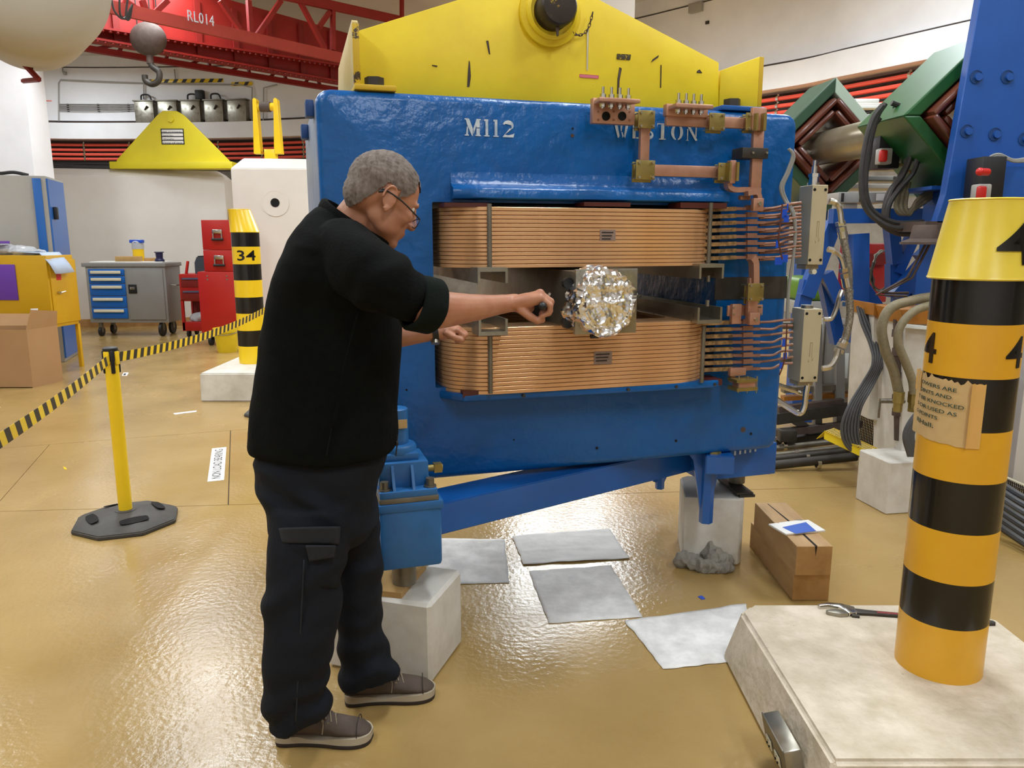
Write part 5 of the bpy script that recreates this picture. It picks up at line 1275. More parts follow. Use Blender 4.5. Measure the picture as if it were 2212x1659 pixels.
# far lattice girder
p, q = K(140, 97, 2.6), K(693, 188, 2.6); p2, q2 = K(180, 84, 2.6), K(693, 160, 2.6)
for (aa, bb) in ((p, q), (p2, q2)): a_, b_ = ext(aa, bb, .2, .3); MB().strip([a_, b_], .12, .09, (0, 0, 1)).build('bottom_chord', 'red_crane', crn, smooth=0)
for k in range(13):
    t_ = k/12; a_ = p+(q-p)*t_; b_ = p2+(q2-p2)*min(1, max(0, t_+(.04 if k % 2 else -.03))); MB().strip([a_, b_], .05, .05, CN).build('brace', 'red_dark', crn, smooth=0)
# looped cables hanging from the truss
for k in range(3):
    P_ = smooth_path([K(240+k*18, -5, -.15), K(248+k*12, 25+k*6, -.15), K(268+k*6, 40, -.15), K(286, 10, -.15)], 6); MB().tube(P_, .014, 6).build('cable_loop', 'black_hose', crn)
# hook block
hk = K(321, 92, .7)+pA0; hkE = empty('crane_hook', hk, 0, 'dark crane hook block hanging from the red crane', 'crane hook')
MB().sphere((0, 0, .05), (.27, .16, .24), 20, 14).build('sheave_housing', 'iron_rust', hkE)
MB().cyl((0, 0, -.18), (0, 0, -.3), .05, 12).build('shank', 'iron_rust', hkE)
MB().tube(smooth_path([(0, 0, -.28), (.03, 0, -.34), (.12, 0, -.42), (.1, 0, -.54), (0, 0, -.59), (-.09, 0, -.54), (-.1, 0, -.46)], 6), [.045]*37, 10).build('hook', 'steel_dark', hkE)
for x in (-.15, -.05, .05, .15): MB().cyl((x, 0, .2), (x, 0, .62), .01, 6).build('wire_rope', 'steel_dark', hkE)

# ============================================================ ON THE FAR WALL
def wall_at(px, py, z_hint=None):
    """point on the curved wall seen at this pixel"""
    best = None
    for i in range(len(plan)-1):
        a, b = plan[i]+NR[i]*.0, plan[i+1]+NR[i+1]*.0; d = (b-a); n_ = Vector((d.y, -d.x, 0)).normalized()
        p = onplane(px, py, a, n_); t_ = (p-a).dot(d)/d.length_squared
        if -.001 <= t_ <= 1.001 and p.y > 0: return p, n_, math.atan2(d.y, d.x)
    return None
for k in range(5):
    x0 = 299+k*50; p, n_, ang = wall_at(x0+21, 240)
    t = empty('resistor_box', (p.x+n_.x*.1, p.y+n_.y*.1, 4.362), ang, '%s of five grey steel boxes on the far wall ledge, counted from the left' % ('first', 'second', 'third', 'fourth', 'fifth')[k], 'steel box', 'grey steel boxes on the ledge')
    MB().box2((-.24, -.1, 0), (.24, .085, .5), bev=.01).build('case', 'steel', t); MB().box2((-.27, -.12, .5), (.27, .09, .53), bev=.004).build('lid', 'steel_dull', t)
    MB().cyl((.02, -.1, .3), (.1, -.14, .38), .02, 8).build('lever', 'steel_dark', t)
    if k in (0, 2, 3): MB().tube(smooth_path([(-.1, 0, .53), (-.08, 0, .66), (.1, 0, .66), (.16, 0, .53)], 5), .02, 8).build('handle', 'black', t)
def on_wall(nm, px0, py0, px1, py1, m_, label, cat, th=.03):
    p, n_, ang = wall_at((px0+px1)/2, (py0+py1)/2); a = onplane(px0, py0, p, n_); b = onplane(px1, py1, p, n_); Lh = (Vector((b.x, b.y))-Vector((a.x, a.y))).length
    t = empty(nm, (p.x, p.y, min(a.z, b.z)), ang, label, cat); hz = abs(a.z-b.z)
    MB().box2((-Lh/2, -th+.0, 0), (Lh/2, 0.02, hz), bev=min(.01, th/4)).build('body', m_, t); return t, Lh, hz, th
on_wall('floodlight', 425, 196, 443, 216, 'black', 'small black floodlight above the grey boxes', 'floodlight', .12)
on_wall('red_arrow', 52, 215, 112, 219, 'red_pipe', 'thin red arrow strip on the far wall at left', 'sign', .01)
on_wall('junction_box', 138, 155, 145, 162, 'grey_light', 'small grey junction box high on the far left wall', 'junction box', .08)
on_wall('junction_box', 1492, 10, 1518, 24, 'grey_light', 'small box on the upper wall right of the yellow lifting beam', 'junction box', .08)
on_wall('wall_vent', 1524, 46, 1531, 51, 'steel_dark', 'tiny dark wall opening right of the yellow lifting beam', 'vent', .01)
for j, (x0, x1, y) in enumerate(((311, 485, 172), (500, 545, 178))):
    t, Lh, hz, th = on_wall('hazard_strip', x0, y, x1, y+6, 'yellow_gloss', ('long', 'short')[j]+' yellow and black hazard strip high on the far wall', 'sign', .02)
    n_ = int(Lh/.22)
    for k in range(n_):
        x = -Lh/2+Lh*(k+.2)/n_; MB().prism([(x, -th-.002, 0.002), (x+.1, -th-.002, .002), (x+.16, -th-.002, hz-.002), (x+.06, -th-.002, hz-.002)], (0, -.002, 0)).build('black_bar', 'black', t, smooth=0)
t, Lh, hz, th = on_wall('conduit_rack', 130, 226, 297, 240, 'wall', 'rack of thin grey conduits left of the steel boxes', 'conduit', .0101)
for k in range(4): MB().cyl((-Lh/2, -.05, hz*k/3), (Lh/2, -.05, hz*k/3), .012, 6).build('conduit', 'grey_cab', t)
for x in (-Lh/2+.2, 0, Lh/2-.2): MB().box2((x-.02, -.04, -.02), (x+.02, -.0, hz+.02)).build('bracket', 'steel_dark', t)
for j, pts in enumerate(([(128, 262), (128, 180), (132, 173), (310, 180)], [(545, 262), (546, 190), (520, 183), (315, 180)], [(312, 180), (312, 215)], [(136, 140), (137, 156)], [(570, 262), (571, 190), (600, 183)], [(378, 150), (380, 172)])):
    P_ = []
    for (x, y) in pts: p, n_, ang = wall_at(x, y); P_.append(p+n_*.03)
    o = MB().tube(P_, .016, 6).build('wall_conduit', 'grey_light'); tag(o, ('thin grey conduit on far wall, long run left of the boxes', 'thin grey conduit on far wall, long run above the boxes', 'short conduit drop above the first grey box', 'short conduit up to the ceiling at far left', 'thin conduit at the right of the grey boxes', 'short conduit below the crane on the far wall')[j], 'conduit')
# ============================================================ THE MAN
YP = 2.15
O_ = Vector((at(700, 1500, YP).x, YP, 0))
man = empty('person', O_, 0, 'man in black fleece jacket and dark work trousers leaning to the magnet with outstretched arm', 'person')
def A_(px, py, Y): return at(px, py, Y)-O_
def loft(mb, rings, n=36, e=2.3, capends=True):
    """rings: ((Lx,Ly),(Rx,Ry), b, Y): pixel ends of the ring, half depth and centre depth"""
    vs = []; fs = []
    for (l, r, b, Y) in rings:
        L_, R_ = A_(l[0], l[1], Y), A_(r[0], r[1], Y); c = (L_+R_)/2; a = (R_-L_)/2
        for i in range(n):
            t = 2*PI*i/n; x = math.copysign(abs(math.cos(t))**(2/e), math.cos(t)); y = math.copysign(abs(math.sin(t))**(2/e), math.sin(t))
            vs.append(c+a*x+Vector((0, b*y, 0)))
    for k in range(len(rings)-1):
        for i in range(n): fs.append((k*n+i, k*n+(i+1) % n, (k+1)*n+(i+1) % n, (k+1)*n+i))
    fs.append(tuple(range(n-1, -1, -1))); fs.append(tuple((len(rings)-1)*n+i for i in range(n)))
    mb.add(vs, fs); return mb
def limb(mb, pts, n=16, k=5):
    """pts: (px, py, Y, r)"""
    P = smooth_path([A_(p[0], p[1], p[2]) for p in pts], k); R_ = smooth_path([Vector((p[3], 0, 0)) for p in pts], k)
    mb.tube(P, [q.x for q in R_], n); mb.sphere(P[0], R_[0].x, 12, 8); mb.sphere(P[-1], R_[-1].x, 12, 8); return mb
# ---- head, in its own frame: x forward, y to his left, z up
HS = 1.0
HC = A_(829, 417, 2.12); HR = Matrix.Rotation(math.radians(28), 3, 'Z') @ Matrix.Rotation(math.radians(27), 3, 'Y')
HM = Matrix.Translation(HC) @ HR.to_4x4() @ Matrix.Diagonal((HS, HS, HS, 1))
def hv(x, y, z): return HM @ Vector((x, y, z))
def hell(mb, c, r, rot=None, n=20):
    bm = bmesh.new(); bmesh.ops.create_icosphere(bm, subdivisions=3, radius=1)
    T = HM @ Matrix.Translation(Vector(c)) @ (rot.to_4x4() if rot else Matrix.Identity(4)) @ Matrix.Diagonal((r[0], r[1], r[2], 1)); mb.addbm(bm, T)
body = MB()
CRAN = [((-.006, 0, .018), (.098, .077, .088)), ((-.038, 0, -.02), (.062, .064, .062)), ((.03, 0, .0), (.062, .066, .07))]
for c, r in CRAN: hell(body, c, r)
hell(body, (.034, 0, -.045), (.055, .058, .07)); hell(body, (.04, 0, -.085), (.046, .046, .036)); hell(body, (.072, 0, -.110), (.02, .024, .018)); hell(body, (.062, 0, -.07), (.033, .036, .05)); hell(body, (.058, 0, -.03), (.034, .046, .045))
for s in (-1, 1):
    hell(body, (-.0, s*.036, -.06), (.032, .02, .034)); hell(body, (.082, s*.026, .006), (.013, .022, .009)); hell(body, (.062, s*.042, -.035), (.026, .016, .024))
    hell(body, (.099, s*.011, -.047), (.011, .008, .008)); hell(body, (.03, s*.036, -.078), (.042, .018, .028))
    # ear with rim and hollow
    er = Matrix.Rotation(math.radians(-14), 3, 'Y') @ Matrix.Rotation(math.radians(s*16), 3, 'Z')
    hell(body, (-.004, s*.076, -.022), (.016, .006, .028), er)
    E = [hv(-.004+er[0][0]*0+.019*math.cos(t)-.002*0, s*(.082+.004*math.cos(t+PI)), -.020+.031*math.sin(t)*(1 if math.sin(t) > 0 else 1.0)) for t in [math.radians(a) for a in range(-110, 200, 18)]]
    body.tube(E, .0036*HS, 8)
    hell(body, (.0, s*.080, -.05), (.008, .005, .01)); hell(body, (.011, s*.079, -.028), (.005, .005, .008))
body.tube([hv(.09, 0, .006), hv(.1, 0, -.02), hv(.110, 0, -.042)], [.0085, .010, .0122], 12); body.sphere(hv(.109, 0, -.044), .0122, 12, 8)
hell(body, (.0905, 0, -.074), (.009, .021, .0055)); hell(body, (.088, 0, -.084), (.009, .019, .006))
# neck and trunk under the clothes
limb(body, [(748, 520, 2.14, .07), (775, 478, 2.14, .067), (805, 435, 2.13, .06)], 20)
loft(body, [((705, 520), (835, 545), .08, 2.14), ((655, 570), (830, 590), .15, 2.14), ((620, 650), (830, 655), .15, 2.14), ((600, 800), (825, 800), .13, 2.15), ((585, 960), (820, 960), .13, 2.15), ((600, 1090), (800, 1090), .13, 2.15)])
limb(body, [(790, 560, 1.97, .05), (850, 612, 1.91, .05), (905, 655, 1.91, .046), (935, 668, 1.94, .050), (975, 668, 1.985, .0445), (1030, 664, 2.05, .035), (1085, 657, 2.115, .0262), (1112, 654, 2.14, .0255)], 20)
limb(body, [(790, 560, 2.32, .05), (800, 640, 2.4, .045), (815, 712, 2.42, .043), (850, 726, 2.42, .038), (900, 722, 2.42, .031), (932, 719, 2.42, .026), (955, 716, 2.43, .027)], 16)
limb(body, [(665, 1090, 2.08, .075), (650, 1300, 2.03, .06), (640, 1540, 2.03, .04)], 14); limb(body, [(745, 1090, 2.24, .06), (770, 1300, 2.27, .06), (785, 1460, 2.27, .04)], 14)
for p in (G(665, 1597), G(805, 1512)):
    body.sphere(p-O_+Vector((0, 0, .055)), (.075, .026, .02), 14, 8)
# right hand closed round a tool handle
def fing(mb, pts, r):
    P = [Vector(p) for p in pts]; rr = [r*(1-.07*i) for i in range(len(P))]; mb.tube(P, rr, 12)
    for p, q in zip(P, rr): mb.sphere(p, q*1.04, 12, 8)
W0_ = A_(1112, 654, 2.14); PX = 2.14/1660
def hp(x, y, d): return W0_ + Vector(((x-1112)*PX, d, (654-y)*PX))
for k in range(4):     # palm slabs toward each knuckle
    d = -.034+.0225*k; mb_ = body; ky = (640, 631, 633, 640)[k]-0
    mb_.tube([hp(1113, 655, d*.45), hp(1140, 648, d*.8), hp(1166, ky+4, d)], [.021, .0195, .0135], 14); mb_.sphere(hp(1166, ky+3, d), .0138, 14, 10)
    ln = (.9, 1.0, 1.05, .95)[k]
    a = hp(1166, ky+2, d); b = a+Vector((.030, -.002, -.022))*ln; c = b+Vector((-.003, 0, -.024))*ln; e_ = c+Vector((-.021, 0, -.008))*ln
    fing(body, [a, b, c, e_], (.0098, .0106, .0108, .0102)[k])
body.sphere(hp(1132, 664, -.004), (.03, .028, .02), 14, 10)
fing(body, [hp(1126, 668, -.028), hp(1146, 682, -.036), hp(1160, 690, -.034), hp(1170, 689, -.022)], .0125)
# left hand reaching behind the right forearm, half closed
V0 = A_(955, 716, 2.43)
body.sphere(V0+Vector((.03, .0, .004)), (.036, .034, .02), 14, 10)
for k in range(4):
    d = -.032+.021*k; a = V0+Vector((.052, d, .006)); ln = (.9, 1, 1.05, .95)[k]
    fing(body, [V0+Vector((.03, d*.7, .004)), a, a+Vector((.022, 0, -.016))*ln, a+Vector((.012, 0, -.034))*ln, a+Vector((-.006, 0, -.036))*ln], .0095)
fing(body, [V0+Vector((.02, -.03, -.004)), V0+Vector((.042, -.045, -.014)), V0+Vector((.062, -.04, -.022))], .011)
bo = remeshed(body, 'body', 'skin', man, .0034, 2, lambda co, no: co+no*(noise.noise(co*30)*.0008), smooth_f=.5)
bmh = bmesh.new(); bmh.from_mesh(bo.data); HI0 = HM.inverted(); sel = []
for v in bmh.verts:
    q = HI0 @ v.co
    if -.07 < q.x < .085 and -.13 < q.z < .02 and not (abs(q.y) > .058 and -.03 < q.x < .024 and q.z > -.062): sel.append(v)
for _k in range(14): bmesh.ops.smooth_vert(bmh, verts=sel, factor=.6, use_axis_x=True, use_axis_y=True, use_axis_z=True)
bmh.to_mesh(bo.data); bmh.free()
# eyes, brows
for s in (-1, 1):
    e_ = MB().sphere(hv(.0745, s*.031, -.008), .0125*HS, 16, 12).build('eye', 'eye_white', man); MB().sphere(hv(.0845, s*.031, -.011), .0045, 12, 8).build('iris', 'steel_dark', e_)
    MB().tube([hv(.0915, s*.014, .009), hv(.090, s*.028, .013), hv(.081, s*.043, .009)], [.003, .0036, .002], 8).build('eyebrow', 'hair', man)
# hair
hb_ = MB()
for c, r in CRAN: hell(hb_, c, (r[0]+.004, r[1]+.0042, r[2]+.0045))
HI = HM.inverted()
ho = remeshed(hb_, 'hair', 'hair', None, .0035, 3, None)
me = ho.data; bm = bmesh.new(); bm.from_mesh(me); kill = []
for v in bm.verts:
    q = HI @ v.co; wob = noise.noise(q*55)*.006; ay = abs(q.y)
    if q.x > .062: lim = .052-(q.x-.07)*.2+(.01 if ay > .04 else 0)
    elif q.x > .018: lim = .028-(.062-q.x)*.95
    elif q.x > -.02: lim = .012
    else: lim = .012-(-.02-q.x)*1.9
    lim = max(lim, -.078)
    if q.z+wob < lim: kill.append(v)
bmesh.ops.delete(bm, geom=kill, context='VERTS')
for v in bm.verts:
    q = HI @ v.co; v.co += v.normal*(noise.noise(Vector((q.x*60, q.y*150, q.z*150)))*.0018+noise.noise(q*20)*.0015)
bm.to_mesh(me); bm.free(); ho.parent = man
# glasses
gl = empty('glasses', (0, 0, 0)); gl.parent = man
for s in (-1, 1):
    MB().tube(smooth_path([hv(-.034, s*.081, -.018), hv(-.024, s*.082, -.008), hv(.03, s*.081, -.012), hv(.1, s*.066, -.028)], 4), .0021, 8).build('temple', 'black', gl)
    MB().tube([hv(-.036, s*.081, -.02), hv(-.018, s*.082, -.008)], .0034, 8).build('temple_tip', 'black', gl)
    P = [hv(.108-.006*abs(math.cos(t)), s*(.034+.026*math.cos(t)), -.036+.0135*math.sin(t)) for t in [2*PI*k/20 for k in range(21)]]
    MB().tube(P, .0013, 6, cap=False).build('rim', 'black', gl); MB().add(P[:-1], [tuple(range(20))]).build('lens', 'lens', gl, smooth=0)
MB().tube([hv(.1035, -.01, -.032), hv(.107, 0, -.03), hv(.1035, .01, -.032)], .0015, 6).build('bridge', 'black', gl)

# ---- fleece jacket
fj = MB()
loft(fj, [((562, 972), (838, 975), .165, 2.15), ((546, 966), (852, 971), .175, 2.15), ((542, 955), (856, 960), .18, 2.15), ((543, 925), (858, 940), .182, 2.15), ((549, 880), (859, 880), .18, 2.15), ((560, 820), (860, 820), .178, 2.15), ((568, 760), (861, 760), .18, 2.15),
     ((576, 700), (861, 705), .185, 2.15), ((583, 650), (857, 655), .195, 2.15), ((595, 600), (850, 610), .205, 2.14), ((611, 560), (846, 582), .21, 2.14), ((632, 518), (846, 560), .20, 2.14), ((650, 490), (846, 546), .175, 2.14), ((668, 466), (842, 540), .14, 2.14), ((684, 450), (832, 536), .105, 2.14), ((700, 443), (818, 528), .085, 2.14)], 48)
limb(fj, [(745, 545, 2.02, .085), (782, 572, 1.96, .088), (818, 598, 1.92, .084), (852, 620, 1.90, .074), (880, 638, 1.90, .065), (900, 648, 1.91, .057), (912, 653, 1.918, .050)], 24)
limb(fj, [(745, 535, 2.28, .085), (780, 570, 2.36, .085), (795, 630, 2.4, .075), (808, 690, 2.42, .066), (826, 716, 2.42, .058)], 20)
ELB = A_(880, 640, 1.9); SHD = A_(800, 590, 1.93)
def folds(co, no):
    d1 = (co-ELB).length; w1 = max(0, 1-d1/.2); d2 = (co-SHD).length; w2 = max(0, 1-d2/.22)
    q = co-ELB; h = math.sin(q.x*58-q.z*38+noise.noise(co*9)*3.2)*.008*w1
    h += math.sin((co-SHD).x*32+(co-SHD).z*46+noise.noise(co*6+Vector((4, 0, 0)))*3)*.006*w2
    h += noise.noise(Vector((co.x*6, co.y*6, co.z*3.2)))*.012+noise.noise(co*14)*.004
    return co+no*h
remeshed(fj, 'fleece_jacket', 'fleece', man, .0055, 4, folds)
def ringpts(l, r, b, Y, n=40, e=2.0, out=0.):
    L_, R_ = A_(l[0], l[1], Y), A_(r[0], r[1], Y); c = (L_+R_)/2; a = (R_-L_)/2; a = a*(1+out/a.length)
    return [c+a*math.cos(2*PI*i/n)+Vector((0, (b+out)*math.sin(2*PI*i/n), 0)) for i in range(n)]
def band(loops, nm, m_, par=None, smooth=60):
    n = len(loops[0]); vs = [p for l in loops for p in l]; fs = []
    for k in range(len(loops)-1):
        for i in range(n): fs.append((k*n+i, k*n+(i+1) % n, (k+1)*n+(i+1) % n, (k+1)*n+i))
    return MB().add(vs, fs).build(nm, m_, par or man, smooth=smooth)
band([ringpts((690, 458), (836, 545), .094, 2.14, out=.002), ringpts((692, 445), (843, 537), .092, 2.14, out=.004), ringpts((699, 431), (848, 527), .088, 2.14, out=.004), ringpts((703, 428), (848, 523), .086, 2.14), ringpts((707, 430), (845, 525), .083, 2.14, out=-.003), ringpts((706, 452), (836, 540), .08, 2.14)], 'collar', 'fleece')
def cuffband(pts, r, nm, thick=.006):
    """pts: axis points (px,py,Y)"""
    P = [A_(*p) for p in pts]; ax = (P[-1]-P[0]).normalized(); x = ax.orthogonal().normalized(); y = ax.cross(x); loops = []
    prof = [(0, -.002), (0.0, thick*.8), (.08, thick*1.6), (.5, thick*1.9), (.9, thick*1.7), (1, thick*.8), (1.02, 0), (.9, -.008), (.6, -.014)]
    Ln = (P[-1]-P[0]).length
    for (t, o) in prof: loops.append([P[0]+ax*Ln*t+(x*math.cos(2*PI*i/36)+y*math.sin(2*PI*i/36))*(r+o+noise.noise(Vector((math.cos(2*PI*i/36)*1.5, math.sin(2*PI*i/36)*1.5, t*1.2+r*40)))*.006) for i in range(36)])
    return band(loops, nm, 'fleece_cuff')
cuffband([(890, 650, 1.90), (940, 664, 1.94)], .0600, 'rolled_cuff')
cuffband([(822, 714, 2.42), (850, 722, 2.42)], .052, 'rolled_cuff')
# surface patches (pocket welt, flaps)
def patch(cx, a, b, Yc, quad, nm, m_, lift=.006, th=.004, n=8, parent=None, label=None):
    def S(px, py):
        u = max(-.97, min(.97, (px-cx(py))/a(py))); return A_(px, py, Yc-b*math.sqrt(1-abs(u)**2.3)**1-lift)
    vs = []; fs = []
    for j in range(n+1):
        for i in range(n+1):
            u, v = i/n, j/n; q = [quad[0][k]*(1-u)*(1-v)+quad[1][k]*u*(1-v)+quad[2][k]*u*v+quad[3][k]*(1-u)*v for k in (0, 1)]; vs.append(S(*q))
    for j in range(n):
        for i in range(n): k = j*(n+1)+i; fs.append((k, k+1, k+n+2, k+n+1))
    o = MB().add(vs, fs).build(nm, m_, parent or man, smooth=60, label=label); s_ = o.modifiers.new('s', 'SOLIDIFY'); s_.thickness = th; return o
tcx = lambda y: (541+857)/2+ (y-980)*-.02; ta_ = lambda y: 158-(980-y)*.03
patch(tcx, ta_, .182, 2.15, [(737, 812), (742, 812), (722, 925), (715, 925)], 'pocket_welt', 'fleece', .010, .006)
patch(tcx, ta_, .182, 2.15, [(775, 664), (777, 664), (738, 812), (736, 812)], 'seam', 'fleece_cuff', .008, .003)
patch(tcx, ta_, .182, 2.15, [(715, 925), (717, 925), (706, 985), (703, 985)], 'seam', 'fleece_cuff', .008, .003)
# drawcord at the hem
MB().tube([A_(857, 940, 2.12), A_(858, 958, 2.12), A_(855, 985, 2.12)], .002, 6).sphere(A_(857, 958, 2.12), (.005, .005, .009), 8, 6).build('drawcord', 'black', man)

# ---- trousers
tr = MB()
loft(tr, [((570, 960), (835, 960), .15, 2.15), ((551, 990), (835, 990), .158, 2.15), ((563, 1040), (812, 1040), .162, 2.15), ((581, 1090), (812, 1090), .162, 2.15), ((588, 1135), (815, 1130), .15, 2.15), ((610, 1170), (790, 1165), .11, 2.15)], 40, 2.4)
NL = [((582, 1080), (785, 1080), .115, 2.09), ((587, 1140), (766, 1140), .113, 2.07), ((584, 1200), (750, 1200), .108, 2.05), ((578, 1250), (741, 1250), .102, 2.04), ((573, 1313), (735, 1313), .1, 2.03), ((570, 1380), (723, 1380), .096, 2.02), ((569, 1441), (710, 1441), .094, 2.02), ((571, 1500), (706, 1495), .094, 2.03), ((579, 1540), (716, 1518), .09, 2.04), ((588, 1560), (718, 1536), .086, 2.04)]
FL = [((680, 1080), (812, 1080), .11, 2.22), ((705, 1185), (823, 1185), .105, 2.26), ((716, 1240), (825, 1240), .1, 2.27), ((722, 1300), (824, 1300), .098, 2.27), ((730, 1364), (822, 1360), .092, 2.27), ((734, 1410), (833, 1400), .09, 2.27), ((736, 1450), (848, 1432), .09, 2.27), ((740, 1478), (858, 1456), .085, 2.27)]
loft(tr, NL, 32, 2.2); loft(tr, FL, 32, 2.2)
def tfold(co, no):
    w = co+O_; z = w.z
    low = max(0, 1-z/.45); h = math.sin(z*62+noise.noise(Vector((co.x*7, co.y*7, z*3)))*4.5)*.010*low
    knee = max(0, 1-abs(z-.52)/.14); h += math.sin(z*48-co.x*22+noise.noise(co*7)*3)*.008*knee
    hip = max(0, 1-abs(z-.8)/.12); h += math.sin(z*40+co.x*35+noise.noise(co*6)*3)*.007*hip
    h += noise.noise(Vector((co.x*9, co.y*9, z*4)))*.007
    return co+no*h
remeshed(tr, 'trousers', 'trousers', man, .0055, 3, tfold)
ncx = lambda y: 668-(y-1140)*.08; na = lambda y: 88-(y-1140)*.04
patch(ncx, na, .112, 2.065, [(595, 1141), (736, 1138), (733, 1176), (600, 1172)], 'pocket_flap', 'trouser_flap', .012, .005)
patch(ncx, na, .112, 2.065, [(600, 1172), (733, 1176), (732, 1270), (612, 1268)], 'cargo_pocket', 'trousers', .007, .004)
patch(ncx, na, .112, 2.06, [(660, 1179), (726, 1179), (722, 1204), (668, 1213)], 'pocket_flap', 'trouser_flap', .018, .005)
pcx = lambda y: 692; pa_ = lambda y: 135
patch(pcx, pa_, .16, 2.15, [(549, 968), (600, 975), (594, 1008), (562, 1000)], 'back_pocket_flap', 'trouser_flap', .014, .005)
patch(pcx, pa_, .16, 2.15, [(564, 983), (583, 985), (582, 993), (564, 991)], 'logo_patch', 'yellow_gloss', .0205, .001)
patch(lambda y: 652-(y-1200)*.03, lambda y: 78, .1, 2.035, [(655, 1210), (658, 1210), (640, 1560), (637, 1560)], 'side_seam', 'trouser_flap', .005, .003, 14)

# ---- shoes
def shoe(heel, toe, nm):
    h, t = Vector(heel)-O_, Vector(toe)-O_; d = (t-h); Ln = d.length; d.normalize(); s = Vector((-d.y, d.x, 0)); up = Vector((0, 0, 1))
    sh = empty(nm, (0, 0, 0)); sh.parent = man
    W = [(0, .0), (.03, .032), (.12, .04), (.3, .037), (.5, .041), (.7, .05), (.85, .049), (.95, .036), (1, .012)]
    def outline(sc, ex=0):
        P = smooth_path([Vector((t_*Ln, w_*sc+ex*(1 if w_ > .001 else 0), 0)) for t_, w_ in W], 4); return [h+d*p.x+s*p.y for p in P]+[h+d*p.x-s*p.y for p in P[::-1][1:-1]]
    o1, o2 = outline(1.06), outline(1.0)
    MB().prism([p+up*.001 for p in o1], up*.014, bev=.002).build('outsole', 'sole_dark', sh, smooth=50)
    mb = MB(); n = len(o1); lo = [p+up*.014 for p in o1]; hi = []
    for p in o1:
        k = (p-h).dot(d)/Ln; hi.append(p+up*(.034-.010*math.sin(min(1, max(0, (k-.25)/.4))*PI)+.004*max(0, .2-k)*5)+(h+d*(k*Ln)-p).normalized()*.002)
    mb.add(lo+hi, [(i, (i+1) % n, n+(i+1) % n, n+i) for i in range(n)]+[tuple(range(n, 2*n))]).build('midsole', 'sole', sh, smooth=50)
    up_ = MB(); vs = []; fs = []; m = 22
    for (k, wd, ht) in ((.0, .024, .07), (.04, .034, .1), (.15, .038, .115), (.3, .037, .115), (.42, .037, .105), (.55, .04, .09), (.68, .046, .075), (.8, .046, .066), (.9, .04, .056), (.97, .026, .042), (1.0, .01, .03)):
        c = h+d*(k*Ln*.985+.003)
        for i in range(m): a = 2*PI*i/m; vs.append(c+s*(wd*math.cos(a)*(1-.25*max(0, math.sin(a))))+up*(.022+(ht-.022)/2*(1+math.sin(a))))
    for q in range(10):
        for i in range(m): fs.append((q*m+i, q*m+(i+1) % m, (q+1)*m+(i+1) % m, (q+1)*m+i))
    fs += [tuple(range(m-1, -1, -1)), tuple(10*m+i for i in range(m))]
    up_.add(vs, fs); remeshed(up_, 'upper', 'shoe', sh, .0035, 4, lambda co, no: co+no*(noise.noise(co*30)*.0012))
    c = h+d*Ln*.86; MB().tube([c+s*(.046*math.cos(a))+d*(-.0+.0*a)+up*(.03+.045*math.sin(a)) for a in [PI*k/10 for k in range(11)]], .0015, 6).build('toe_seam', 'sole_dark', sh)
    for k in range(4):
        kk = .46+k*.055; zt = .108-k*.009; c = h+d*Ln*kk
        MB().tube(smooth_path([c+s*.026+up*(zt-.014), c+up*(zt+.004), c-s*.026+d*.008+up*(zt-.014)], 4), .0024, 6).build('lace', 'lace', sh)
        MB().cyl(c-s*.028+up*(zt-.018), c-s*.031+up*(zt-.018), .004, 10).build('eyelet', 'steel', sh)
    MB().tube(smooth_path([h+d*Ln*.5-s*.026+up*.095, h+d*Ln*.53-s*.045+up*.08, h+d*Ln*.52-s*.05+up*.05], 4), .0018, 6).build('lace', 'lace', sh)
shoe(G(597, 1597), G(806, 1596), 'shoe'); shoe(G(744, 1515), G(941, 1500), 'shoe')
# watch
c = A_(941, 718, 2.42); ax = (A_(965, 714, 2.43)-A_(900, 722, 2.42)).normalized()
wt = MB().ring(c-ax*.009, c+ax*.009, .0305, .0265, 24).build('watch_strap', 'black', man); MB().cyl(c+Vector((0, -.012, -.024)), c+Vector((0, -.017, -.034)), .014, 16).build('watch_case', 'steel', wt)
# the tool in his hand
a, b = W0_+O_+Vector((.083, -.052, -.012)), W0_+O_+Vector((.098, .14, .004))
a = hp(1170, 658, -.058)+O_; b = hp(1186, 651, .12)+O_
tl_ = empty('hand_tool', a, 0, 'black handled tool gripped in the man\'s right hand', 'tool'); MB().cyl((0, 0, 0), b-a, .0105, 16).sphere((0, 0, 0), .0105, 12, 8).build('handle', 'black', tl_); MB().cyl(b-a, (b-a)*1.6, .004, 8).build('shank', 'steel', tl_)
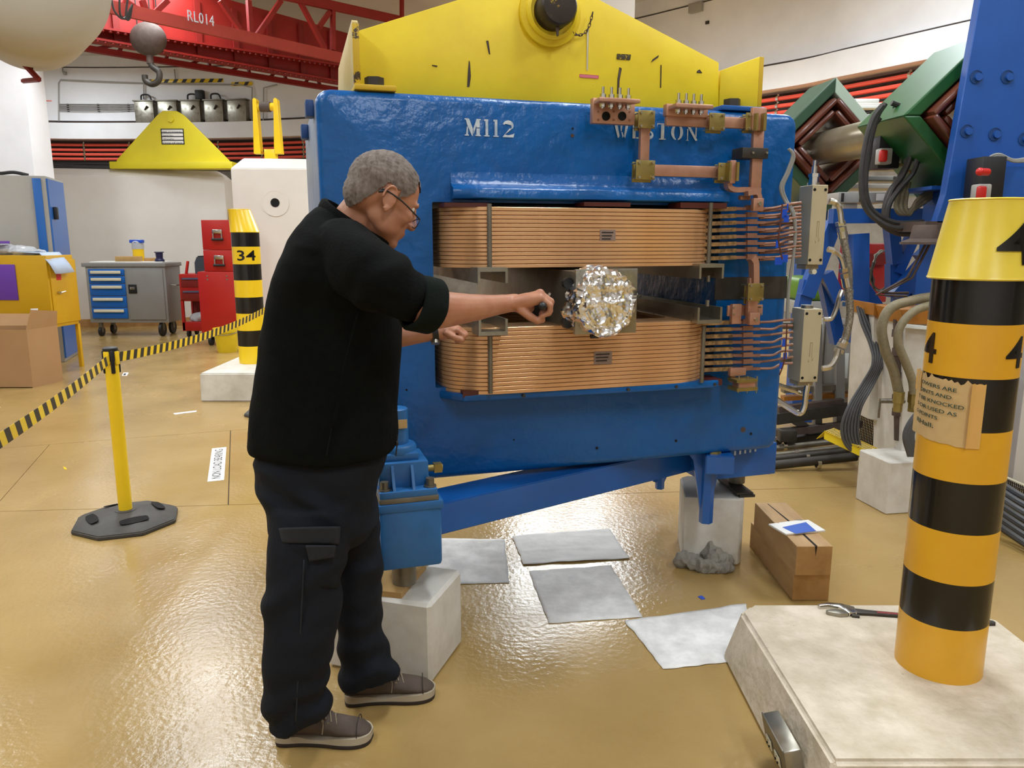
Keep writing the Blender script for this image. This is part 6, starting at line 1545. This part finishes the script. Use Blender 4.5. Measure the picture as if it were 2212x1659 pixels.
# ============================================================ RIGHT: MANIFOLDS, HOSES, BEAMLINE
def pts3(L_, Yd=None): return [at(p[0], p[1], p[2] if len(p) > 2 else Yd) for p in L_]
def hose(nm, L_, r, m_, label, cat, Y=None, n=8, k=6, group=None, sm=True, par=None):
    P = pts3(L_, Y); P = smooth_path(P, k) if sm else P
    if par is not None:
        o = MB().tube([p-par.location for p in P], r, n).build(nm, m_, par); return o
    o = MB().tube([p-P[0] for p in P], r, n).build(nm, m_); o.location = P[0]; return tag(o, label, cat, group)
def fit(t, p, q, r, m_='steel_bright', nm='fitting', n=6):
    a, b = at(*p)-t.location, at(*q)-t.location; MB().cyl(a, b, r, n).build(nm, m_, t, smooth=25)
MY = 3.36
def manifold(x0, x1, y0, y1, label, sc=.75):
    a, b = at(x0, y1, MY), at(x1, y0, MY); w_, h_ = b.x-a.x, b.z-a.z
    t = empty('manifold_block', a, math.radians(8), label, 'manifold')
    MB().box2((0, 0, 0), (w_, .11, h_), bev=.0025).build('block', 'beige', t, smooth=20)
    for x in (.14, .84):
        for z in (.06, .94): MB().cyl((w_*x, -.001, h_*z), (w_*x, .004, h_*z), .0065, 14).build('screw_hole', 'hollow', t)
    for (xa, xb, za, zb_) in ((.44, .47, .35, .55), (.47, .58, .54, .55), (.57, .585, .33, .55)): MB().box2((w_*xa, -.0008, h_*za), (w_*xb, .001, h_*zb_)).build('engraving', 'beige_dark', t, smooth=0)
    MB().prism([(w_*.38, -.0008, h_*.31), (w_*.42, -.0008, h_*.27), (w_*.46, -.0008, h_*.285)], (0, .001, 0)).prism([(w_*.58, -.0008, h_*.3), (w_*.66, -.0008, h_*.34), (w_*.64, -.0008, h_*.29)], (0, .001, 0)).build('engraving', 'beige_dark', t, smooth=0)
    MB().box2((w_*.05, .02, -.02), (w_*.9, .1, -.001), bev=.002).build('bracket', 'beige_dark', t)
    return t, w_, h_
m1, w1, h1 = manifold(1744, 1792, 399, 572, 'upper beige water manifold block at the right of the magnet')
MB().cyl((w1*.42, .05, h1), (w1*.42, .05, h1+.012), .026, 20).cyl((w1*.42, .05, h1+.012), (w1*.42, .05, h1+.035), .02, 6).cyl((w1*.42, .05, h1+.035), (w1*.42, .05, h1+.05), .024, 6).cyl((w1*.42, .05, h1+.05), (w1*.42, .05, h1+.08), .012, 12).cyl((w1*.42, .05, h1+.08), (w1*.42, .05, h1+.105), .008, 10).build('air_valve', 'steel_bright', m1, smooth=25)
MB().cyl((w1*.5, -.0, -.03), (w1*.5, .03, -.03), .012, 6).build('bolt', 'handle_cream', m1)
m2, w2_, h2 = manifold(1727, 1780, 668, 826, 'lower beige water manifold block with a round steel cap')
MB().cyl((w2_*.45, .05, h2), (w2_*.45, .05, h2+.014), .026, 24).build('cap', 'steel', m2)
# fixed steel elbows and braided hoses
e1 = hose('steel_elbow', [(1792, 434, 3.4), (1806, 438, 3.4), (1814, 452, 3.4), (1818, 482, 3.4)], .0125, 'steel_bright', 'upper bright steel elbow pipe leaving the top manifold', 'pipe')
def braid(L_, label, Y=3.4):
    P = smooth_path(pts3(L_, Y), 10); t = empty('braided_hose', P[0], 0, label, 'hose'); Q = [p-P[0] for p in P]
    MB().tube(Q, .0165, 14).build('braid', mat('braid', '#A8A296', .35, metal=.85, bump=(260, 1.0, .003), var=('#7C776C', 160, .08)), t)
    for (i, j) in ((0, 5), (len(Q)-6, len(Q)-1)): MB().cyl(Q[i], Q[j], .021, 12).build('ferrule', 'steel_bright', t)
    for (i, j) in ((0, -1), (len(Q)-1, 1)):
        d = (Q[i]-Q[i-j if i else 1]).normalized() if i else (Q[0]-Q[1]).normalized(); MB().cyl(Q[i], Q[i]+d*.02, .021, 6).cyl(Q[i]+d*.026, Q[i]+d*.044, .022, 6).build('hex_nut', 'steel_bright', t, smooth=25)
    return t
braid([(1819, 500), (1825, 530), (1832, 570), (1834, 610), (1832, 640)], 'upper braided steel hose behind the first elbow of the manifolds', 3.46)
e2 = hose('steel_elbow', [(1788, 538, 3.36), (1802, 542, 3.36), (1816, 556, 3.36), (1823, 580, 3.36)], .0125, 'steel_bright', 'middle bright steel elbow leaving the foot of the upper manifold', 'pipe')
braid([(1827, 600), (1834, 640), (1836, 680), (1828, 725), (1820, 742)], 'lower braided steel hose bending beside the lower manifold', 3.38)
hose('steel_elbow', [(1812, 755, 3.37), (1806, 775, 3.36), (1794, 792, 3.34), (1776, 796, 3.34)], .0125, 'steel_bright', 'lowest steel elbow entering the foot of the lower manifold', 'pipe')
hose('steel_elbow', [(1780, 690, 3.38), (1796, 688, 3.38), (1806, 668, 3.4), (1812, 645, 3.42), (1818, 628, 3.44)], .010, 'steel_bright', 'short steel elbow from the cap end of the lower manifold', 'pipe')
hose('drain_pipe', [(1745, 828, 3.4), (1741, 850, 3.4), (1738, 876, 3.4), (1730, 892, 3.4), (1716, 888, 3.4), (1676, 862, 3.4)], .0135, 'steel_bright', 'bright steel drain pipe below the lower manifold', 'pipe', k=4)
hose('return_pipe', [(1736, 850, 3.44), (1712, 842, 3.44), (1674, 830, 3.44)], .012, 'steel_bright', 'straight steel pipe above the drain pipe under the lower manifold', 'pipe')
for k in range(2):
    hose('grey_cable', [(1704+k*5, 321+k*3, 3.2), (1712+k*3, 336+k*4, 3.2), (1700+k*4, 372, 3.2), (1686+k*5, 405, 3.2), (1696+k*4, 435, 3.2), (1711+k*3, 458, 3.18), (1718, 500, 3.18), (1713, 560, 3.18), (1704, 620, 3.18), (1700+k, 690, 3.18)], .0065, 'grey_cable', ('left', 'right')[k]+' one of two pale grey cables hanging at the right edge of the magnet', 'cable')
hose('sensor_wire', [(1690, 440, 3.1), (1686, 480, 3.1), (1682, 520, 3.1), (1690, 560, 3.12)], .003, 'coil_brown', 'thin brown wire with blue tags tied across the copper pipes', 'wire')
hose('sensor_wire', [(1700, 700, 3.1), (1698, 740, 3.1), (1694, 780, 3.1), (1684, 810, 3.12)], .003, 'coil_brown', 'thin brown wire with blue tags beside the lower manifold', 'wire')

# beamline quadrupoles
qa, qb = at(1738, 328, 6.6), at(2060, 262, 4.5); qd = (qb-qa).normalized()
def quad(nm, c, hd, dp, label, grn):
    x = qd.cross(Vector((0, 0, 1))).normalized(); z = x.cross(qd)
    t = empty(nm, c, 0, label, 'magnet')
    def P(r, i, d_, rot=0): a = PI/2*i+rot; return x*(r*math.sin(a))+z*(r*math.cos(a))+qd*d_
    for i in range(4):
        a, b, c_, d_ = P(hd, i, 0), P(hd, i+1, 0), P(hd*.78, i+1, 0), P(hd*.78, i, 0)
        MB().prism([a, b, c_, d_], qd*dp, bev=.008).build('yoke_side', grn if i != 3 else 'green_pale', t, smooth=20)
        for w_ in (0, 1):
            L_ = []
            for s_ in (-.48, .48):
                for r_ in (hd*.4, hd*.52):
                    L_.append((s_, r_))
            ax = (P(1, i, 0)+P(1, i+1, 0)).normalized(); tn = (P(1, i+1, 0)-P(1, i, 0)).normalized()
            MB().box((0, 0, 0), (hd*(.95-w_*.25), dp+.12-w_*.04, hd*.09), bev=hd*.04, M=Matrix.Translation(ax*(hd*(.48-w_*.11))) @ Matrix((tn, qd, ax)).transposed().to_4x4() @ Matrix.Translation((0, dp/2, 0))).build('coil', 'coil_brown', t)
        MB().prism([P(hd*.5, i, .04, PI/4)*.95, P(hd*.42, i, .04, PI/4+.25)*.8, P(hd*.42, i, .04, PI/4-.25)*.8], qd*dp*.9).build('pole', 'steel_dark', t, smooth=0)
    return t, P
q1, P1_ = quad('quadrupole', qa+qd*-.0, .50, .5, 'dark green quadrupole magnet tipped on its corner, just right of the blue magnet', 'green_old')
ht = .5
p0, p1 = P1_(.505, 0, 0), P1_(.505, 3, 0)
q2c = at(2000, 275, 4.9); q2, P2_ = quad('quadrupole', q2c, .43, .55, 'brighter green quadrupole magnet behind the black hoses near the tall blue frame', 'green_mid')
bp = empty('beam_tube', qa-qd*.1, 0, 'stainless steel beam tube between the two green magnets', 'beam pipe'); Lb = (at(1985, 290, 4.9)-qa).length
MB().cyl(qd*-.1, qd*Lb, .125, 28).build('tube', 'tube_metal', bp); MB().ring(qd*.16, qd*.2, .131, .12, 28).build('weld_collar', 'steel', bp)
for s_, m_ in ((0, 'red_plastic'), (.02, 'clear_blue')): q = at(1763-s_*20, 318+s_*50, 6.2)-bp.location; MB().box(q+Vector((0, -.05, s_)), (.03, .01, .018)).build('sticker', m_, bp)
t = empty('cardboard_tag', at(1757, 232, 6.2), 0, 'brown tag hanging at the top of the dark green quadrupole', 'tag'); MB().box((0, 0, -.05), (.07, .004, .12)).build('sheet', 'old_paper', t, smooth=0); MB().cyl((0, 0, 0), (0, 0, .07), .003, 6).build('string', 'steel_dark', t)
t = empty('terminal_panel', at(1975, 300, 4.75), math.radians(-25), 'orange brown terminal panel on the brighter green magnet', 'panel')
MB().box((0, 0, 0), (.09, .02, .38), bev=.003).box((.0, -.02, .0), (.025, .03, .4), bev=.002).build('plate', 'orange_plate', t)
for k in range(7): MB().cyl((-.14, -.03, .15-k*.05), (.0, -.03, .15-k*.05), .009, 8).cyl((-.15, -.03, .15-k*.05), (-.1, -.03, .15-k*.05), .013, 6).build('fitting', 'brass', t)
def redbox(nm, x, y, Y, label, w_=.09, dx=.55, dz=.5):
    t = empty(nm, at(x, y, Y), 0, label, 'switch box')
    MB().box((0, .09, 0), (w_*1.4, .15, w_*2.4), bev=.005).build('black_case', 'black', t)
    MB().box((-w_*dx, -.02, -w_*dz), (w_*.8, .07, w_), bev=.008).build('grey_case', 'grey_light', t); MB().box((-w_*(dx+.25), -.06, -w_*dz), (w_*.5, .03, w_*.75), bev=.01).build('red_rocker', 'red_plastic', t); return t
redbox('switch_box', 1925, 322, 4.7, 'black box with a red switch on the beam tube among the hoses')
hoses = [([(1906, 228), (1886, 255), (1872, 300), (1862, 360), (1861, 410), (1868, 445), (1890, 472), (1930, 492), (1985, 490)], 'outer left'), ([(1912, 224), (1896, 250), (1882, 300), (1872, 360), (1870, 410), (1880, 448), (1905, 470), (1940, 482), (1995, 480)], 'inner left'),
         ([(1900, 255), (1884, 280), (1878, 330), (1868, 395), (1876, 440), (1900, 480), (1945, 505), (2000, 498)], 'rear left'), ([(1926, 222), (1955, 236), (1976, 270), (1985, 320), (1974, 370), (1945, 405), (1922, 440), (1918, 475), (1935, 500), (1975, 505), (2010, 492)], 'outer right'), ([(1932, 228), (1950, 250), (1966, 290), (1968, 335), (1950, 380), (1928, 410), (1914, 450), (1916, 490)], 'middle right'),
         ([(1925, 258), (1945, 268), (1960, 300), (1962, 345), (1938, 390), (1918, 420), (1910, 455), (1912, 480)], 'inner right')]
for k, (L_, nm) in enumerate(hoses): hose('black_hose', [(x, y, 4.45+.04*k) for x, y in L_], .0155, 'black_hose', nm+' black hose of the loop in front of the green magnet', 'hose')
for k in range(3): hose('tan_hose', [(1948+k*8, 395, 4.7), (1938+k*10, 425, 4.65), (1936+k*10, 450, 4.6), (1950+k*8, 462, 4.6), (1985, 445-k*8, 4.6), (2035, 408-k*6, 4.6)], .013, 'tan_hose', ('left', 'middle', 'right')[k]+' tan hose sweeping up to the tall blue frame', 'hose')
hose('fat_black_hose', [(2050, 165, 4.5), (2042, 190, 4.5), (2040, 220, 4.5), (2026, 238, 4.5), (2005, 240, 4.5), (1992, 228, 4.5)], .03, 'black', 'fat black corrugated hose hooked beside the tall blue frame', 'hose')

# blue support frame under the beamline
bf = empty('beamline_stand', at(1900, 560, 5.0), 0, 'blue steel braced stand carrying the beamline', 'stand')
FBN = [0]
def fb(x0, y0, x1, y1, w_, Y=5.0, Y2=None, m_='blue_frame', th=.08, nm='beam'):
    FBN[0] += 1; Y = Y+.0043*FBN[0]; th = th+.0031*(FBN[0] % 5)
    a, b = at(x0, y0, Y)-bf.location, at(x1, y1, Y2 or Y)-bf.location; d = (b-a).normalized(); nn = Vector((0, -1, 0)) if abs(d.y) < .9 else Vector((1, 0, 0))
    MB().strip([a, b], w_, th, nn).build(nm, m_, bf, smooth=0)
fb(1795, 467, 2040, 466, .09); fb(1855, 505, 1855, 740, .1); fb(1800, 480, 1740, 640, .09, 5.1); fb(1782, 590, 1810, 650, .08, 5.1); fb(1850, 600, 1910, 690, .07); fb(1745, 605, 1720, 720, .08, 5.1); fb(1778, 590, 1810, 740, .08, 5.15)
fb(1925, 490, 1933, 570, .07); fb(1985, 480, 1935, 590, .06); fb(1932, 570, 1932, 640, .09); fb(2040, 520, 1935, 640, .09, 4.9); fb(1930, 655, 2050, 655, .12, 5.0); fb(1960, 600, 1990, 690, .05, 4.95)
fb(1990, 540, 2060, 620, .1, 5.1, None, 'blue_dark')
t = empty('red_machine', at(1890, 590, 5.6), 0, 'red cabinet seen through the blue stand', 'cabinet'); MB().box((0, .2, 0), (.2, .4, .42), bev=.01).build('body', 'red_tool', t); MB().box((.0, -.01, .1), (.12, .02, .08)).build('vent', 'red_dark', t)
t = empty('coil_of_wire', at(1905, 585, 5.3), 0, 'tangled coil of thin wire hanging by the red cabinet', 'wire')
random.seed(11)
for k in range(5): P = [Vector((.07*math.cos(a)*(1+.1*random.random())+random.uniform(-.01, .01), random.uniform(-.02, .02), .13*math.sin(a)*(1+.1*random.random()))) for a in [2*PI*j/14 for j in range(14)]]; MB().tube(P+[P[0]], .006, 5).build('turn', 'steel_dull', t)
t = empty('green_machine', at(1760, 625, 5.8), 0, 'bright green machine cover seen below the beam stand', 'machine cover'); MB().box((0, .2, 0), (.24, .4, .18), bev=.05, seg=4).build('cover', 'green_bright', t); MB().box((0, .2, -.14), (.26, .42, .1), bev=.01).build('base', 'grey_light', t)
# pale boxes and trays behind
def clut(nm, x0, y0, x1, y1, Y, dp, m_, label, cat, extra=None):
    a, b = at(x0, y1, Y), at(x1, y0, Y); t = empty(nm, a, 0, label, cat); w_, h_ = b.x-a.x, b.z-a.z
    MB().box2((0, 0, 0), (w_, dp, h_), bev=min(.006, h_*.2)).build('body', m_, t)
    if extra:
        for (u0, v0, u1, v1, mm, nn) in extra: MB().box2((w_*u0, -.008, h_*v0), (w_*u1, 0, h_*v1), bev=.001).build(nn, mm, t)
    return t
clut('instrument_box', 1810, 415, 1925, 438, 5.4, .3, 'grey_light', 'long pale grey instrument box under the beam tube with a paper label', 'instrument', [(.72, .2, .92, .85, 'paper', 'paper_label'), (.05, .1, .1, .9, 'steel_dark', 'seam'), (.4, .1, .42, .9, 'steel_dark', 'seam')])
clut('white_box', 1820, 440, 1853, 468, 5.5, .2, 'white_label', 'small white electrical box left of the black hose loop', 'electrical box', [(.1, .1, .9, .9, 'paper', 'lid')])
clut('green_tray', 1948, 412, 1998, 424, 5.4, .3, 'green_pale', 'green edged flat tray behind the tan hoses', 'tray', [(.4, .5, 1, 1, 'green_bright', 'edge_strip')])
clut('fluorescent_batten', 1850, 222, 1935, 234, 7.6, .1, 'paper', 'white fluorescent batten on the wall below the red pipes', 'lamp', [(0, .0, 1, .4, 'white_label', 'tube')])
clut('white_duct', 1845, 213, 1900, 222, 7.8, .1, 'white_label', 'short white duct just above the fluorescent batten', 'duct', [(0, .2, .05, .8, 'grey_light', 'end_cap')])
for k, (y, m_) in enumerate(((246, 'grey_light'), (262, 'grey_cab'), (284, 'grey_light'), (355, 'grey_light'), (380, 'grey_cab'), (398, 'grey_light'))):
    clut('cable_tray', 1800, y, 2060, y+9, 7.0-.15*k, .3, m_, '%s grey cable tray level behind the beam tube' % ('first', 'second', 'third', 'fourth', 'fifth', 'sixth')[k], 'cable tray', [(.1, .1, .12, .9, 'steel_dark', 'joint'), (.5, .1, .52, .9, 'steel_dark', 'joint')])
clut('grey_cabinet', 1990, 330, 2030, 400, 5.3, .3, 'grey_light', 'small grey cabinet beside the tall blue frame', 'cabinet', [(.1, .05, .9, .95, 'grey_cab', 'door')])
clut('blue_valves', 1985, 380, 2025, 410, 5.1, .15, 'blue_frame', 'pair of blue square tube ends near the tan hoses', 'frame', [(.1, .2, .4, .8, 'hollow', 'opening'), (.6, .2, .9, .8, 'hollow', 'opening')])
clut('grey_screen', 1765, 690, 1850, 870, 5.6, .1, 'grey_light', 'pale grey panel seen behind the braided hoses', 'panel', [(.05, .05, .1, .95, 'steel_dull', 'edge'), (.5, .3, .85, .6, 'white_label', 'plate')])

# tall blue frame at the right edge
tf = empty('tall_blue_frame', at(2120, 240, 4.2), 0, 'tall blue steel frame plate with recessed bolts at the right edge', 'frame')
def tq2(x, y, Y=4.2): return at(x, y, Y)-tf.location
MB().prism([tq2(2122, -30), tq2(2330, -30), tq2(2330, 485), tq2(2022, 482), tq2(2042, 420)], (0, .06, 0), bev=.004).build('plate', 'blue_frame', tf, smooth=20)
for (x, y) in ((2109, 166), (2176, 166), (2088, 283), (2149, 290), (2213, 300)):
    c = tq2(x, y); MB().ring(c+Vector((0, -.004, 0)), c+Vector((0, .02, 0)), .034, .03, 24).build('recess_rim', 'blue_dark', tf); MB().cyl(c+Vector((0, -.002, 0)), c, .031, 24).build('recess', 'blue_dark', tf); MB().cyl(c+Vector((.008, -.014, -.002)), c+Vector((.008, 0, -.002)), .019, 14).build('bolt', 'blue_frame', tf)
MB().prism([tq2(2150, 360, 4.1), tq2(2230, 360, 4.1), tq2(2230, 470, 4.1), tq2(2130, 470, 4.1)], (0, .08, 0)).build('stiffener', 'blue_frame', tf, smooth=0)
MB().box2(tuple(tq2(2000, 478)), tuple(tq2(2090, 500)+Vector((0, .3, 0)))).build('foot_plate', 'iron_rust', tf)
c = tq2(1997, 528, 4.1); MB().lathe([(.12, 0), (.12, .012), (.075, .03), (.065, .09), (.06, .1), (0, .1)], c, 20).build('round_foot', 'iron_rust', tf)
rb = redbox('switch_box', 2150, 382, 4.0, 'black control box with a red button and red switch on the tall blue frame', .085, .9, .95)
c = at(2117, 371, 3.9)-rb.location; MB().cyl(c, c+Vector((.05, .02, 0)), .018, 14).sphere(c, .02, 12, 8).build('red_button', 'red_plastic', rb)
for k in range(3): hose('grey_wire', [(2130, 352+k*2, 4.05), (2140, 338+k*4, 4.05), (2160, 333+k*3, 4.05), (2190, 345+k*2, 4.05), (2225, 340+k*4, 4.05)], .006, 'grey_cable', ('upper', 'middle', 'lower')[k]+' grey wire looping into the black control box at the right edge', 'wire')
for k in range(2):
    hose('brown_conduit', [(2012+k*8, 505, 4.15), (1960+k*10, 600, 4.15), (1893+k*14, 637-k*4, 4.15), (1960+k*3, 640-k*7, 4.1)], .0075, 'iron_rust', ('left', 'right')[k]+' bent brown conduit running down from the blue frame foot', 'conduit', sm=False)

# white pillars with rusty tops, pipes and tan hoses
t = empty('white_pillar', (at(1885, 905, 4.6).x, 4.6, 0), 0, 'white tapered pillar with rusty top plate, left of the tan hoses', 'pillar')
def pr(L_, Y, dp, nm, m_, t, bev=.004): MB().prism([at(x, y, Y)-t.location for x, y in L_], (0, dp, 0), bev=bev).build(nm, m_, t, smooth=20)
pr([(1875, 905), (1925, 915), (1925, 680), (1888, 680)], 4.6, .3, 'shaft', 'white_conc', t); pr([(1887, 682), (1930, 684), (1928, 664), (1888, 655)], 4.56, .36, 'top_plate', 'orange_plate', t)
t = empty('white_pillar', (at(1950, 860, 4.3).x, 4.3, 0), 0, 'white pillar behind the bollard numbered 4 and the tan hoses', 'pillar')
pr([(1945, 1020), (2080, 1020), (2080, 700), (1955, 698)], 4.3, .35, 'shaft', 'white_conc', t); pr([(1952, 700), (2080, 702), (2080, 672), (1945, 668)], 4.26, .4, 'top_plate', 'orange_plate', t); pr([(1957, 709), (2040, 716), (2040, 708), (1957, 700)], 4.25, .02, 'drip_edge', 'white_label', t)
t = empty('rusty_pipe', (at(1935, 900, 4.35).x, 4.35, 0), 0, 'rusty vertical water pipe with valve between the white pillars', 'pipe')
a, b = at(1940, 950, 4.35)-t.location, at(1938, 690, 4.35)-t.location; MB().tube([a, b], .022, 12).build('pipe', 'iron_rust', t)
for y in (720, 760, 810, 860, 890): c = at(1939, y, 4.35)-t.location; MB().cyl(c-Vector((0, 0, .02)), c+Vector((0, 0, .02)), .032, 8).build('coupling', 'iron_rust', t)
c = at(1935, 866, 4.3)-t.location; MB().cyl(c-Vector((.09, 0, 0)), c+Vector((.05, 0, 0)), .014, 10).box(c+Vector((-.09, 0, -.05)), (.012, .01, .1), bev=.003).build('valve_handle', 'steel_dull', t)
hose('tan_loop_hose', [(2015, 641, 4.1), (1975, 648, 4.1), (1925, 665, 4.1), (1905, 705, 4.1), (1912, 755, 4.1), (1930, 800, 4.1), (1942, 850, 4.1)], .026, 'tan_hose', 'left fat tan hose looping down between the white pillars', 'hose', n=14, k=8)
hose('tan_loop_hose', [(2015, 658, 4.05), (1975, 672, 4.05), (1945, 705, 4.05), (1940, 740, 4.05), (1955, 780, 4.05), (1970, 820, 4.05), (1974, 850, 4.05)], .022, 'tan_hose', 'right fat tan hose looping down between the white pillars', 'hose', n=14, k=8)
for k, (x, y) in enumerate(((1942, 850), (1974, 850))):
    t = empty('hose_coupling', at(x, y, 4.08), 0, ('left', 'right')[k]+' brass coupling at the lower end of a tan loop hose', 'coupling'); MB().cyl((0, 0, .01), (0, 0, -.05), .03, 8).cyl((0, 0, -.05), (0, 0, -.1), .024, 8).build('body', 'brass', t)
for k in range(6):
    o = k*7
    hose('grey_hose', [(1852+o*.8, 662+k*3, 4.7), (1862+o, 700, 4.65), (1880+o*.9, 745, 4.6), (1886+o*.6, 785, 4.55), (1862+o*.7, 830, 4.55), (1832+o*.8, 880, 4.5), (1818+o, 925, 4.5), (1830+o*.8, 965, 4.5), (1868, 990+o*.5, 4.5)], .0092, 'grey_hose', '%s dark grey cable of the bundle hanging right of the manifolds' % ('first', 'second', 'third', 'fourth', 'fifth', 'sixth')[k], 'cable')
for k in range(4): hose('grey_hose', [(2010, 870+k*4, 4.0), (1975+k*4, 900, 4.0), (1955+k*5, 940, 4.0), (1965+k*5, 985, 4.0)], .014, 'grey_hose', '%s short dark cable behind the left side of bollard 4' % ('first', 'second', 'third', 'fourth')[k], 'cable')
# floor pipes and dark base frame
for k, (y0, y1, r, Y, m_) in enumerate(((968, 948, .022, 5.3, 'steel_dull'), (982, 962, .016, 5.2, 'steel_dull'), (991, 972, .024, 5.05, 'steel_dark'), (1004, 986, .03, 4.9, 'steel_dark'))):
    L_ = pts3([(1560, y0+12, Y), (1680, y0, Y), (1850, y1, Y)]); t = empty('floor_pipe', L_[1], 0, '%s of four grey pipes running along the floor edge behind the magnet' % ('farthest', 'second farthest', 'third farthest', 'nearest')[k], 'pipe')
    MB().tube([p-L_[1] for p in L_], r, 12).build('pipe', m_, t)
    c = at(1695+k*24, (y0+y1)/2+6, Y)-L_[1]; MB().ring(c-Vector((.012, 0, 0)), c+Vector((.012, .0, 0)), r+.008, r, 16).build('pipe_clamp', 'steel_bright', t)
sf = empty('base_frame', at(1750, 900, 5.4), 0, 'dark steel base frame on the floor behind the magnet', 'frame')
for k_, (x0, y0, x1, y1, w_, m_) in enumerate(((1675, 905, 1850, 880, .08, 'steel_dark'), (1675, 935, 1860, 915, .05, 'iron_rust'), (1680, 885, 1820, 868, .05, 'iron_rust'), (1675, 958, 1850, 935, .07, 'steel_dark'), (1690, 890, 1780, 950, .06, 'grey_cab'), (1765, 700, 1765, 950, .05, 'grey_cab'), (1812, 700, 1812, 930, .06, 'grey_cab'), (1690, 842, 1860, 832, .04, 'steel_dull'), (1690, 860, 1860, 850, .03, 'orange_plate'))):
    a, b = at(x0, y0, 5.4+.017*k_)-sf.location, at(x1, y1, 5.4+.017*k_)-sf.location; MB().strip([a, b], w_, .05+.003*k_, (0, -1, 0)).build('rail', m_, sf, smooth=0)
MB().box(at(1700, 940, 5.3)-sf.location, (.12, .08, .09), bev=.01).build('valve_body', 'steel_dark', sf)

# yellow perforated guard resting over the block
pg = empty('perforated_guard', at(1800, 925, 4.7), 0, 'yellow perforated metal guard channel lying behind the small concrete block', 'guard'); A0_, B0_ = Vector((0, 0, 0)), at(2235, 1128, 3.85)-pg.location; gd = (B0_-A0_).normalized(); Lg = (B0_-A0_).length; gs = Vector((-gd.y, gd.x, 0)).normalized()*-1; gw = .11
for o_ in (0, gw): MB().strip([A0_+gs*o_, B0_+gs*o_], .012, .004, (0, 0, 1)).build('edge_strip', 'yellow_edge', pg, smooth=0)
mb = MB(); n_ = 90
for k in range(n_): c = A0_+gd*Lg*(k+.5)/n_; mb.strip([c, c+gs*gw], .009, .003, (0, 0, 1))
for j in range(1, 4): mb.strip([A0_+gs*gw*j/4, B0_+gs*gw*j/4], .004, .0032, (0, 0, 1))
m_ = mb.build('perforated_web', 'handle_cream', pg, smooth=0); MATS['handle_cream']; m_.data.materials[0] = mat('guard_yellow', '#D8C06A', .5); m_['kind'] = 'stuff'
for o_ in (0, gw): MB().prism([A0_+gs*o_, B0_+gs*o_, B0_+gs*o_-Vector((0, 0, .05)), A0_+gs*o_-Vector((0, 0, .05))], gs*.002).build('side_flange', 'yellow_beam', pg, smooth=0)
MB().prism([A0_-gs*.0, A0_+gs*gw, A0_+gs*gw-gd*.05-Vector((0, 0, .07)), A0_-gd*.05-Vector((0, 0, .07))], (0, 0, -.004)).build('end_flap', 'yellow_beam', pg, smooth=0)
mt = empty('mesh_tray', at(1830, 880, 5.0), 0, 'dark mesh cable tray with pale rim behind the yellow guard', 'cable tray'); a, b = Vector((0, 0, 0)), at(2240, 1060, 4.35)-mt.location
MB().strip([a, b], .03, .006, (0, 0, 1)).build('rim', 'handle_cream', mt, smooth=0)
mb = MB(); d = (b-a); n_ = 110
for k in range(n_): c = a+d*(k+.5)/n_; mb.strip([c, c-Vector((0, 0, .2))], .006, .004, (0, -1, 0))
for j in range(1, 12): mb.strip([a-Vector((0, 0, .017*j)), b-Vector((0, 0, .017*j))], .004, .004, (0, -1, 0))
m_ = mb.build('mesh_side', 'steel_dark', mt, smooth=0); m_['kind'] = 'stuff'
for k in range(7): hose('tray_cable', [(2150, 1035+k*16, 4.2-.08*k), (2190, 1062+k*16, 4.1-.08*k), (2240, 1090+k*17, 3.95-.08*k)], .018, 'black_hose' if k > 2 else 'grey_hose', '%s of seven cables showing at the right edge beside bollard 4' % ('uppermost', 'second', 'third', 'fourth', 'fifth', 'sixth', 'lowest')[k], 'cable')
sl = at(2183, 1070, 4.5); t = empty('white_slab', (sl.x, 4.5, 0), 0, 'pale white shielding slab at the right edge behind bollard 4', 'block'); MB().box2((0, 0, 0), (1.2, .5, at(2190, 605, 4.5).z), bev=.01).build('body', 'clean_block', t)
# columns that carry the beamline and the tall frame
for c, z1, r_ in ((qa+qd*.25, (qa+qd*.25).z-.46, .09), (q2c+qd*.3, q2c.z-.4, .09)):
    l_ = bf.location; MB().box2((c.x-r_-l_.x, c.y-r_-l_.y, -l_.z), (c.x+r_-l_.x, c.y+r_-l_.y, z1-l_.z), bev=.006).box((c.x-l_.x, c.y-l_.y, z1-l_.z+.01), (.4, .4, .02)).build('column', 'blue_frame', bf, smooth=20)
c = at(2130, 480, 4.3); l_ = tf.location
MB().box2((c.x-.07-l_.x, c.y-.07-l_.y, -l_.z), (c.x+.07-l_.x, c.y+.07-l_.y, c.z-l_.z), bev=.006).box2((c.x-.2-l_.x, c.y-.15-l_.y, -l_.z), (c.x+.2-l_.x, c.y+.15-l_.y, .03-l_.z)).build('column', 'blue_frame', tf, smooth=20)
for m_, w_, h_ in ((m1, w1, h1), (m2, w2_, h2)):
    for zz in (.25, .75): MB().box2((-.17, .085, h_*zz-.015), (w_*.4, .1, h_*zz+.015), bev=.002).build('mounting_bracket', 'steel_dull', m_)
